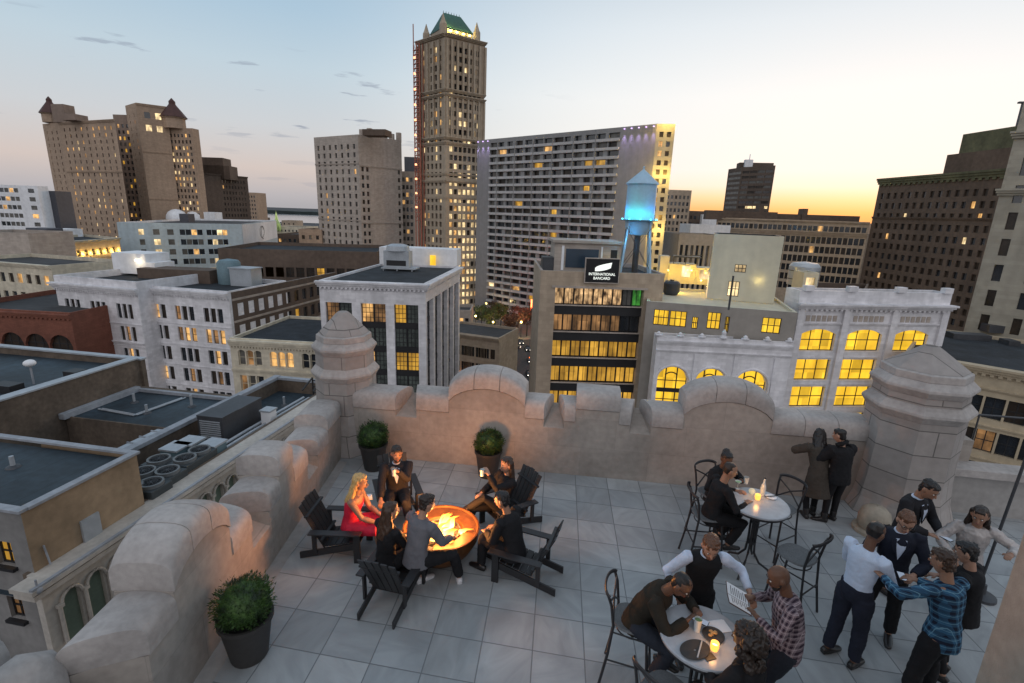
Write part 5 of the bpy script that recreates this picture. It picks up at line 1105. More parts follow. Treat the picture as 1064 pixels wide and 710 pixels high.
v = rth('air_handler', 'pale teal box air handler behind the ochre penthouse', 'air conditioner', (-15.8, 11.0, -4.3), rz=.05); q = MB(); q.box(-.8, .8, -.7, .7, .15, 1.35); q.build('housing', M['tealbox'], v, bevel=.03); q = MB(); q.lathe([(.3, 1.352), (.3, 1.42), (.26, 1.42)], 16, (-.3, .1, 0)); q.build('fan_ring', M['metal_dark'], v); q = MB(); q.box(-.7, .7, -.6, .6, 0, .148); q.build('curb', M['metal_dark'], v)
for i, (x, h) in enumerate(((-16.9, .7), (-16.6, .55), (-16.2, .8))):
    v = rth('roof_pipe', ('short grey', 'shortest', 'rust tipped')[i]+' vent pipe left of the teal air handler', 'pipe', (x, 12.2, -4.3)); q = MB(); q.tube([(0, 0, 0), (0, 0, h)], .04, 8); q.build('pipe', M['metal'], v); q = MB(); q.lathe([(.06, h), (.06, h+.08)], 8); q.build('tip', M['metal_dark'], v)
v = rth('duct_run', 'long pale blue metal duct lying along the white coping', 'duct', (-14.9, 12.5, -4.3)); q = MB(); q.box(-.55, .0, -2.2, 2.0, .35, 1.05); q.build('duct', M['metal'], v, bevel=.02)
q = MB()
for k in range(9): q.box(-.6, .05, -2.1+k*.48, -2.06+k*.48, .32, 1.08)
q.build('flange', M['nb_white'], v)
q = MB(); q.tube([(-.3, 2.1, .7), (-.3, 3.4, .7), (-.7, 4.2, .7)], .3, 14); q.build('round_duct', M['metal_dark'], v, smooth=40)
v = rth('steel_hood', 'shiny grey rounded plant hood at the left edge of the roofs', 'roof unit', (-23.2, 11.2, -3.0)); q = MB(); q.loft([(-.8, 0, .5), (.8, 0, .5)], [.6, .6], 18); q.build('hood', M['metal'], v, smooth=40); q = MB(); q.box(-.9, .9, -.5, .5, -.3, .1); q.build('base', M['metal_dark'], v)
for i, (x, y, z, h, lb) in enumerate(((-17.0, 15.6, -3.25, .35, 'small roof drain vent left on the upper flat roof'), (-15.9, 16.6, -3.25, .5, 'thin vent pipe near the back edge of the upper flat roof'), (-18.4, 16.4, -3.25, .4, 'stub vent pipe beside the brown parapet wall'), (-18.0, 11.4, -4.3, .6, 'lone vent pipe in the middle of the lowest roof'), (-13.8, 8.9, -1.65, .3, 'stub vent on the ochre penthouse roof'), (-13.0, 18.4, -3.6, .4, 'stub vent at the far end of the cornice building roof'), (-23.5, 14.0, -2.25, .5, 'vent pipe on the big dark roof left of the mushroom vent'))):
    v = rth('vent_pipe', lb, 'vent', (x, y, z)); q = MB(); q.tube([(0, 0, 0), (0, 0, h)], .05, 8); q.build('pipe', M['metal'], v); q = MB(); q.lathe([(.16, 0), (.14, .03), (.06, .06)], 12); q.build('flashing_collar', M['metal_dark'], v)
for i, (pts, lb) in enumerate((([(-19.0, 15.4, -3.2), (-17.2, 15.2, -3.2), (-16.9, 17.2, -3.2)], 'grey conduit crossing the upper flat roof'), ([(-20.0, 12.9, -4.25), (-17.6, 13.1, -4.25), (-17.3, 10.5, -4.25)], 'grey conduit crossing the lowest roof'), ([(-13.9, 10.2, -3.55), (-13.9, 12.4, -3.55), (-13.4, 13.6, -3.55)], 'insulated line feeding the condenser fans'))):
    q = MB(); q.tube(pts, .035, 6); q.tube([Vector(p)+Vector((.1, .08, 0)) for p in pts], .025, 6); tag(q.build('roof_conduit', M['metal']), lb, 'pipe')
# condenser fans
def condenser():
    v = thing('condenser_unit', 'x', 'air conditioner'); q = MB(); q.box(-.34, .34, -.34, .34, .0, .62); q.build('housing', surf('condenser_body', (.045, .055, .06), .5), v, bevel=.03)
    q = MB(); q.lathe([(.31, .621), (.31, .70), (.255, .70), (.245, .66)], 22, cap=False); q.build('fan_shroud', surf('fan_shroud_metal', (.14, .15, .155), .5), v, smooth=40)
    q = MB()
    for k in range(5):
        a = 2*PI*k/5; q.obox((.03*math.cos(a), .03*math.sin(a), .635), (.19*math.cos(a), .19*math.sin(a), 0), (-.08*math.sin(a), .08*math.cos(a), .03), (0, 0, .006))
    q.lathe([(.05, .63), (.05, .67)], 10); q.build('fan', M['frame'], v)
    q = MB()
    for k in range(3): q.lathe([(.08+.07*k, .695), (.088+.07*k, .695)], 20, cap=False)
    for k in range(6): a = PI*k/6; q.bar((-.25*math.cos(a), -.25*math.sin(a), .695), (.25*math.cos(a), .25*math.sin(a), .695), .008, .008)
    q.build('fan_guard', M['metal_dark'], v); v.scale = (1, 1, 1.25); return v
cu = condenser(); names = ['nearest condenser fan of the row beside the white coping', 'second condenser fan of the row beside the white coping', 'third condenser fan of the row beside the white coping',
    'nearest condenser fan of the row beside the cornice', 'second condenser fan of the row beside the cornice', 'third condenser fan of the row beside the cornice', 'farthest condenser fan of the row beside the cornice']
pos = [(136, 512), (150, 496), (166, 483), (158, 508), (175, 495), (193, 482), (208, 473)]
for i, (px, py) in enumerate(pos):
    p = atz(px, py, -2.9); o = cu if i == 0 else copy_tree(cu); o.location = (p.x, p.y, -3.55); o['label'] = names[i]; o['group'] = 'condenser fans on the neighbouring roof'
for i, (px, py, s, lb) in enumerate(((183, 468, .3, 'tall pale blue slotted vent box between the condenser fans'), (198, 462, .3, 'darker blue vent box beside the white coping'), (222, 464, .27, 'small pale vent box nearest the cornice'), (279, 429, .2, 'white goose neck vent near the far end of the roof'))):
    p = atz(px, py, -2.9); v = rth('vent_box', lb, 'vent', (p.x, p.y, -3.6)); q = MB(); q.box(-s, s, -s, s, 0, .8); q.build('housing', M['tealbox'] if i < 3 else M['whitep'], v, bevel=.03); q = MB(); q.box(-s-.03, s+.03, -s-.03, s+.03, .801, .86); q.build('cap', M['metal'], v)
v = rth('rooftop_air_conditioner', 'big dark grey packaged air conditioner on the neighbouring roof', 'air conditioner', (-13.1, 15.4, -3.6)); v.scale = (.8, .66, .8); q = MB(); q.box(-.62, .62, -1.6, 1.6, .2, 1.35); q.build('housing', M['metal_dark'], v, bevel=.02)
q = MB(); q.box(-.64, .64, -1.62, -.4, 1.351, 1.42); q.box(-.64, .64, -.38, 1.62, 1.351, 1.4); q.build('lid', M['metal_dark'], v, bevel=.01)
q = MB(); [q.box(-.5, .5, -1.64, -1.605, .35+.1*k, .40+.1*k) for k in range(9)]; q.build('louvre', M['metal'], v); q = MB(); q.box(-.6, .6, -1.5, 1.5, 0, .198); q.build('curb', M['frame'], v)
v = rth('pipe_run', 'parallel insulated pipes running along the neighbouring roof to the corner', 'pipes', (-12.2, 12.5, -3.6))
for dx in (-.15, .1, .3): q = MB(); q.tube([(dx, -.5, .3), (dx, 2.5, .32), (dx+.1, 6.2, .32)], .06, 8); q.build('pipe', M['metal'], v, smooth=True)
q = MB(); [q.box(-.3, .5, y, y+.08, 0, .25) for y in (0, 1.5, 3, 4.5)]; q.build('support', M['frame'], v)
v = rth('roof_ladder_frame', 'black steel ladder frame at the roof corner by the turret', 'ladder', (-11.9, 18.9, -3.6)); q = MB()
for dx in (0, .5): q.bar((dx, 0, 0), (dx, 0, 1.2), .05, .05); q.bar((dx, 0, 1.2), (dx, -.8, .9), .05, .05)
for k in range(4): q.bar((0, 0, .25+.28*k), (.5, 0, .25+.28*k), .04, .04)
q.build('frame', M['frame'], v)

# ------------------------------------------------------------------ planters
M['pot'] = surf('dark_grey_pot', (.035, .033, .032), .55, .15, 3, .1, 20, spec=.4)
def leafmat():
    m, nt, b = newmat('boxwood_leaves'); oi = nd(nt, 'ShaderNodeTexCoord'); n = nd(nt, 'ShaderNodeTexNoise'); n.inputs['Scale'].default_value = 9; ln(nt, oi.outputs['Object'], n.inputs['Vector'])
    r = nd(nt, 'ShaderNodeValToRGB'); r.color_ramp.elements[0].position = .35; r.color_ramp.elements[0].color = (.008, .022, .005, 1); r.color_ramp.elements[1].position = .68; r.color_ramp.elements[1].color = (.055, .12, .022, 1); ln(nt, n.outputs['Fac'], r.inputs[0]); ln(nt, r.outputs[0], b.inputs['Base Color'])
    b.inputs['Roughness'].default_value = .6; return m
M['leaf'] = leafmat()
def planter(label, loc, R=.28, seed=1):
    rnd = random.Random(seed); v = thing('potted_bush', label, 'plant', loc, 0, 'clipped boxwood bushes in dark pots on the terrace'); q = MB(); h = .52
    q.lathe([(R*.68, 0), (R*.72, .02), (R*.98, h-.05), (R*1.06, h-.045), (R*1.06, h), (R*.95, h), (R*.92, h-.06), (.01, h-.06)], 28, cap=False); q.build('pot', M['pot'], v, smooth=35)
    q = MB(); q.lathe([(R*.9, h-.055), (.01, h-.04)], 20, cap=False); q.build('soil', M['frame'], v)
    q = MB(); c = Vector((0, 0, h+R*.62))
    for i in range(4600):
        d = Vector((rnd.gauss(0, 1), rnd.gauss(0, 1), rnd.gauss(0, 1))).normalized()
        if d.z < -.75: continue
        k = .94+.20*noise.noise(d*2.2+Vector((seed, 0, 0)))+.06*noise.noise(d*7); r = R*1.12*k*(rnd.random()**.22)
        if rnd.random() < .12: r *= rnd.uniform(1.04, 1.2)
        p = c+Vector((d.x*r, d.y*r, d.z*r*.88)); s = rnd.uniform(.018, .034)
        a = (d+Vector((rnd.uniform(-.8, .8), rnd.uniform(-.8, .8), rnd.uniform(-.3, .9)))).normalized(); b_ = a.cross(Vector((rnd.random(), rnd.random(), rnd.random()))).normalized()
        q.quad(p-b_*s*.45, p+a*s*.7, p+b_*s*.45, p+a*s*1.7)
    q.ball(c, (R*.93, R*.93, R*.8), 16, 10)
    q.build('foliage', M['leaf'], v, fixn=False)
    q = MB()
    for k in range(9):
        a = rnd.random()*6.28; q.loft([(0, 0, h-.05), (.3*R*math.cos(a), .3*R*math.sin(a), h+.15), (.6*R*math.cos(a), .6*R*math.sin(a), h+.15+rnd.random()*.25)], [.012, .009, .004], 5)
    q.build('stem', M['frame'], v); return v
planter('largest boxwood bush in a dark pot by the left wall in the foreground', (-3.47, 3.95, 0), .265, 1)
planter('boxwood bush in a dark pot in the corner by the left turret', (-3.95, 8.12, 0), .255, 2)
planter('boxwood bush in a dark pot against the back wall under the arched merlon', (-1.78, 8.36, 0), .245, 3)

# ------------------------------------------------------------------ fire bowl
fb = thing('fire_bowl', 'round corten steel fire bowl with burning orange flames', 'fire pit', (-1.93, 5.98, 0))
M['corten'] = surf('corten_steel', (.15, .06, .018), .5, .3, 3, .2, 15, metal=.5, bump=.2, bscale=30)
R = .53
q = MB(); q.lathe([(.24, 0), (.30, .02), (.43, .16), (.52, .32), (R, .45), (R+.012, .455), (R+.012, .475), (R-.012, .475), (R-.03, .455)], 40, cap=False); q.build('bowl', M['corten'], fb, smooth=40)
q = MB(); q.lathe([(R-.03, .455), (.32, .425), (.29, .385), (.01, .375)], 40, cap=False); q.build('burner_pan', M['corten'], fb, smooth=40)
q = MB()
for k in range(70):
    a = random.random()*6.28; r = .27*math.sqrt(random.random()); q.ball((r*math.cos(a), r*math.sin(a), .385), (.035, .03, .022), 7, 5)
q.build('lava_rock', surf('lava_rock', (.03, .02, .018), .9), fb, smooth=True)
q = MB()
for rr_ in (.16, .27): q.tube([(rr_*math.cos(t), rr_*math.sin(t), .41) for t in [2*PI*i/24 for i in range(25)]], .012, 6)
q.build('burner_ring', M['metal_dark'], fb)
def flamemat():
    m, nt, b = newmat('flame'); nt.nodes.remove(b); out = nt.nodes['Material Output']
    em = nd(nt, 'ShaderNodeEmission'); tr = nd(nt, 'ShaderNodeBsdfTransparent'); mx = nd(nt, 'ShaderNodeMixShader')
    tc = nd(nt, 'ShaderNodeTexCoord'); sx = nd(nt, 'ShaderNodeSeparateXYZ'); ln(nt, tc.outputs['Generated'], sx.inputs[0])
    r = nd(nt, 'ShaderNodeValToRGB'); e = r.color_ramp.elements; e[0].color = (1, .62, .16, 1); e[1].color = (1, .22, .02, 1); ln(nt, sx.outputs[2], r.inputs[0]); ln(nt, r.outputs[0], em.inputs[0])
    st = nd(nt, 'ShaderNodeMapRange'); st.inputs['To Min'].default_value = 13; st.inputs['To Max'].default_value = 3.5; ln(nt, sx.outputs[2], st.inputs['Value']); ln(nt, st.outputs[0], em.inputs[1])
    lw = nd(nt, 'ShaderNodeLayerWeight'); lw.inputs['Blend'].default_value = .35; mr = nd(nt, 'ShaderNodeMapRange'); mr.inputs['From Min'].default_value = .2; mr.inputs['From Max'].default_value = .9; mr.inputs['To Min'].default_value = .95; mr.inputs['To Max'].default_value = .05; ln(nt, lw.outputs['Facing'], mr.inputs['Value'])
    ln(nt, mr.outputs[0], mx.inputs[0]); ln(nt, tr.outputs[0], mx.inputs[1]); ln(nt, em.outputs[0], mx.inputs[2]); ln(nt, mx.outputs[0], out.inputs['Surface']); return m
M['flame'] = flamemat(); rnd = random.Random(3)
for k in range(30):
    a = rnd.random()*6.28; r = .29*math.sqrt(rnd.random()); x, y = r*math.cos(a), r*math.sin(a); h = rnd.uniform(.10, .25)*(1.25-r*2); w = rnd.uniform(.03, .06); lx, ly = rnd.uniform(.02, .2), rnd.uniform(-.05, .05)
    q = MB(); q.loft([(x, y, .39), (x+.01, y, .39+h*.2), (x+lx*.3, y+ly*.3, .39+h*.5), (x+lx*.5, y+ly*.7, .39+h*.8), (x+lx, y+ly, .39+h)], [w*.7, w, w*.75, w*.35, .003], 9)
    q.build('flame', M['flame'], fb, smooth=True)
for (x, y, z, e, s) in ((0, 0, .70, 78, .14), (.16, .05, .58, 60, .1), (-.18, -.12, .57, 50, .1)):
    Lt = bpy.data.lights.new('fire_light', 'POINT'); Lt.energy = e; Lt.color = (1, .36, .09); Lt.shadow_soft_size = s; o = bpy.data.objects.new('fire_light', Lt); o.location = Vector((-1.93+x, 5.98+y, z)); COL.objects.link(o)
nc = thing('drink_glass', 'small glass with amber drink standing on the fire bowl rim', 'glass', (-1.93-.33, 5.98-.36, .45))
M['glassware'] = surf('clear_glassware', (.55, .6, .62), .08, .05, 3, spec=1); M['amber'] = surf('amber_drink', (.45, .2, .04), .2)
q = MB(); q.lathe([(.032, 0), (.036, .09)], 14); q.build('tumbler', M['glassware'], nc, smooth=40); q = MB(); q.lathe([(.033, .091), (.033, .094)], 14); q.build('drink', M['amber'], nc)

# ------------------------------------------------------------------ adirondack chairs
M['chair'] = surf('black_painted_wood', (.018, .018, .02), .45, .2, 4, .1, 20, spec=.5)
def adirondack():
    v = thing('adirondack_chair', 'x', 'chair'); W_ = .27
    q = MB()
    for i in range(6):
        t0 = i/6; y0 = .36-.11*i; z0 = .375-.023*i; q.obox((-W_, y0-.1, z0-.021), (2*W_, 0, 0), (0, .1, .021), (0, -.004, .02))
    q.build('seat', M['chair'], v, bevel=.004)
    q = MB()
    for i in range(5):
        x = -W_+.02+i*.107; k = 1-abs(i-2)*.02; fx = (i-2)*.012
        q.obox((x, -.25, .23), (.098, 0, 0), (0, -.006, -.018) and (0, -.02, -.008), (fx, -.38*k, .78*k))
    q.bar((-.29, -.30, .36), (.29, -.30, .36), .05, .03); q.bar((-.31, -.52, .80), (.31, -.52, .80), .06, .03); q.build('backrest', M['chair'], v, bevel=.004)
    for s in (-1, 1):
        q = MB(); q.obox((s*.36-.065, -.46, .545), (.13, 0, 0), (0, .86, .03), (0, 0, .024)); q.build('armrest', M['chair'], v, bevel=.006)
        q = MB(); q.box(s*.305-.02, s*.305+.02, .25, .36, 0, .558); q.build('front_leg', M['chair'], v, bevel=.004)
        q = MB(); q.obox((s*.275-.015, .34, .25), (.03, 0, 0), (0, 0, .12), (0, -1.02, -.25)); q.build('rear_leg', M['chair'], v, bevel=.004)
        q = MB(); q.bar((s*.32, -.40, .14), (s*.32, -.40, .545), .03, .07, (0, 1, 0)); q.build('arm_support', M['chair'], v)
    v.scale = (.84, .84, .84); return v
ad = adirondack(); FP = Vector((-1.93, 5.98, 0))
ADS = [(-3.30, 5.80, -1.45, 'black adirondack chair by the left wall holding the woman in red'), (-2.92, 6.80, -2.6, 'black adirondack chair of the suited man before the corner planter'),
       (-2.26, 5.18, -.08, 'black adirondack chair seen from behind, shared by the couple'), (-.78, 5.84, 1.42, 'black adirondack chair with tilted back to the right of the fire bowl'), (-1.18, 6.88, 2.35, 'black adirondack chair of the reclining woman near the back wall planter')]
for i, (x, y, rz, lb) in enumerate(ADS):
    o = ad if i == 0 else copy_tree(ad); o.location = (x, y, 0); o.rotation_euler = (0, 0, rz); o['label'] = lb; o['group'] = 'black adirondack chairs around the fire bowl'
nk = tag(MB().build('x', M['whitep']), None); bpy.data.objects.remove(nk)
q = MB(); c = Vector((-3.24, 6.17, .585)); q.obox(c, (.16, .06, 0), (-.05, .1, 0), (0, 0, .02)); q.obox(c+Vector((.03, .02, .021)), (.11, .05, 0), (-.03, .07, .0), (0, 0, .025)); tag(q.build('napkin', M['whitep'], bevel=.004), 'folded white napkin lying on the arm of the chair by the left wall', 'napkin')

# ------------------------------------------------------------------ bar tables and stools
M['ttop'] = surf('grey_marble_top', (.36, .38, .41), .25, .12, 4, .08, 14, spec=.6)
M['iron'] = surf('black_cast_iron', (.02, .02, .023), .45, .2, 6, .1, 30, spec=.5)
def bar_table(label, loc, rz, R=.40):
    v = thing('bar_table', label, 'table', loc, rz, 'round bar tables'); H_ = 1.02
    q = MB(); q.lathe([(R-.012, H_), (R, H_+.008), (R, H_+.028), (R-.01, H_+.035)], 48); q.build('table_top', M['ttop'], v, smooth=30)
    q = MB(); q.lathe([(R-.014, H_-.03), (R-.014, H_-.001)], 48); q.lathe([(.10, H_-.06), (.16, H_-.031)], 16); q.build('rim', M['iron'], v)
    for k in range(4):
        a = PI/4+k*PI/2; c, s = math.cos(a), math.sin(a); q = MB(); q.tube([(.12*c, .12*s, H_-.05), (.05*c, .05*s, H_-.2), (.045*c, .045*s, .45), (.06*c, .06*s, .28), (.14*c, .14*s, .16), (.26*c, .26*s, .12), (.32*c, .32*s, .03), (.35*c, .35*s, .0)], .016, 8); q.build('leg', M['iron'], v, smooth=True)
    q = MB()
    for z in (.42, .75): q.lathe([(.062, z), (.062, z+.03)], 12)
    q.build('collar', M['iron'], v); return v
T1 = Vector((2.39, 6.66, 0)); T2 = Vector((1.20, 4.12, 0))
bar_table('round bar table with candle and bottle near the back wall', T1, .2, .40)
bar_table('round bar table in the foreground where the menu is being read', T2, .5, .39)
M['stoolseat'] = surf('grey_wicker_seat', (.10, .105, .11), .6, .1, 20, .2, 60)
def stool():
    v = thing('bar_stool', 'x', 'stool'); q = MB(); q.loft([(0, 0, .735), (0, 0, .75), (0, 0, .765)], [(.20, .20), (.215, .215), (.20, .20)], 28, up=(0, 1, 0), sq=.75); q.build('seat', M['stoolseat'], v, smooth=40)
    for sx in (-1, 1):
        q = MB(); q.tube([(sx*.15, .15, .74), (sx*.19, .22, 0)], .014, 8); q.build('front_leg', M['iron'], v, smooth=True)
        q = MB(); q.tube([(sx*.21, -.27, 0), (sx*.185, -.21, .4), (sx*.175, -.18, .75), (sx*.195, -.215, 1.0), (sx*.20, -.25, 1.10)], .015, 8); q.build('rear_leg', M['iron'], v, smooth=True)
        q = MB(); q.tube([(-sx*.17, -.185, .80), (0, -.215, .95), (sx*.19, -.225, 1.06)], .011, 7); q.build('cross_brace', M['iron'], v, smooth=True)
        q = MB(); q.tube([(sx*.178, .19, .33), (sx*.19, -.225, .33)], .010, 6); q.build('side_stretcher', M['iron'], v)
    q = MB(); pts = [(.205*math.sin(t)*1.0, -.235-.075*math.cos(t), 1.10+.035*math.cos(t)) for t in [-PI/2+PI*i/12 for i in range(13)]]; q.loft(pts, [(.012, .024)]*13, 8, up=(0, 0, 1)); q.build('top_rail', M['iron'], v, smooth=True)
    for y, z in ((.195, .25), (-.222, .4)): q = MB(); q.tube([(-.18, y, z), (.18, y, z)], .010, 6); q.build('stretcher', M['iron'], v)
    q = MB(); q.tube([(.175*math.cos(t), .175*math.sin(t), .66) for t in [2*PI*i/20 for i in range(21)]], .008, 6); q.build('seat_ring', M['iron'], v); return v
st = stool()
STL = [(1.78, 6.72, -1.45, 'cross back bar stool under the dark haired man at the back table'), (2.86, 7.14, 2.25, 'empty cross back bar stool between the back table and the wall'), (2.72, 6.02, .75, 'empty cross back bar stool nearest the white shirted man'),
       (.62, 4.52, -1.75, 'cross back bar stool of the leaning man left of the front table'), (.86, 3.72, -.75, 'empty dark bar stool at the bottom edge below the front table'), (1.62, 3.62, .45, 'bar stool hidden under the curly haired woman'), (1.98, 7.32, -2.6, 'bar stool of the woman with raised hair by the back wall')]
for i, (x, y, rz, lb) in enumerate(STL):
    o = st if i == 0 else copy_tree(st); o.location = (x, y, 0); o.rotation_euler = (0, 0, rz); o['label'] = lb; o['group'] = 'black cross back bar stools'
# things on the tables
def cand(label, px, py, z, e=1.2):
    p = atz(px, py, z); v = thing('candle_holder', label, 'candle', p, 0, 'amber candle holders'); q = MB(); q.lathe([(.03, 0), (.038, .03), (.036, .075)], 16, cap=False); q.build('glass_cup', glow('amber_candle_glass', (1, .38, .05), 2.2) if 'candle' not in M else M['candle'], v, smooth=40)
    q = MB(); q.lathe([(.028, .002), (.028, .04)], 12); q.build('wax', M['lamp_y'], v)
    Lt = bpy.data.lights.new('candle_light', 'POINT'); Lt.energy = e; Lt.color = (1, .45, .12); Lt.shadow_soft_size = .03; o = bpy.data.objects.new('candle_light', Lt); o.location = p+Vector((0, 0, .13)); COL.objects.link(o)
ZT = 1.056
cand('glowing amber candle on the back bar table', 787, 519, ZT); cand('glowing amber candle on the front bar table', 742, 675, ZT)
p = atz(792, 514, ZT); v = thing('bottle', 'clear glass bottle behind the candle on the back table', 'bottle', p); q = MB(); q.lathe([(.036, 0), (.038, .10), (.03, .15), (.014, .19), (.014, .25)], 16); q.build('body', M['glassware'], v, smooth=40); q = MB(); q.lathe([(.016, .251), (.016, .27)], 10); q.build('cap', M['frame'], v)
p = atz(781, 513, ZT); v = thing('napkin_glow_ball', 'pale glowing ball in place of the white napkin left of the bottle, back table', 'candle', p); q = MB(); q.ball((0, 0, .04), (.045, .045, .04)); q.build('globe', glow('napkin_glow', (1, .85, .55), .5), v, smooth=True); q = MB(); q.lathe([(.03, 0), (.03, .006)], 12); q.build('foot', M['glassware'], v)  # glowing ball put where a white napkin lies
def tumbler(label, px, py, liquid):
    p = atz(px, py, ZT); v = thing('cocktail_glass', label, 'glass', p); q = MB(); q.lathe([(.03, 0), (.03, .004), (.005, .01), (.005, .07), (.045, .12)], 16, cap=False); q.build('bowl', M['glassware'], v, smooth=40); q = MB(); q.lathe([(.038, .112), (.01, .113)], 14); q.build('drink', liquid, v)
tumbler('pale green cocktail on the back table by the woman', 766, 508, surf('green_drink', (.35, .5, .25), .2)); 
p = atz(724, 655, ZT); v = thing('highball_glass', 'tall glass of green drink on the front table by his hands', 'glass', p); q = MB(); q.lathe([(.030, 0), (.036, .13)], 16, cap=False); q.build('tumbler', M['glassware'], v, smooth=40); q = MB(); q.lathe([(.029, .004), (.033, .11)], 14); q.build('drink', surf('mint_drink', (.16, .26, .10), .3), v)
p = atz(801, 517, ZT); v = thing('dish', 'small white dish with dark fork on the back table', 'dish', p); q = MB(); q.lathe([(.04, 0), (.075, .012), (.07, .014), (.01, .006)], 20, cap=False); q.build('plate', M['whitep'], v, smooth=40); q = MB(); q.bar((-.09, -.03, .02), (.08, .03, .02), .012, .006); q.build('fork', M['metal_dark'], v)
p = atz(741, 661, ZT); v = thing('dinner_plate', 'dark round plate of food on the front table', 'plate', p); q = MB(); q.lathe([(.05, 0), (.10, .015), (.095, .018), (.01, .008)], 24, cap=False); q.build('plate', M['pot'], v, smooth=40); q = MB(); [q.ball((random.uniform(-.04, .04), random.uniform(-.04, .04), .02), (.02, .016, .012), 7, 5) for _ in range(9)]; q.build('food', surf('golden_food', (.38, .24, .10), .6, .4, 20), v, smooth=True)
p = atz(722, 676, ZT); v = thing('serving_tray', 'dark oval serving tray at the near left of the front table', 'tray', p, .6); q = MB(); q.lathe([(.08, 0), (.13, .012), (.125, .016), (.01, .005)], 28, ex=1.15, ey=.8, cap=False); q.build('tray', M['pot'], v, smooth=40); q = MB(); q.bar((-.05, -.08, .02), (.12, .04, .02), .012, .006); q.build('spoon', M['metal'], v)
q = MB(); q.box(-.05, .05, -.035, .035, 0, .006); q.xform(Matrix.Rotation(.5, 4, 'Z')); o = tag(q.build('phone', M['frame'], bevel=.002), 'black phone lying on the front table by the candle', 'phone'); o.location = atz(737, 683, ZT)
q = MB(); q.box(-.09, .09, -.06, .06, 0, .003); q.box(-.05, .10, -.09, .05, .0035, .006); q.xform(Matrix.Rotation(.35, 4, 'Z')); o = tag(q.build('paper_napkins', M['whitep']), 'white paper napkins lying flat on the front table', 'napkin'); o.location = atz(745, 650, ZT)
# stone capped floor lantern by the turret
v = thing('floor_lantern', 'squat beige domed floor lantern with slots at the foot of the right turret', 'lamp', (4.66, 8.05, 0)); M['lant'] = surf('beige_lantern', (.33, .29, .23), .7, .15, 4, .1, 15)
q = MB(); q.lathe([(.28, 0), (.28, .05), (.24, .07)], 28); q.build('base_ring', M['lant'], v, smooth=35); q = MB(); q.lathe([(.21, .07), (.225, .12), (.225, .26), (.20, .36), (.13, .43), (.01, .46)], 28, cap=False); q.build('dome', M['lant'], v, smooth=40)
for k in range(2): q = MB(); q.obox((-.12, -.232, .17+.07*k), (.24, 0, 0), (0, .05, 0), (0, 0, .03)); q.build('slot', M['frame'], v)

# ------------------------------------------------------------------ street trees, street lamps and cars in the gap
def crown_mat(nm, c):
    m, nt, b = newmat(nm); n = nd(nt, 'ShaderNodeTexNoise'); n.inputs['Scale'].default_value = .9; tc = nd(nt, 'ShaderNodeTexCoord'); ln(nt, tc.outputs['Object'], n.inputs['Vector'])
    r = nd(nt, 'ShaderNodeValToRGB'); r.color_ramp.elements[0].position = .35; r.color_ramp.elements[0].color = (*[x*.35 for x in c], 1); r.color_ramp.elements[1].position = .65; r.color_ramp.elements[1].color = (*[x*1.6 for x in c], 1); ln(nt, n.outputs['Fac'], r.inputs[0]); ln(nt, r.outputs[0], b.inputs['Base Color']); b.inputs['Roughness'].default_value = .8; return m
M['crown_g'] = crown_mat('green_crown', (.06, .085, .025)); M['crown_r'] = crown_mat('russet_crown', (.11, .05, .03)); M['bark'] = surf('bark', (.05, .04, .03), .9)
def tree(loc, h, R, mat, label, seed):
    rnd = random.Random(seed); v = thing('street_tree', label, 'tree', loc, 0, 'trees on the plaza in the street gap'); q = MB(); q.loft([(0, 0, 0), (.1, 0, h*.3), (0, .1, h*.6), (0, 0, h*.85)], [.22, .17, .11, .04], 7)
    for k in range(6): a = rnd.random()*6.28; z = h*(.35+.07*k); q.loft([(0, 0, z), (R*.4*math.cos(a), R*.4*math.sin(a), z+h*.12), (R*.75*math.cos(a), R*.75*math.sin(a), z+h*.22)], [.09, .06, .02], 5)
    q.build('trunk', M['bark'], v, smooth=True); q = MB(); cl = [(Vector((rnd.uniform(-.6, .6)*R, rnd.uniform(-.6, .6)*R, h*rnd.uniform(.5, .95))), R*rnd.uniform(.3, .55)) for _ in range(13)]
    for c, r in cl:
        for _ in range(110):
            d = Vector((rnd.gauss(0, 1), rnd.gauss(0, 1), rnd.gauss(0, 1))).normalized(); p = c+d*r*rnd.random()**.4; s = rnd.uniform(.14, .3); a = Vector((rnd.gauss(0, 1), rnd.gauss(0, 1), rnd.gauss(0, 1))).normalized(); b_ = a.cross(d).normalized() if a.cross(d).length > .01 else Vector((1, 0, 0)); q.quad(p-a*s, p-b_*s, p+a*s, p+b_*s)
    q.build('crown', M[mat], v, fixn=False)
tl = [(500, 336, 'crown_g', 'leftmost green tree beside the lit slab base'), (508, 343, 'crown_g', 'green tree nearest the corner shop roof'), (520, 338, 'crown_g', 'green tree left of the russet trees'), (529, 346, 'crown_r', 'russet tree in the middle of the plaza'), (538, 338, 'crown_r', 'russet tree left of the red sign glow'), (547, 344, 'crown_r', 'russet tree under the red sign glow'), (553, 335, 'crown_g', 'green tree beside the tan office corner'), (514, 332, 'crown_r', 'small russet tree close to the slab')]
for i, (px, py, mt, lb) in enumerate(tl):
    p = atz(px, py+6, ZS); tree(p, 9+(i % 3), 4, mt, lb, i+40)
p = atz(556, 316, ZS+12); rs = thing('red_sign', 'glowing red and orange sign in the street gap', 'sign', p); q = MB(); q.box(-1.6, 1.6, -.2, .2, -1.6, 1.6); q.build('panel', M['lamp_red'], rs); q = MB(); q.box(-.9, .9, -.25, -.21, -.9, .9); q.build('panel_core', glow('orange_sign_core', (1, .5, .05), 6), rs); q = MB(); q.bar((1.7, 0, -13), (1.7, 0, 2), .25, .25); q.build('post', M['metal_dark'], rs)
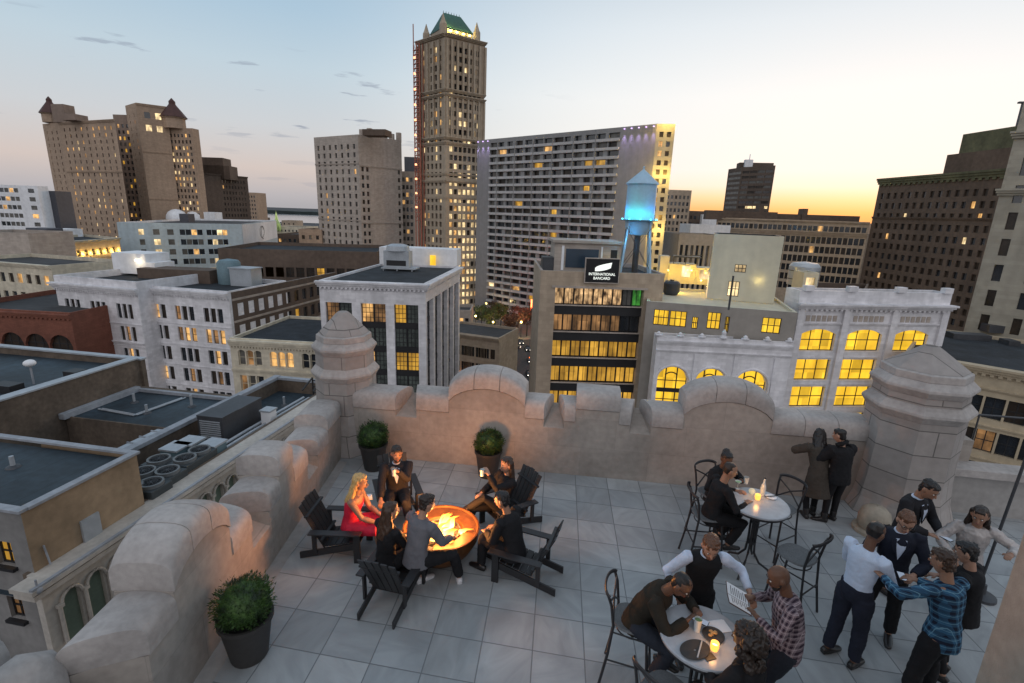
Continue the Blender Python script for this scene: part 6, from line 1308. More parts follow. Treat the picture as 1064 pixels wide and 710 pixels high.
Lt = bpy.data.lights.new('sign_glow', 'POINT'); Lt.energy = 3000; Lt.color = (1, .12, .03); o = bpy.data.objects.new('sign_glow', Lt); o.location = p+Vector((-2, -2, 0)); COL.objects.link(o)
for i, (px, py) in enumerate(((494, 345), (512, 352), (528, 350), (541, 352), (505, 330), (531, 330), (549, 330))):
    p = atz(px, py, ZS); v = thing('street_lamp', ['leftmost street lamp at the foot of the slab', 'street lamp behind the corner shop', 'street lamp before the russet trees', 'street lamp right of the russet trees', 'far left street lamp under the balconies', 'far middle street lamp under the balconies', 'street lamp by the red sign'][i], 'lamp', p, 0, 'street lamps in the street gap')
    q = MB(); q.tube([(0, 0, 0), (0, 0, 6)], .12, 6); q.build('post', M['metal_dark'], v); q = MB(); q.ball((0, 0, 6.2), .38, 8, 6); q.build('lantern', M['lamp_y'], v)
    Lt = bpy.data.lights.new('street_glow', 'POINT'); Lt.energy = 900; Lt.color = (1, .68, .28); o = bpy.data.objects.new('street_glow', Lt); o.location = p+Vector((0, -.6, 6.5)); COL.objects.link(o)
def car():
    v = thing('parked_car', 'x', 'car'); q = MB(); q.loft([(0, -2.2, .6), (0, -2.0, .62), (0, 1.9, .62), (0, 2.15, .6)], [(.7, .25), (.88, .38), (.88, .38), (.75, .28)], 12, up=(0, 0, 1), sq=.6); q.build('body', M['metal_dark'], v, smooth=40)
    q = MB(); q.add([(-.78, -1.4, .95), (.78, -1.4, .95), (.78, 1.3, .95), (-.78, 1.3, .95), (-.6, -.9, 1.42), (.6, -.9, 1.42), (.6, .6, 1.42), (-.6, .6, 1.42)], ((0, 1, 5, 4), (1, 2, 6, 5), (2, 3, 7, 6), (3, 0, 4, 7), (4, 5, 6, 7))); q.build('cabin', M['glass'], v)
    for x in (-.82, .82):
        for y in (-1.35, 1.35): q = MB(); q.loft([(x-.1, y, .32), (x+.1, y, .32)], [.32, .32], 12); q.build('wheel', M['frame'], v)
    for x in (-.6, .6): q = MB(); q.ball((x, -2.2, .65), (.14, .08, .1), 8, 5); q.build('headlight', M['lamp_w'], v)
    return v
cr_ = car()
for i, (px, py, rz, lb) in enumerate(((541, 357, .3, 'farthest parked car on the plaza street'), (548, 364, .3, 'second parked car beside the tan office'), (551, 376, .25, 'parked car halfway down the street gap'), (550, 390, .25, 'parked car near the bottom of the street gap'), (534, 362, 1.6, 'car turning by the plaza'), (526, 356, 1.6, 'car behind the turning car'))):
    o = cr_ if i == 0 else copy_tree(cr_); o.location = atz(px, py, ZS)+Vector((0, 0, .02)); o.rotation_euler = (0, 0, rz); o['label'] = lb; o['group'] = 'cars in the street gap'
a = [atz(x, y, ZS) for x, y in ((485, 322), (575, 322), (575, 352), (485, 356))]; pave('pavement', [(v_.x, v_.y) for v_ in a])
# ------------------------------------------------------------------ people
TMP = bpy.data.scenes.new('scratch'); VLT = TMP.view_layers[0]
def remesh_obj(name, mb, mat, parent, vox, smooth_it=3, disp=0.0, dscale=6.0, dfun=None, mats=None):
    me = mb.mesh(name); bm = bmesh.new(); bm.from_mesh(me); bmesh.ops.recalc_face_normals(bm, faces=bm.faces); bm.to_mesh(me); bm.free()
    o = bpy.data.objects.new(name, me); TMP.collection.objects.link(o)
    r = o.modifiers.new('r', 'REMESH'); r.mode = 'VOXEL'; r.voxel_size = vox; r.adaptivity = 0
    s = o.modifiers.new('s', 'SMOOTH'); s.factor = .5; s.iterations = smooth_it
    VLT.update(); dg = VLT.depsgraph; m2 = bpy.data.meshes.new_from_object(o.evaluated_get(dg)); bpy.data.objects.remove(o); bpy.data.meshes.remove(me)
    if disp or dfun:
        ns = [v.normal.copy() for v in m2.vertices]
        for v, n in zip(m2.vertices, ns):
            d = dfun(v.co) if dfun else disp*(noise.noise(Vector((v.co.x*dscale, v.co.y*dscale, v.co.z*dscale*.55)))+.5*noise.noise(v.co*dscale*2.3))
            v.co += n*d
    m2.name = name; m2.materials.clear(); m2.materials.append(mat); m2.polygons.foreach_set('use_smooth', [True]*len(m2.polygons))
    o = bpy.data.objects.new(name, m2); COL.objects.link(o); o.parent = parent; return o
def ik(a, b, l1, l2, hint):
    a = Vector(a); b = Vector(b); d = b-a; L = d.length; mx_ = (l1+l2)*.998
    if L > mx_: b = a+d*(mx_/L); d = b-a; L = mx_
    L = max(L, abs(l1-l2)+.03); u = d.normalized(); x = (l1*l1-l2*l2+L*L)/(2*L); h = math.sqrt(max(0, l1*l1-x*x))
    hv = Vector(hint); hv = hv-u*hv.dot(u); hv = hv.normalized() if hv.length > 1e-4 else Vector((0, 0, 1)); return a+u*x+hv*h, b
def cloth(name, col, rough=.85, amt=.12, plaid=None, sheen=0, spec=.25):
    m, nt, b = newmat(name); tc = nd(nt, 'ShaderNodeTexCoord').outputs['Object']; f1, _ = vary(nt, tc, None, amt, 7, 5); f2, _ = vary(nt, tc, None, .08, 160, 2)
    mm = nd(nt, 'ShaderNodeMath', operation='MULTIPLY'); ln(nt, f1, mm.inputs[0]); ln(nt, f2, mm.inputs[1]); c = tuple(col)
    if plaid:
        sx = nd(nt, 'ShaderNodeSeparateXYZ'); ln(nt, tc, sx.inputs[0]); P_, c1, c2 = plaid
        def st(axis, ph, th):
            a = nd(nt, 'ShaderNodeMath', operation='MULTIPLY_ADD'); ln(nt, axis, a.inputs[0]); a.inputs[1].default_value = 1/P_; a.inputs[2].default_value = ph
            f = nd(nt, 'ShaderNodeMath', operation='FRACT'); ln(nt, a.outputs[0], f.inputs[0]); g_ = nd(nt, 'ShaderNodeMath', operation='LESS_THAN'); ln(nt, f.outputs[0], g_.inputs[0]); g_.inputs[1].default_value = th; return g_.outputs[0]
        xy = nd(nt, 'ShaderNodeMath', operation='ADD'); ln(nt, sx.outputs[0], xy.inputs[0]); ln(nt, sx.outputs[1], xy.inputs[1])
        m1 = nd(nt, 'ShaderNodeMixRGB'); m1.inputs[1].default_value = (*col, 1); m1.inputs[2].default_value = (*c1, 1)
        s1 = nd(nt, 'ShaderNodeMath', operation='ADD'); ln(nt, st(xy.outputs[0], 0, .42), s1.inputs[0]); ln(nt, st(sx.outputs[2], .1, .42), s1.inputs[1])
        h = nd(nt, 'ShaderNodeMath', operation='MULTIPLY'); ln(nt, s1.outputs[0], h.inputs[0]); h.inputs[1].default_value = .5; ln(nt, h.outputs[0], m1.inputs[0])
        m2 = nd(nt, 'ShaderNodeMixRGB'); m2.inputs[2].default_value = (*c2, 1); ln(nt, m1.outputs[0], m2.inputs[1])
        mx_ = nd(nt, 'ShaderNodeMath', operation='MAXIMUM'); ln(nt, st(xy.outputs[0], .3, .07), mx_.inputs[0]); ln(nt, st(sx.outputs[2], .35, .07), mx_.inputs[1]); h2 = nd(nt, 'ShaderNodeMath', operation='MULTIPLY'); ln(nt, mx_.outputs[0], h2.inputs[0]); h2.inputs[1].default_value = .7; ln(nt, h2.outputs[0], m2.inputs[0]); c = m2.outputs[0]
    o = mulcol(nt, c, mm.outputs[0]); ln(nt, o, b.inputs['Base Color']); b.inputs['Roughness'].default_value = rough; b.inputs['Specular IOR Level'].default_value = spec
    if sheen: b.inputs['Sheen Weight'].default_value = sheen
    return m
def skin(name, c):
    m = surf(name, c, .5, .08, 9, .06, 60, bump=.1, bscale=120, bdist=.002); b = m.node_tree.nodes['Principled BSDF']; b.inputs['Subsurface Weight'].default_value = .08; b.inputs['Subsurface Radius'].default_value = (.02, .008, .004); return m
def hairmat(name, c):
    m, nt, b = newmat(name); tc = nd(nt, 'ShaderNodeTexCoord').outputs['Object']; mp = nd(nt, 'ShaderNodeMapping'); mp.inputs['Scale'].default_value = (130, 130, 14); ln(nt, tc, mp.inputs[0]); f, raw = vary(nt, mp.outputs[0], None, .5, 1, 3)
    ln(nt, mulcol(nt, c, f), b.inputs['Base Color']); b.inputs['Roughness'].default_value = .42; bp = nd(nt, 'ShaderNodeBump'); bp.inputs['Strength'].default_value = .5; bp.inputs['Distance'].default_value = .004; ln(nt, raw, bp.inputs['Height']); ln(nt, bp.outputs[0], b.inputs['Normal']); return m
SK = dict(fair=skin('fair_skin', (.38, .22, .155)), tan=skin('tan_skin', (.29, .16, .105)), brown=skin('brown_skin', (.13, .065, .04)), deep=skin('deep_skin', (.10, .052, .034)))
HR = dict(black=hairmat('black_hair', (.012, .010, .010)), brown=hairmat('brown_hair', (.045, .022, .012)), dbrown=hairmat('dark_brown_hair', (.022, .013, .009)), blonde=hairmat('blonde_hair', (.50, .32, .12)), ginger=hairmat('auburn_hair', (.11, .045, .02)))
C = dict(black=cloth('black_cloth', (.012, .012, .014)), navy=cloth('navy_cloth', (.016, .019, .032)), suit=cloth('charcoal_suit', (.018, .018, .022)), grey=cloth('grey_blazer_cloth', (.13, .13, .145)),
    red=cloth('red_dress_cloth', (.55, .018, .05), .6), white=cloth('white_shirt_cloth', (.52, .60, .74), .8), brownj=cloth('dark_brown_jacket_cloth', (.022, .018, .013)), olive=cloth('grey_brown_coat_cloth', (.055, .046, .038)),
    denim=cloth('dark_trouser_cloth', (.02, .024, .034)), shiny=cloth('silvery_blouse_cloth', (.36, .33, .32), .3, spec=.8), plaidr=cloth('plum_plaid_cloth', (.22, .17, .19), plaid=(.055, (.03, .018, .03), (.45, .38, .40))),
    plaidb=cloth('blue_plaid_cloth', (.035, .11, .20), plaid=(.075, (.010, .016, .035), (.16, .32, .42))), leather=surf('black_shoe_leather', (.014, .012, .012), .35, spec=.6), sneaker=surf('white_sneaker', (.62, .62, .64), .6), lens=surf('spectacle_frames', (.01, .01, .01), .3),
    eye=surf('eye_white', (.6, .58, .55), .2), iris=surf('dark_iris', (.02, .012, .01), .15), lips=surf('lips', (.28, .09, .08), .5), brass=surf('gold_button', (.4, .28, .1), .4, metal=.8))
def person(label, loc, rz, hip=(0, 0, .93), lean=0, side=0, twist=0, head=(0, 0), feet=(((-.11, .03, .08), 0), ((.11, .03, .08), 0)), hands=((-.25, .1, .85), (.25, .1, .85)), elbow=((-.6, -.8, -.2), (.6, -.8, -.2)), knee=((-.1, 1, .1), (.1, 1, .1)),
           sk='fair', hair=('short', 'dbrown'), top=('jacket', 'black'), bot=('trousers', 'denim'), shoes='leather', sc=1.0, female=False, curl=(.6, .6), beard=None, glasses=False, vneck=None, belly=0, extra=None):
    root = thing('person', label, 'person', loc, rz); root.scale = (sc, sc, sc); S = SK[sk]
    R = Matrix.Rotation(math.radians(twist), 4, 'Z') @ Matrix.Rotation(math.radians(-lean), 4, 'X') @ Matrix.Rotation(math.radians(side), 4, 'Y')
    X = (R @ Vector((1, 0, 0))); F_ = (R @ Vector((0, 1, 0))); U = (R @ Vector((0, 0, 1)))
    hp = Vector(hip); fw = .92 if female else 1.0; sh_w = .185*fw; hipw = .095
    hz = Vector((0, 0, 1)); U1 = (U*.45+hz*.55).normalized()
    waist = hp+U1*.16; chest = waist+U*.20; neckb = chest+U*.155; 
    hy, hpit = head; HM = Matrix.Rotation(math.radians(twist+hy), 4, 'Z') @ Matrix.Rotation(math.radians(-hpit), 4, 'X'); hf = HM @ Vector((0, 1, 0)); hu = HM @ Vector((0, 0, 1)); hx = HM @ Vector((1, 0, 0))
    nd_ = (U*.6+hu*.4).normalized(); neckt = neckb+nd_*.085+hf*.008; hc = neckt+hu*.115+hf*.018
    SH = [chest+U*.115+X*s*sh_w for s in (-1, 1)]; HP = [hp+Vector((s*hipw, 0, -.02)) if abs(hp.z) > .8 else hp+Vector((s*hipw, .02, -.01)) for s in (-1, 1)]
    if female and False: pass
    B = MB()
    # torso
    B.loft([hp-hz*.09, hp, waist, chest, chest+U*.09, chest+U*.14, neckb], [(.115, .085), (.155, .112), (.128*fw, .092+belly*.5), (.158*fw, .112), (.165*fw, .105), (.12, .08), (.058, .055)], 20, up=F_)
    B.loft([neckb-U*.03, neckt, neckt+hu*.04], [(.056, .058), (.05, .054), (.048, .052)], 14, up=F_)
    # head
    J = lambda x, y, z: hc+hx*x+hf*y+hu*z
    B.loft([J(0, .045, -.118), J(0, .040, -.10), J(0, .022, -.065), J(0, .008, -.02), J(0, 0, .03), J(0, -.005, .07), J(0, -.008, .10), J(0, -.01, .118)], [(.022, .020), (.042, .043), (.060, .076), (.072, .092), (.076, .098), (.070, .090), (.050, .064), (.02, .03)], 20, up=hf)
    B.loft([J(0, .092, .018), J(0, .108, -.010), J(0, .118, -.026), J(0, .098, -.036)], [(.008, .008), (.011, .012), (.016, .014), (.012, .008)], 8, up=hx)
    B.loft([J(-.03, .088, .027), J(.03, .088, .027)], [(.010, .012), (.010, .012)], 8, up=hu); B.ball(J(0, .088, -.062), .02, 8, 6)
    for s in (-1, 1): B.loft([J(s*.076, -.004, -.035), J(s*.084, -.008, 0), J(s*.080, -.010, .028)], [(.010, .014), (.011, .022), (.008, .014)], 8, up=hf)
    EL = []; WR = []; KN = []; AN = []
    for i, s in enumerate((-1, 1)):
        e, w = ik(SH[i], hands[i], .285, .25, R.to_3x3() @ Vector(elbow[i])); EL.append(e); WR.append(w)
        B.loft([SH[i]-X*s*.03+U*.01, SH[i], SH[i].lerp(e, .35), e, e.lerp(w, .3), w.lerp(e, .1), w], [.045, .054, .047, .039, .040, .027, .025], 12, up=(.2, .3, .9))
        d = (w-e).normalized(); side_v = X*s if abs(d.dot(X)) < .9 else F_; pn = d.cross(side_v).normalized(); bx_ = pn.cross(d).normalized()   # bx_: across palm, thumb side inward
        th = -bx_ if bx_.dot(X)*s > 0 else bx_
        if abs(d.z) > .75: th = (F_-d*F_.dot(d)).normalized()
        pn = d.cross(th).normalized(); pn = pn if pn.dot(X)*(-s) > 0 or abs(d.z) <= .75 else -pn
        if abs(d.z) <= .75 and pn.z > 0: pn = -pn
        B.loft([w-d*.01, w+d*.03, w+d*.085], [(.027, .020), (.038, .015), (.040, .012)], 12, up=pn); c = curl[i]
        for k, L_ in enumerate((.066, .074, .069, .054)):
            o_ = th*(.028-.019*k); p0 = w+d*.075+o_; a1 = c*.7; a2 = c*1.5; d1 = d*math.cos(a1)+pn*math.sin(a1); d2 = d*math.cos(a2)+pn*math.sin(a2); p1 = p0+d1*L_*.5; p2 = p1+d2*L_*.5
            B.loft([p0, p1, p2], [.0092, .0088, .0075], 8, up=pn)
        t0 = w+d*.025+th*.028; t1 = t0+(d*.6+th*.7+pn*.2).normalized()*.035; t2 = t1+(d*.9+pn*.5*c).normalized()*.032; B.loft([t0-th*.01, t1, t2], [.0125, .011, .009], 8, up=pn)
        f, yaw = feet[i]; k_, a_ = ik(HP[i], f, .42, .41, knee[i]); KN.append(k_); AN.append(a_)
        B.loft([HP[i], HP[i].lerp(k_, .25), HP[i].lerp(k_, .65), k_, k_.lerp(a_, .3), k_.lerp(a_, .7), a_], [.088, .088, .070, .056, .056, .040, .036], 14, up=(.9, .1, .2))
        fy = Vector((math.sin(math.radians(yaw)), math.cos(math.radians(yaw)), 0)); B.loft([a_-fy*.05-hz*.035, a_-hz*.035, a_+fy*.09-hz*.045, a_+fy*.16-hz*.052], [(.03, .03), (.036, .034), (.04, .024), (.030, .015)], 10, up=hz)
    remesh_obj('body', B, S, root, .0075, 2)
    for s in (-1, 1):
        q = MB(); q.ball(J(s*.031, .087, .008), (.0125, .010, .009), 8, 6); q.build('eye', C['eye'], root, smooth=True); q = MB(); q.ball(J(s*.031, .0955, .008), .0055, 8, 6); q.build('iris', C['iris'], root, smooth=True)
        q = MB(); q.loft([J(s*.015, .101, .030), J(s*.032, .100, .035), J(s*.048, .088, .031)], [.003, .004, .002], 6); q.build('eyebrow', HR[hair[1]] if hair[1] != 'none' else HR['dbrown'], root)
    q = MB(); q.loft([J(-.024, .099, -.058), J(0, .107, -.056), J(.024, .099, -.058)], [(.002, .002), (.005, .006), (.002, .002)], 8, up=hu); q.build('mouth', C['lips'], root, smooth=True)
    # ---- hair
    hm = HR.get(hair[1], HR['dbrown']); st_ = hair[0]; hn = lambda a, f: (lambda v: a*noise.noise(Vector((v.x*f, v.y*f, v.z*f*.4))))
    Hq = MB()
    if st_ in ('short', 'long', 'bun', 'curly', 'hood'):
        Hq.loft([J(0, -.045, -.075), J(0, -.035, -.03), J(0, -.022, .02), J(0, -.012, .065), J(0, -.012, .105), J(0, -.014, .127)], [(.050, .045), (.070, .062), (.081, .083), (.080, .100), (.062, .082), (.025, .04)], 18, up=hf)
        Hq.loft([J(-.05, .058, .086), J(0, .066, .098), J(.05, .058, .086)], [.018, .021, .018], 8)
    if st_ == 'short': remesh_obj('hair', Hq, hm, root, .008, 1, dfun=lambda v: .013*noise.noise(v*38)+.007*noise.noise(v*90))
    if st_ == 'buzz':
        Hq.loft([J(0, -.035, -.05), J(0, -.012, .03), J(0, -.012, .10), J(0, -.012, .120)], [(.058, .055), (.080, .092), (.060, .078), (.028, .034)], 18, up=hf); remesh_obj('hair', Hq, hm, root, .009, 2, dfun=hn(.002, 60))
    if st_ == 'long':
        back = (neckb-hf*.0+U*.0)
        for k in range(9):
            a = -1.25+2.5*k/8; bx = math.sin(a); by = -math.cos(a); p0 = J(bx*.072, by*.075-.005, .05); p1 = J(bx*.083, by*.085, -.06); p2 = neckb+X*bx*.105+F_*(by*.085)-U*.03; p3 = neckb+X*bx*.115+F_*(by*.118-.01)-U*(.17+.03*math.cos(k*2.1))
            Hq.loft([p0, p1, p2, p3], [.030, .033, .036, .013], 8)
        remesh_obj('hair', Hq, hm, root, .009, 2, dfun=hn(.012, 34))
    if st_ == 'bun': Hq.ball(J(0, -.05, .125), (.040, .040, .034), 12, 8); Hq.ball(J(.01, -.085, .09), (.04, .04, .035), 12, 8); remesh_obj('hair', Hq, hm, root, .009, 2, dfun=hn(.010, 45))
    if st_ == 'curly':
        rn = random.Random(4)
        for k in range(70):
            d = Vector((rn.gauss(0, 1), rn.gauss(0, 1)-.5, rn.gauss(0, .9))).normalized()
            if d.y > .35 and d.z < .5: continue
            Hq.ball(J(d.x*.125, d.y*.125-.03, d.z*.13+.0), .045, 8, 6)
        for k in range(14): a = rn.uniform(-1.6, 1.6); Hq.ball(J(math.sin(a)*.11, -math.cos(a)*.11-.02, -.14-.07*rn.random()), .042, 8, 6)
        remesh_obj('hair', Hq, hm, root, .010, 1, dfun=lambda v: .022*noise.noise(v*38)+.010*noise.noise(v*80))
    if st_ == 'hood':
        remesh_obj('hair', Hq, hm, root, .009, 2, dfun=hn(.010, 40)); q = MB(); q.tube([J(.10*math.cos(t), -.02-.08*math.sin(t)*.9, -.13+.02*math.sin(t)) for t in [PI*-.15+PI*1.3*i/12 for i in range(13)]], .035, 10); remesh_obj('fur_collar', q, C['black'], root, .012, 1, dfun=lambda v: .02*noise.noise(v*60))
    if beard:
        q = MB(); q.loft([J(0, .06, -.118), J(0, .062, -.095), J(0, .060, -.075)], [(.028, .026), (.046, .040), (.052, .036)], 12, up=hf); 
        for s in (-1, 1): q.loft([J(s*.04, .06, -.08), J(s*.064, .025, -.045), J(s*.072, .008, -.01)], [.016, .014, .009], 8)
        q.loft([J(-.025, .100, -.047), J(.025, .100, -.047)], [.007, .007], 6); remesh_obj('beard', q, HR[beard], root, .008, 1, dfun=hn(.005, 60))
    if glasses:
        q = MB()
        for s in (-1, 1): q.tube([J(s*.033+.024*math.cos(t), .106, .010+.018*math.sin(t)) for t in [2*PI*i/14 for i in range(15)]], .0028, 5); q.tube([J(s*.057, .104, .014), J(s*.078, .04, .012), J(s*.082, -.01, .005)], .0025, 5)
        q.tube([J(-.009, .106, .013), J(.009, .106, .013)], .0028, 5); q.build('glasses', C['lens'], root, smooth=True)
    # ---- clothes
    kind, cm = top; tuck = kind == 'shirt' and cm == 'white'; cm = C[cm]; g = dict(jacket=.022, shirt=.011, vest=.016, dress=.010, coat=.034, puffer=.040, blouse=.018)[kind]
    q = MB(); lo = dict(jacket=.10, shirt=.05, vest=.06, dress=.02, coat=.40, puffer=.14, blouse=.04)[kind]
    low = hp-U1*lo if hp.z > .8 else hp-U1*min(lo, .09)
    fl = .03 if kind in ('coat',) else .012 if kind == 'jacket' else 0
    if kind == 'shirt' and not tuck and hp.z > .8: low = hp-U1*.13; fl = .012
    if tuck: fl = -.012
    tp = [(low, (.155+g+fl, .115+g+fl)), (hp, (.158+g+(fl if kind == 'shirt' else 0), .116+g+(fl if kind == 'shirt' else 0))), (waist, (.132*fw+g, .097+g+belly*.5)), (chest, (.160*fw+g, .114+g+belly*.2)), (chest+U*.09, (.170*fw+g, .107+g)), (chest+U*.138, (.118+g*.8, .083+g*.8))]
    if kind == 'coat' and hp.z > .8: tp.insert(0, (hp-U1*.42, (.19+g, .15+g)))
    if kind not in ('dress',): tp.append((neckb+U*.012, (.060+g*.4, .060+g*.4)))
    if kind == 'dress': tp = tp[:4]+[(chest+U*.045, (.155+g, .105+g))]
    q.loft([p for p, _ in tp], [r for _, r in tp], 22, up=F_)
    if kind in ('jacket', 'shirt', 'coat', 'puffer', 'blouse'):
        for i, s in enumerate((-1, 1)):
            e, w = EL[i], WR[i]; sh = SH[i]; end = w if kind != 'shirt' or not (extra or {}).get('rolled') else e.lerp(w, .25); gg = g*(1.1 if kind == 'puffer' else .9)
            q.loft([sh-X*s*.05+U*.005, sh+X*s*.004, sh.lerp(e, .35), e, e.lerp(end, .35), end.lerp(e, .06)], [.052+gg*.5, .057+gg, .049+gg, .043+gg, .041+gg*.9, .031+gg*.8], 14, up=(.2, .3, .9))
    amp = dict(jacket=.009, shirt=.010, vest=.005, dress=.007, coat=.013, puffer=.013, blouse=.014)[kind]
    nmx = dict(jacket='jacket', shirt='shirt', vest='waistcoat', dress='dress', coat='coat', puffer='puffer_jacket', blouse='blouse')[kind]
    remesh_obj(nmx, q, cm, root, .011, 2, disp=amp, dscale=11 if kind != 'blouse' else 16)
    if kind == 'vest':     # shirt sleeves under the waistcoat
        for i, s in enumerate((-1, 1)):
            e, w = EL[i], WR[i]; sh = SH[i]; end = e.lerp(w, (extra or {}).get('sleeve', .8)); q = MB()
            q.loft([sh-X*s*.04+U*.008, sh+X*s*.004, sh.lerp(e, .35), e, e.lerp(end, .4), end], [.056, .066, .060, .053, .050, .040], 14, up=(.2, .3, .9)); remesh_obj('shirt_sleeve', q, C['white'], root, .011, 2, disp=.007, dscale=14)
        q = MB(); q.loft([neckb-U*.01, neckb+U*.03], [(.068, .068), (.062, .064)], 16, up=F_, cap=True); remesh_obj('shirt_collar', q, C['white'], root, .009, 1)
    if vneck:      # shirt front, collar and lapels on the chest
        fc = lambda a, b_, k: chest+X*a+U*b_+F_*(.112+g+k)
        q = MB(); pts = [fc(0, -.13, .010), fc(-.045, .03, .006), fc(-.055, .12, -.020), fc(0, .135, -.032), fc(.055, .12, -.020), fc(.045, .03, .006)]
        back = [p-F_*.02 for p in pts]; q.add(pts+back, [tuple(range(6)), tuple(reversed(range(6, 12)))]+[(i, (i+1) % 6, 6+(i+1) % 6, 6+i) for i in range(6)]); q.build('shirt_front', C[vneck], root, smooth=True)
        q = MB(); q.loft([neckb-U*.012, neckb+U*.028], [(.066, .068), (.060, .064)], 16, up=F_); remesh_obj('shirt_collar', q, C[vneck], root, .009, 1)
        for s in (-1, 1):
            q = MB(); a = [fc(s*.0, -.14, .016), fc(s*.042, .03, .014), fc(s*.05, .125, -.012), fc(s*.085, .115, -.016), fc(s*.09, .05, .006), fc(s*.05, -.04, .014)]; b2 = [p-F_*.008 for p in a]; q.add(a+b2, [tuple(range(6)), tuple(reversed(range(6, 12)))]+[(i, (i+1) % 6, 6+(i+1) % 6, 6+i) for i in range(6)]); q.build('lapel', cm, root)
    kb, cb = bot
    if kb in ('trousers', 'tights'):
        g2 = .014 if kb == 'trousers' else .004; q = MB(); q.loft([hp-hz*.10, hp-hz*.02, hp+U1*(.085 if tuck else .06)], [(.12+g2, .095+g2), (.155+g2, .115+g2), ((.148+g2, .110+g2) if tuck or kind == 'vest' else (.118, .085))], 20, up=F_)
        for i in (0, 1):
            k_, a_ = KN[i], AN[i]; q.loft([HP[i], HP[i].lerp(k_, .25), HP[i].lerp(k_, .65), k_, k_.lerp(a_, .35), k_.lerp(a_, .75), a_+(k_-a_).normalized()*.03], [.090+g2*.7, .088+g2, .070+g2*1.2, .058+g2*1.2, .054+g2*1.3, .046+g2*1.4, .040+g2*1.5], 14, up=(.9, .1, .2))
        remesh_obj('trousers' if kb == 'trousers' else 'tights', q, C[cb], root, .011, 2, disp=.010 if kb == 'trousers' else .001, dscale=12)
    if kb in ('skirt',):
        q = MB(); q.loft([hp-hz*.06, hp+U1*.10], [(.17, .14), (.145, .105)], 20, up=F_)
        for i in (0, 1): q.loft([HP[i], HP[i].lerp(KN[i], .5), HP[i].lerp(KN[i], 1.08)], [.108, .100, .092], 14, up=(.9, .1, .2))
        m_ = [HP[0].lerp(HP[1], .5), KN[0].lerp(KN[1], .5)]; q.loft([m_[0], m_[0].lerp(m_[1], .5), m_[0].lerp(m_[1], 1.05)], [(.10, .09), (.11, .085), (.12, .07)], 14, up=(0, 0, 1)); remesh_obj('skirt', q, C[cb], root, .012, 2, disp=.010, dscale=12)
    for i in (0, 1):
        a_ = AN[i]; yaw = feet[i][1]; fy = Vector((math.sin(math.radians(yaw)), math.cos(math.radians(yaw)), 0)); q = MB(); t_ = .018 if shoes != 'heels' else 0
        drop = (feet[i][0][2]-.08) ; q.loft([a_-fy*.065-hz*.045, a_-fy*.03-hz*.035, a_+fy*.02-hz*.03, a_+fy*.10-hz*.048, a_+fy*.18-hz*.056, a_+fy*.205-hz*.062], [(.030, .032), (.040, .042), (.043, .045), (.047, .030), (.038, .022), (.015, .012)], 14, up=hz)
        q.loft([a_-fy*.06-hz*.072, a_+fy*.03-hz*.072, a_+fy*.18-hz*.072], [(.036, .010), (.042, .010), (.038, .010)], 12, up=hz)
        if shoes == 'boots': q.loft([a_, a_.lerp(KN[i], .25)], [.052, .058], 14, up=fy)
        remesh_obj('shoe' if shoes != 'boots' else 'boot', q, C['sneaker'] if shoes == 'sneaker' else C['leather'], root, .008, 2)
    root['_w'] = 0; del root['_w']; return root, dict(W=WR, E=EL, J=J, S=SH)
def W2L(loc, rz, p):   # world point -> person's own frame
    v = Vector(p)-Vector(loc); return Matrix.Rotation(-rz, 3, 'Z') @ v
def face_to(a, b): d = Vector(b)-Vector(a); return math.atan2(-d.x, d.y)
sit = lambda y=.40, w=.12, z=.08: ((( -w, y, z), 0), ((w, y, z), 0))
FPv = FP
# 1 woman in red
person('blonde woman in a red dress sitting on a black chair by the fire', (-3.22, 5.82, 0), -1.5, hip=(0, .0, .44), lean=14, head=(0, 10), feet=(((-.08, .42, .08), 0), ((.07, .46, .08), 0)), hands=((-.08, .44, .56), (.10, .46, .56)), elbow=((-.5, -.5, -1), (.5, -.5, -1)),
       sk='tan', hair=('long', 'blonde'), top=('dress', 'red'), bot=('skirt', 'red'), shoes='leather', sc=.98, female=True)
# 2 man in suit facing the fire, glass at his mouth
person('suited man holding a glass to his mouth, facing us across the fire', (-2.88, 6.68, 0), -2.75, hip=(0, -.12, .42), lean=4, head=(10, 12), feet=(((-.2, .40, .08), -8), ((.2, .42, .08), 8)), hands=((-.02, .26, .98), (.24, .36, .56)), elbow=((-.6, -.2, -1), (.8, -.4, -.6)),
       sk='tan', hair=('short', 'dbrown'), top=('jacket', 'suit'), bot=('trousers', 'suit'), vneck='white', beard='dbrown')
# 3 woman in black from behind
person('woman with long brown hair in black, back to us, beside the grey blazer', (-2.42, 5.20, 0), -.5, hip=(0, 0, .44), lean=6, head=(-25, 5), feet=(((-.1, .42, .08), 0), ((.1, .42, .08), 0)), hands=((-.05, .38, .58), (.1, .4, .56)), elbow=((-.5, -.5, -1), (.5, -.5, -1)),
       sk='fair', hair=('long', 'brown'), top=('shirt', 'black'), bot=('trousers', 'black'), shoes='boots', female=True, sc=.97)
# 4 man in grey blazer
person('man in a grey blazer and white sneakers sitting by the fire', (-2.02, 5.22, 0), -.5, hip=(0, 0, .53), lean=14, head=(-20, 12), feet=(((-.10, .16, .08), 15), ((.28, .50, .08), -55)), hands=((.02, .40, .62), (.18, .44, .66)), elbow=((-.5, -.5, -1), (.7, -.3, -.9)), knee=((-.2, 1, .2), (.5, 1, .4)),
       sk='fair', hair=('short', 'dbrown'), top=('jacket', 'grey'), bot=('trousers', 'black'), shoes='sneaker')
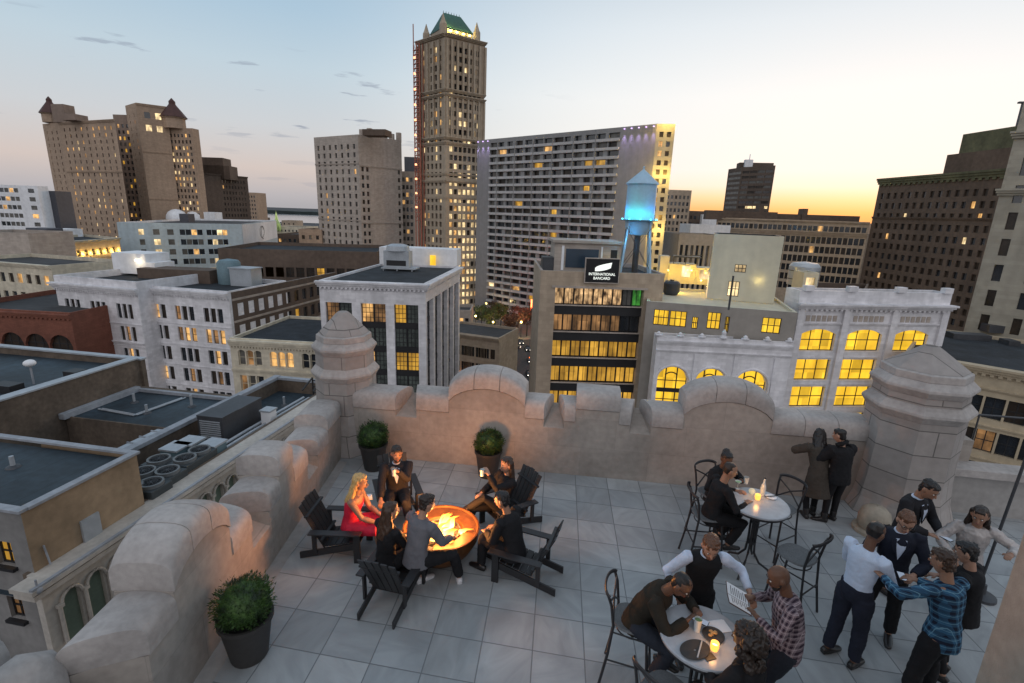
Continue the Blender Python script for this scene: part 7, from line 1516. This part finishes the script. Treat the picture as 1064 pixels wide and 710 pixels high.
# 5 reclining woman at the far right of the fire
person('woman in black reclining with crossed legs and a drink to her lips', (-1.27, 6.76, 0), 2.3, hip=(0, -.06, .40), lean=-14, head=(0, 4), feet=(((.16, .52, .40), 20), ((.02, .58, .08), 0)), hands=((.0, .18, 1.02), (.16, .22, .62)), elbow=((-.7, -.1, -.9), (.7, -.5, -.5)), knee=((.1, 1, 1.2), (.1, 1, .5)),
       sk='fair', hair=('long', 'brown'), top=('jacket', 'black'), bot=('tights', 'black'), shoes='boots', female=True, sc=.98)
# 6 person in dark clothes, right chair, back toward the camera
person('dark haired man in black leaning forward in the tilted chair right of the fire', (-.86, 5.78, 0), 1.15, hip=(0, -.02, .42), lean=18, head=(15, 15), feet=(((-.14, .42, .08), -5), ((.13, .46, .08), 8)), hands=((-.10, .38, .58), (.12, .40, .55)), elbow=((-.7, -.4, -.9), (.7, -.4, -.9)),
       sk='tan', hair=('short', 'black'), top=('jacket', 'black'), bot=('trousers', 'black'))
# 7 woman with hair up at the back table
person('woman with hair piled up raising a drink behind the back table', (1.98, 7.26, 0), -2.5, hip=(0, 0, .80), lean=10, head=(-25, 14), feet=(((-.12, .24, .36), 0), ((.12, .24, .36), 0)), hands=((-.16, .30, 1.18), (.2, .34, 1.08)), elbow=((-.9, -.1, -.7), (.8, -.1, -.7)),
       sk='brown', hair=('bun', 'black'), top=('jacket', 'black'), bot=('trousers', 'black'), shoes='boots', female=True, sc=.95)
# 8 man, back, at the back table
person('man in a black top seated with his back to us at the back table', (1.82, 6.70, 0), -1.35, hip=(0, 0, .80), lean=14, head=(-5, 12), feet=(((-.12, .24, .36), 0), ((.12, .24, .36), 0)), hands=((-.12, .40, 1.09), (.20, .38, 1.09)), elbow=((-.8, -.3, -.7), (.8, -.3, -.7)),
       sk='tan', hair=('buzz', 'dbrown'), top=('shirt', 'black'), bot=('trousers', 'black'), sc=.97)
# 9, 10 by the wall
person('person in a grey brown coat leaning on the back wall, seen from behind', (3.80, 8.28, 0), .1, hip=(0, -.04, .90), lean=22, head=(-20, 24), feet=(((-.09, -.06, .08), 0), ((.09, .06, .08), 0)), hands=((-.14, .42, 1.22), (.12, .44, 1.22)), elbow=((-1, -.2, -.4), (1, -.2, -.4)),
       sk='tan', hair=('long', 'black'), top=('coat', 'olive'), bot=('tights', 'black'), shoes='boots', sc=.90, female=True)
person('person in a black puffer jacket with fur collar by the back wall', (4.08, 8.20, 0), .35, hip=(0, -.02, .93), lean=10, head=(25, 14), feet=(((-.12, 0, .08), -60), ((.09, .03, .08), -20)), hands=((-.12, .34, 1.16), (.10, .34, 1.18)), elbow=((-1, -.4, -.5), (1, -.4, -.5)),
       sk='fair', hair=('hood', 'black'), top=('puffer', 'black'), bot=('tights', 'black'), shoes='boots', sc=.92)
# 11 waiter
person('waiter in black waistcoat and white shirt reaching across the front table', (1.30, 4.92, 0), PI+.15, hip=(0, 0, .93), lean=16, head=(-10, 26), feet=(((-.12, 0, .08), 0), ((.12, 0, .08), 0)), hands=((-.42, .30, 1.12), (.28, .22, 1.0)), elbow=((-1, -.2, -.7), (1, -.3, -.6)),
       sk='fair', hair=('short', 'ginger'), top=('vest', 'black'), bot=('trousers', 'black'), beard='ginger', vneck=None)
# 12 leaning man left of front table
person('man in a dark brown jacket bent over the front table', (.66, 4.50, 0), -2.05, hip=(0, 0, .80), lean=34, head=(0, 34), feet=(((-.12, .24, .36), 0), ((.12, .26, .36), 0)), hands=((-.10, .52, 1.12), (.08, .50, 1.12)), elbow=((-.9, 0, -.7), (.9, 0, -.7)),
       sk='brown', hair=('buzz', 'black'), top=('jacket', 'brownj'), bot=('trousers', 'denim'), curl=(1.0, 1.0), glasses=True)
# 13 bald man in plaid
person('bald man in a plum plaid shirt reading an open menu beside the front table', (2.06, 4.42, 0), 1.45, hip=(0, 0, .86), lean=10, head=(5, 24), feet=(((-.12, .0, .08), 0), ((.12, .05, .08), 0)), hands=((-.12, .33, 1.16), (.14, .33, 1.16)), elbow=((-.8, -.2, -.9), (.8, -.2, -.9)),
       sk='brown', hair=('none', 'none'), top=('shirt', 'plaidr'), bot=('trousers', 'denim'), beard='black', belly=.06, sc=1.0, curl=(.9, .9))
# 14 curly haired woman
person('woman with big curly dark hair in black at the bottom of the front table', (1.52, 3.70, 0), .75, hip=(0, 0, .80), lean=8, head=(10, 10), feet=(((-.12, .24, .36), 0), ((.12, .24, .36), 0)), hands=((-.14, .36, 1.09), (.12, .36, 1.09)), elbow=((-.8, -.3, -.7), (.8, -.3, -.7)),
       sk='brown', hair=('curly', 'dbrown'), top=('jacket', 'black'), bot=('trousers', 'black'), female=True, sc=.93)
# 15 white shirt man
person('man in a white shirt and dark trousers standing with his back to us', (3.02, 5.24, 0), -1.05, hip=(0, 0, .93), lean=5, head=(0, 10), feet=(((-.12, -.06, .08), 6), ((.12, .04, .08), -6)), hands=((-.12, .34, 1.08), (.14, .34, 1.06)), elbow=((-.8, -.6, -.7), (.8, -.6, -.7)),
       sk='brown', hair=('buzz', 'black'), top=('shirt', 'white'), bot=('trousers', 'navy'))
# 16 man with glasses
person('man with glasses in a dark jacket over a pale shirt, facing us', (3.60, 5.74, 0), PI-.25, hip=(0, 0, .93), lean=6, head=(0, 22), feet=(((-.14, .02, .08), 10), ((.16, -.05, .08), -14)), hands=((-.12, .32, 1.10), (.14, .30, 1.10)), elbow=((-.9, -.4, -.7), (.9, -.4, -.7)),
       sk='fair', hair=('short', 'ginger'), top=('jacket', 'navy'), bot=('trousers', 'black'), vneck='white', glasses=True)
# 17 suit man behind
person('man in a dark suit looking down at his phone behind the man with glasses', (4.20, 6.60, 0), PI+.55, hip=(0, 0, .93), lean=6, head=(0, 26), feet=(((-.12, 0, .08), 0), ((.12, 0, .08), 0)), hands=((-.08, .34, 1.10), (.12, .32, 1.12)), elbow=((-.9, -.4, -.7), (.9, -.4, -.7)),
       sk='tan', hair=('short', 'black'), top=('jacket', 'suit'), bot=('trousers', 'suit'), vneck='white')
# 18 shiny blouse
person('woman with long dark hair in a silvery blouse at the right of the group', (4.72, 6.25, 0), PI-.35, hip=(0, 0, .90), lean=4, head=(-18, 18), feet=(((-.1, 0, .08), 0), ((.1, 0, .08), 0)), hands=((-.30, .26, 1.26), (.24, .30, 1.06)), elbow=((-1, -.2, -.5), (1, -.2, -.6)),
       sk='tan', hair=('long', 'dbrown'), top=('blouse', 'shiny'), bot=('trousers', 'black'), shoes='boots', female=True, sc=.94)
# 19 blue plaid man
person('man in a blue plaid shirt reaching out, seen from behind', (3.60, 4.78, 0), .45, hip=(0, 0, .91), lean=10, head=(10, 14), feet=(((-.30, -.02, .08), 10), ((.16, .06, .08), -8)), hands=((-.34, .42, 1.28), (.16, .42, 1.14)), elbow=((-1, -.2, -.3), (.9, -.3, -.7)),
       sk='tan', hair=('short', 'brown'), top=('shirt', 'plaidb'), bot=('trousers', 'black'), sc=1.02)
# 20 person in black behind plaid man
person('dark haired woman in a black dress standing between the plaid man and the stone pier', (4.08, 5.24, 0), .75, hip=(0, 0, .90), lean=6, head=(15, 14), feet=(((-.1, 0, .08), 0), ((.12, .05, .08), 0)), hands=((-.12, .32, 1.10), (.14, .32, 1.10)), elbow=((-.9, -.4, -.7), (.9, -.4, -.7)),
       sk='fair', hair=('short', 'black'), top=('jacket', 'black'), bot=('tights', 'black'), shoes='leather', female=True, sc=.95)
# ---- held things
def held(name, label, cat, loc, rz, fn, sc=1):
    v = thing(name, label, cat, loc, rz); fn(v); return v
def wl(loc, rz, sc, p): return Vector(loc)+(Matrix.Rotation(rz, 3, 'Z') @ Vector(p))*sc
def glass_fn(drink):
    def f(v):
        q = MB(); q.lathe([(.03, 0), (.036, .10)], 16, cap=False); q.build('tumbler', M['glassware'], v, smooth=40); q = MB(); q.lathe([(.028, .004), (.033, .07)], 14); q.build('drink', drink, v)
    return f
held('drink_glass', 'short glass in the suited man\'s raised hand by the fire', 'glass', wl((-2.88, 6.68, 0), -2.75, 1, (.03, .36, .97)), 0, glass_fn(M['amber']))
held('drink_glass', 'short glass raised by the woman at the back table', 'glass', wl((1.98, 7.26, 0), -2.5, .95, (-.13, .41, 1.19)), 0, glass_fn(M['amber']))
held('drink_glass', 'pale drink held up by the reclining woman', 'glass', wl((-1.27, 6.76, 0), 2.3, .98, (.03, .28, 1.01)), 0, glass_fn(M['glassware']))
def menu(v):
    for s in (-1, 1):
        q = MB(); q.obox((0, 0, 0), (s*.155, 0, .025), (0, .21, .09), (0, -.003, .006)); q.build('cover', surf('brown_menu_cover', (.07, .03, .02), .5) if s < 0 else bpy.data.materials['brown_menu_cover'], v); q = MB(); q.obox((s*.004, .006, .012), (s*.143, 0, .023), (0, .198, .085), (0, -.001, .002)); q.build('page', M['whitep'], v)
        q = MB()
        for k in range(8): q.obox((s*.02, .025+.02*k, .0262+.0086*k), (s*random.uniform(.06, .11), 0, .0155), (0, .006, .0026), (0, 0, .0006))
        q.build('text_line', M['frame'], v)
mv = held('open_menu', 'open menu with white pages held by the bald man over the front table', 'menu', wl((2.06, 4.42, 0), 1.45, 1.0, (0, .38, 1.15)), 1.45, menu)
def phone_fn(v):
    q = MB(); q.box(-.036, .036, -.075, .075, 0, .009); q.build('case', M['frame'], v, bevel=.003); q = MB(); q.box(-.032, .032, -.07, .07, .0092, .0105); q.build('screen', glow('phone_screen', (.6, .75, 1), .35) if 'phone_screen' not in bpy.data.materials else bpy.data.materials['phone_screen'], v)
held('phone', 'phone in the hands of the suited man behind the group', 'phone', wl((4.20, 6.60, 0), PI+.55, 1, (.02, .44, 1.12)), PI+.55, phone_fn)
held('phone', 'phone in the hands of the man with glasses', 'phone', wl((3.60, 5.74, 0), PI-.25, 1, (.01, .42, 1.11)), PI-.25, phone_fn)
held('phone', 'phone held by the leaning man over the front table', 'phone', wl((.66, 4.50, 0), -2.05, 1, (0, .60, 1.11)), -2.05, phone_fn)

bpy.data.scenes.remove(TMP)
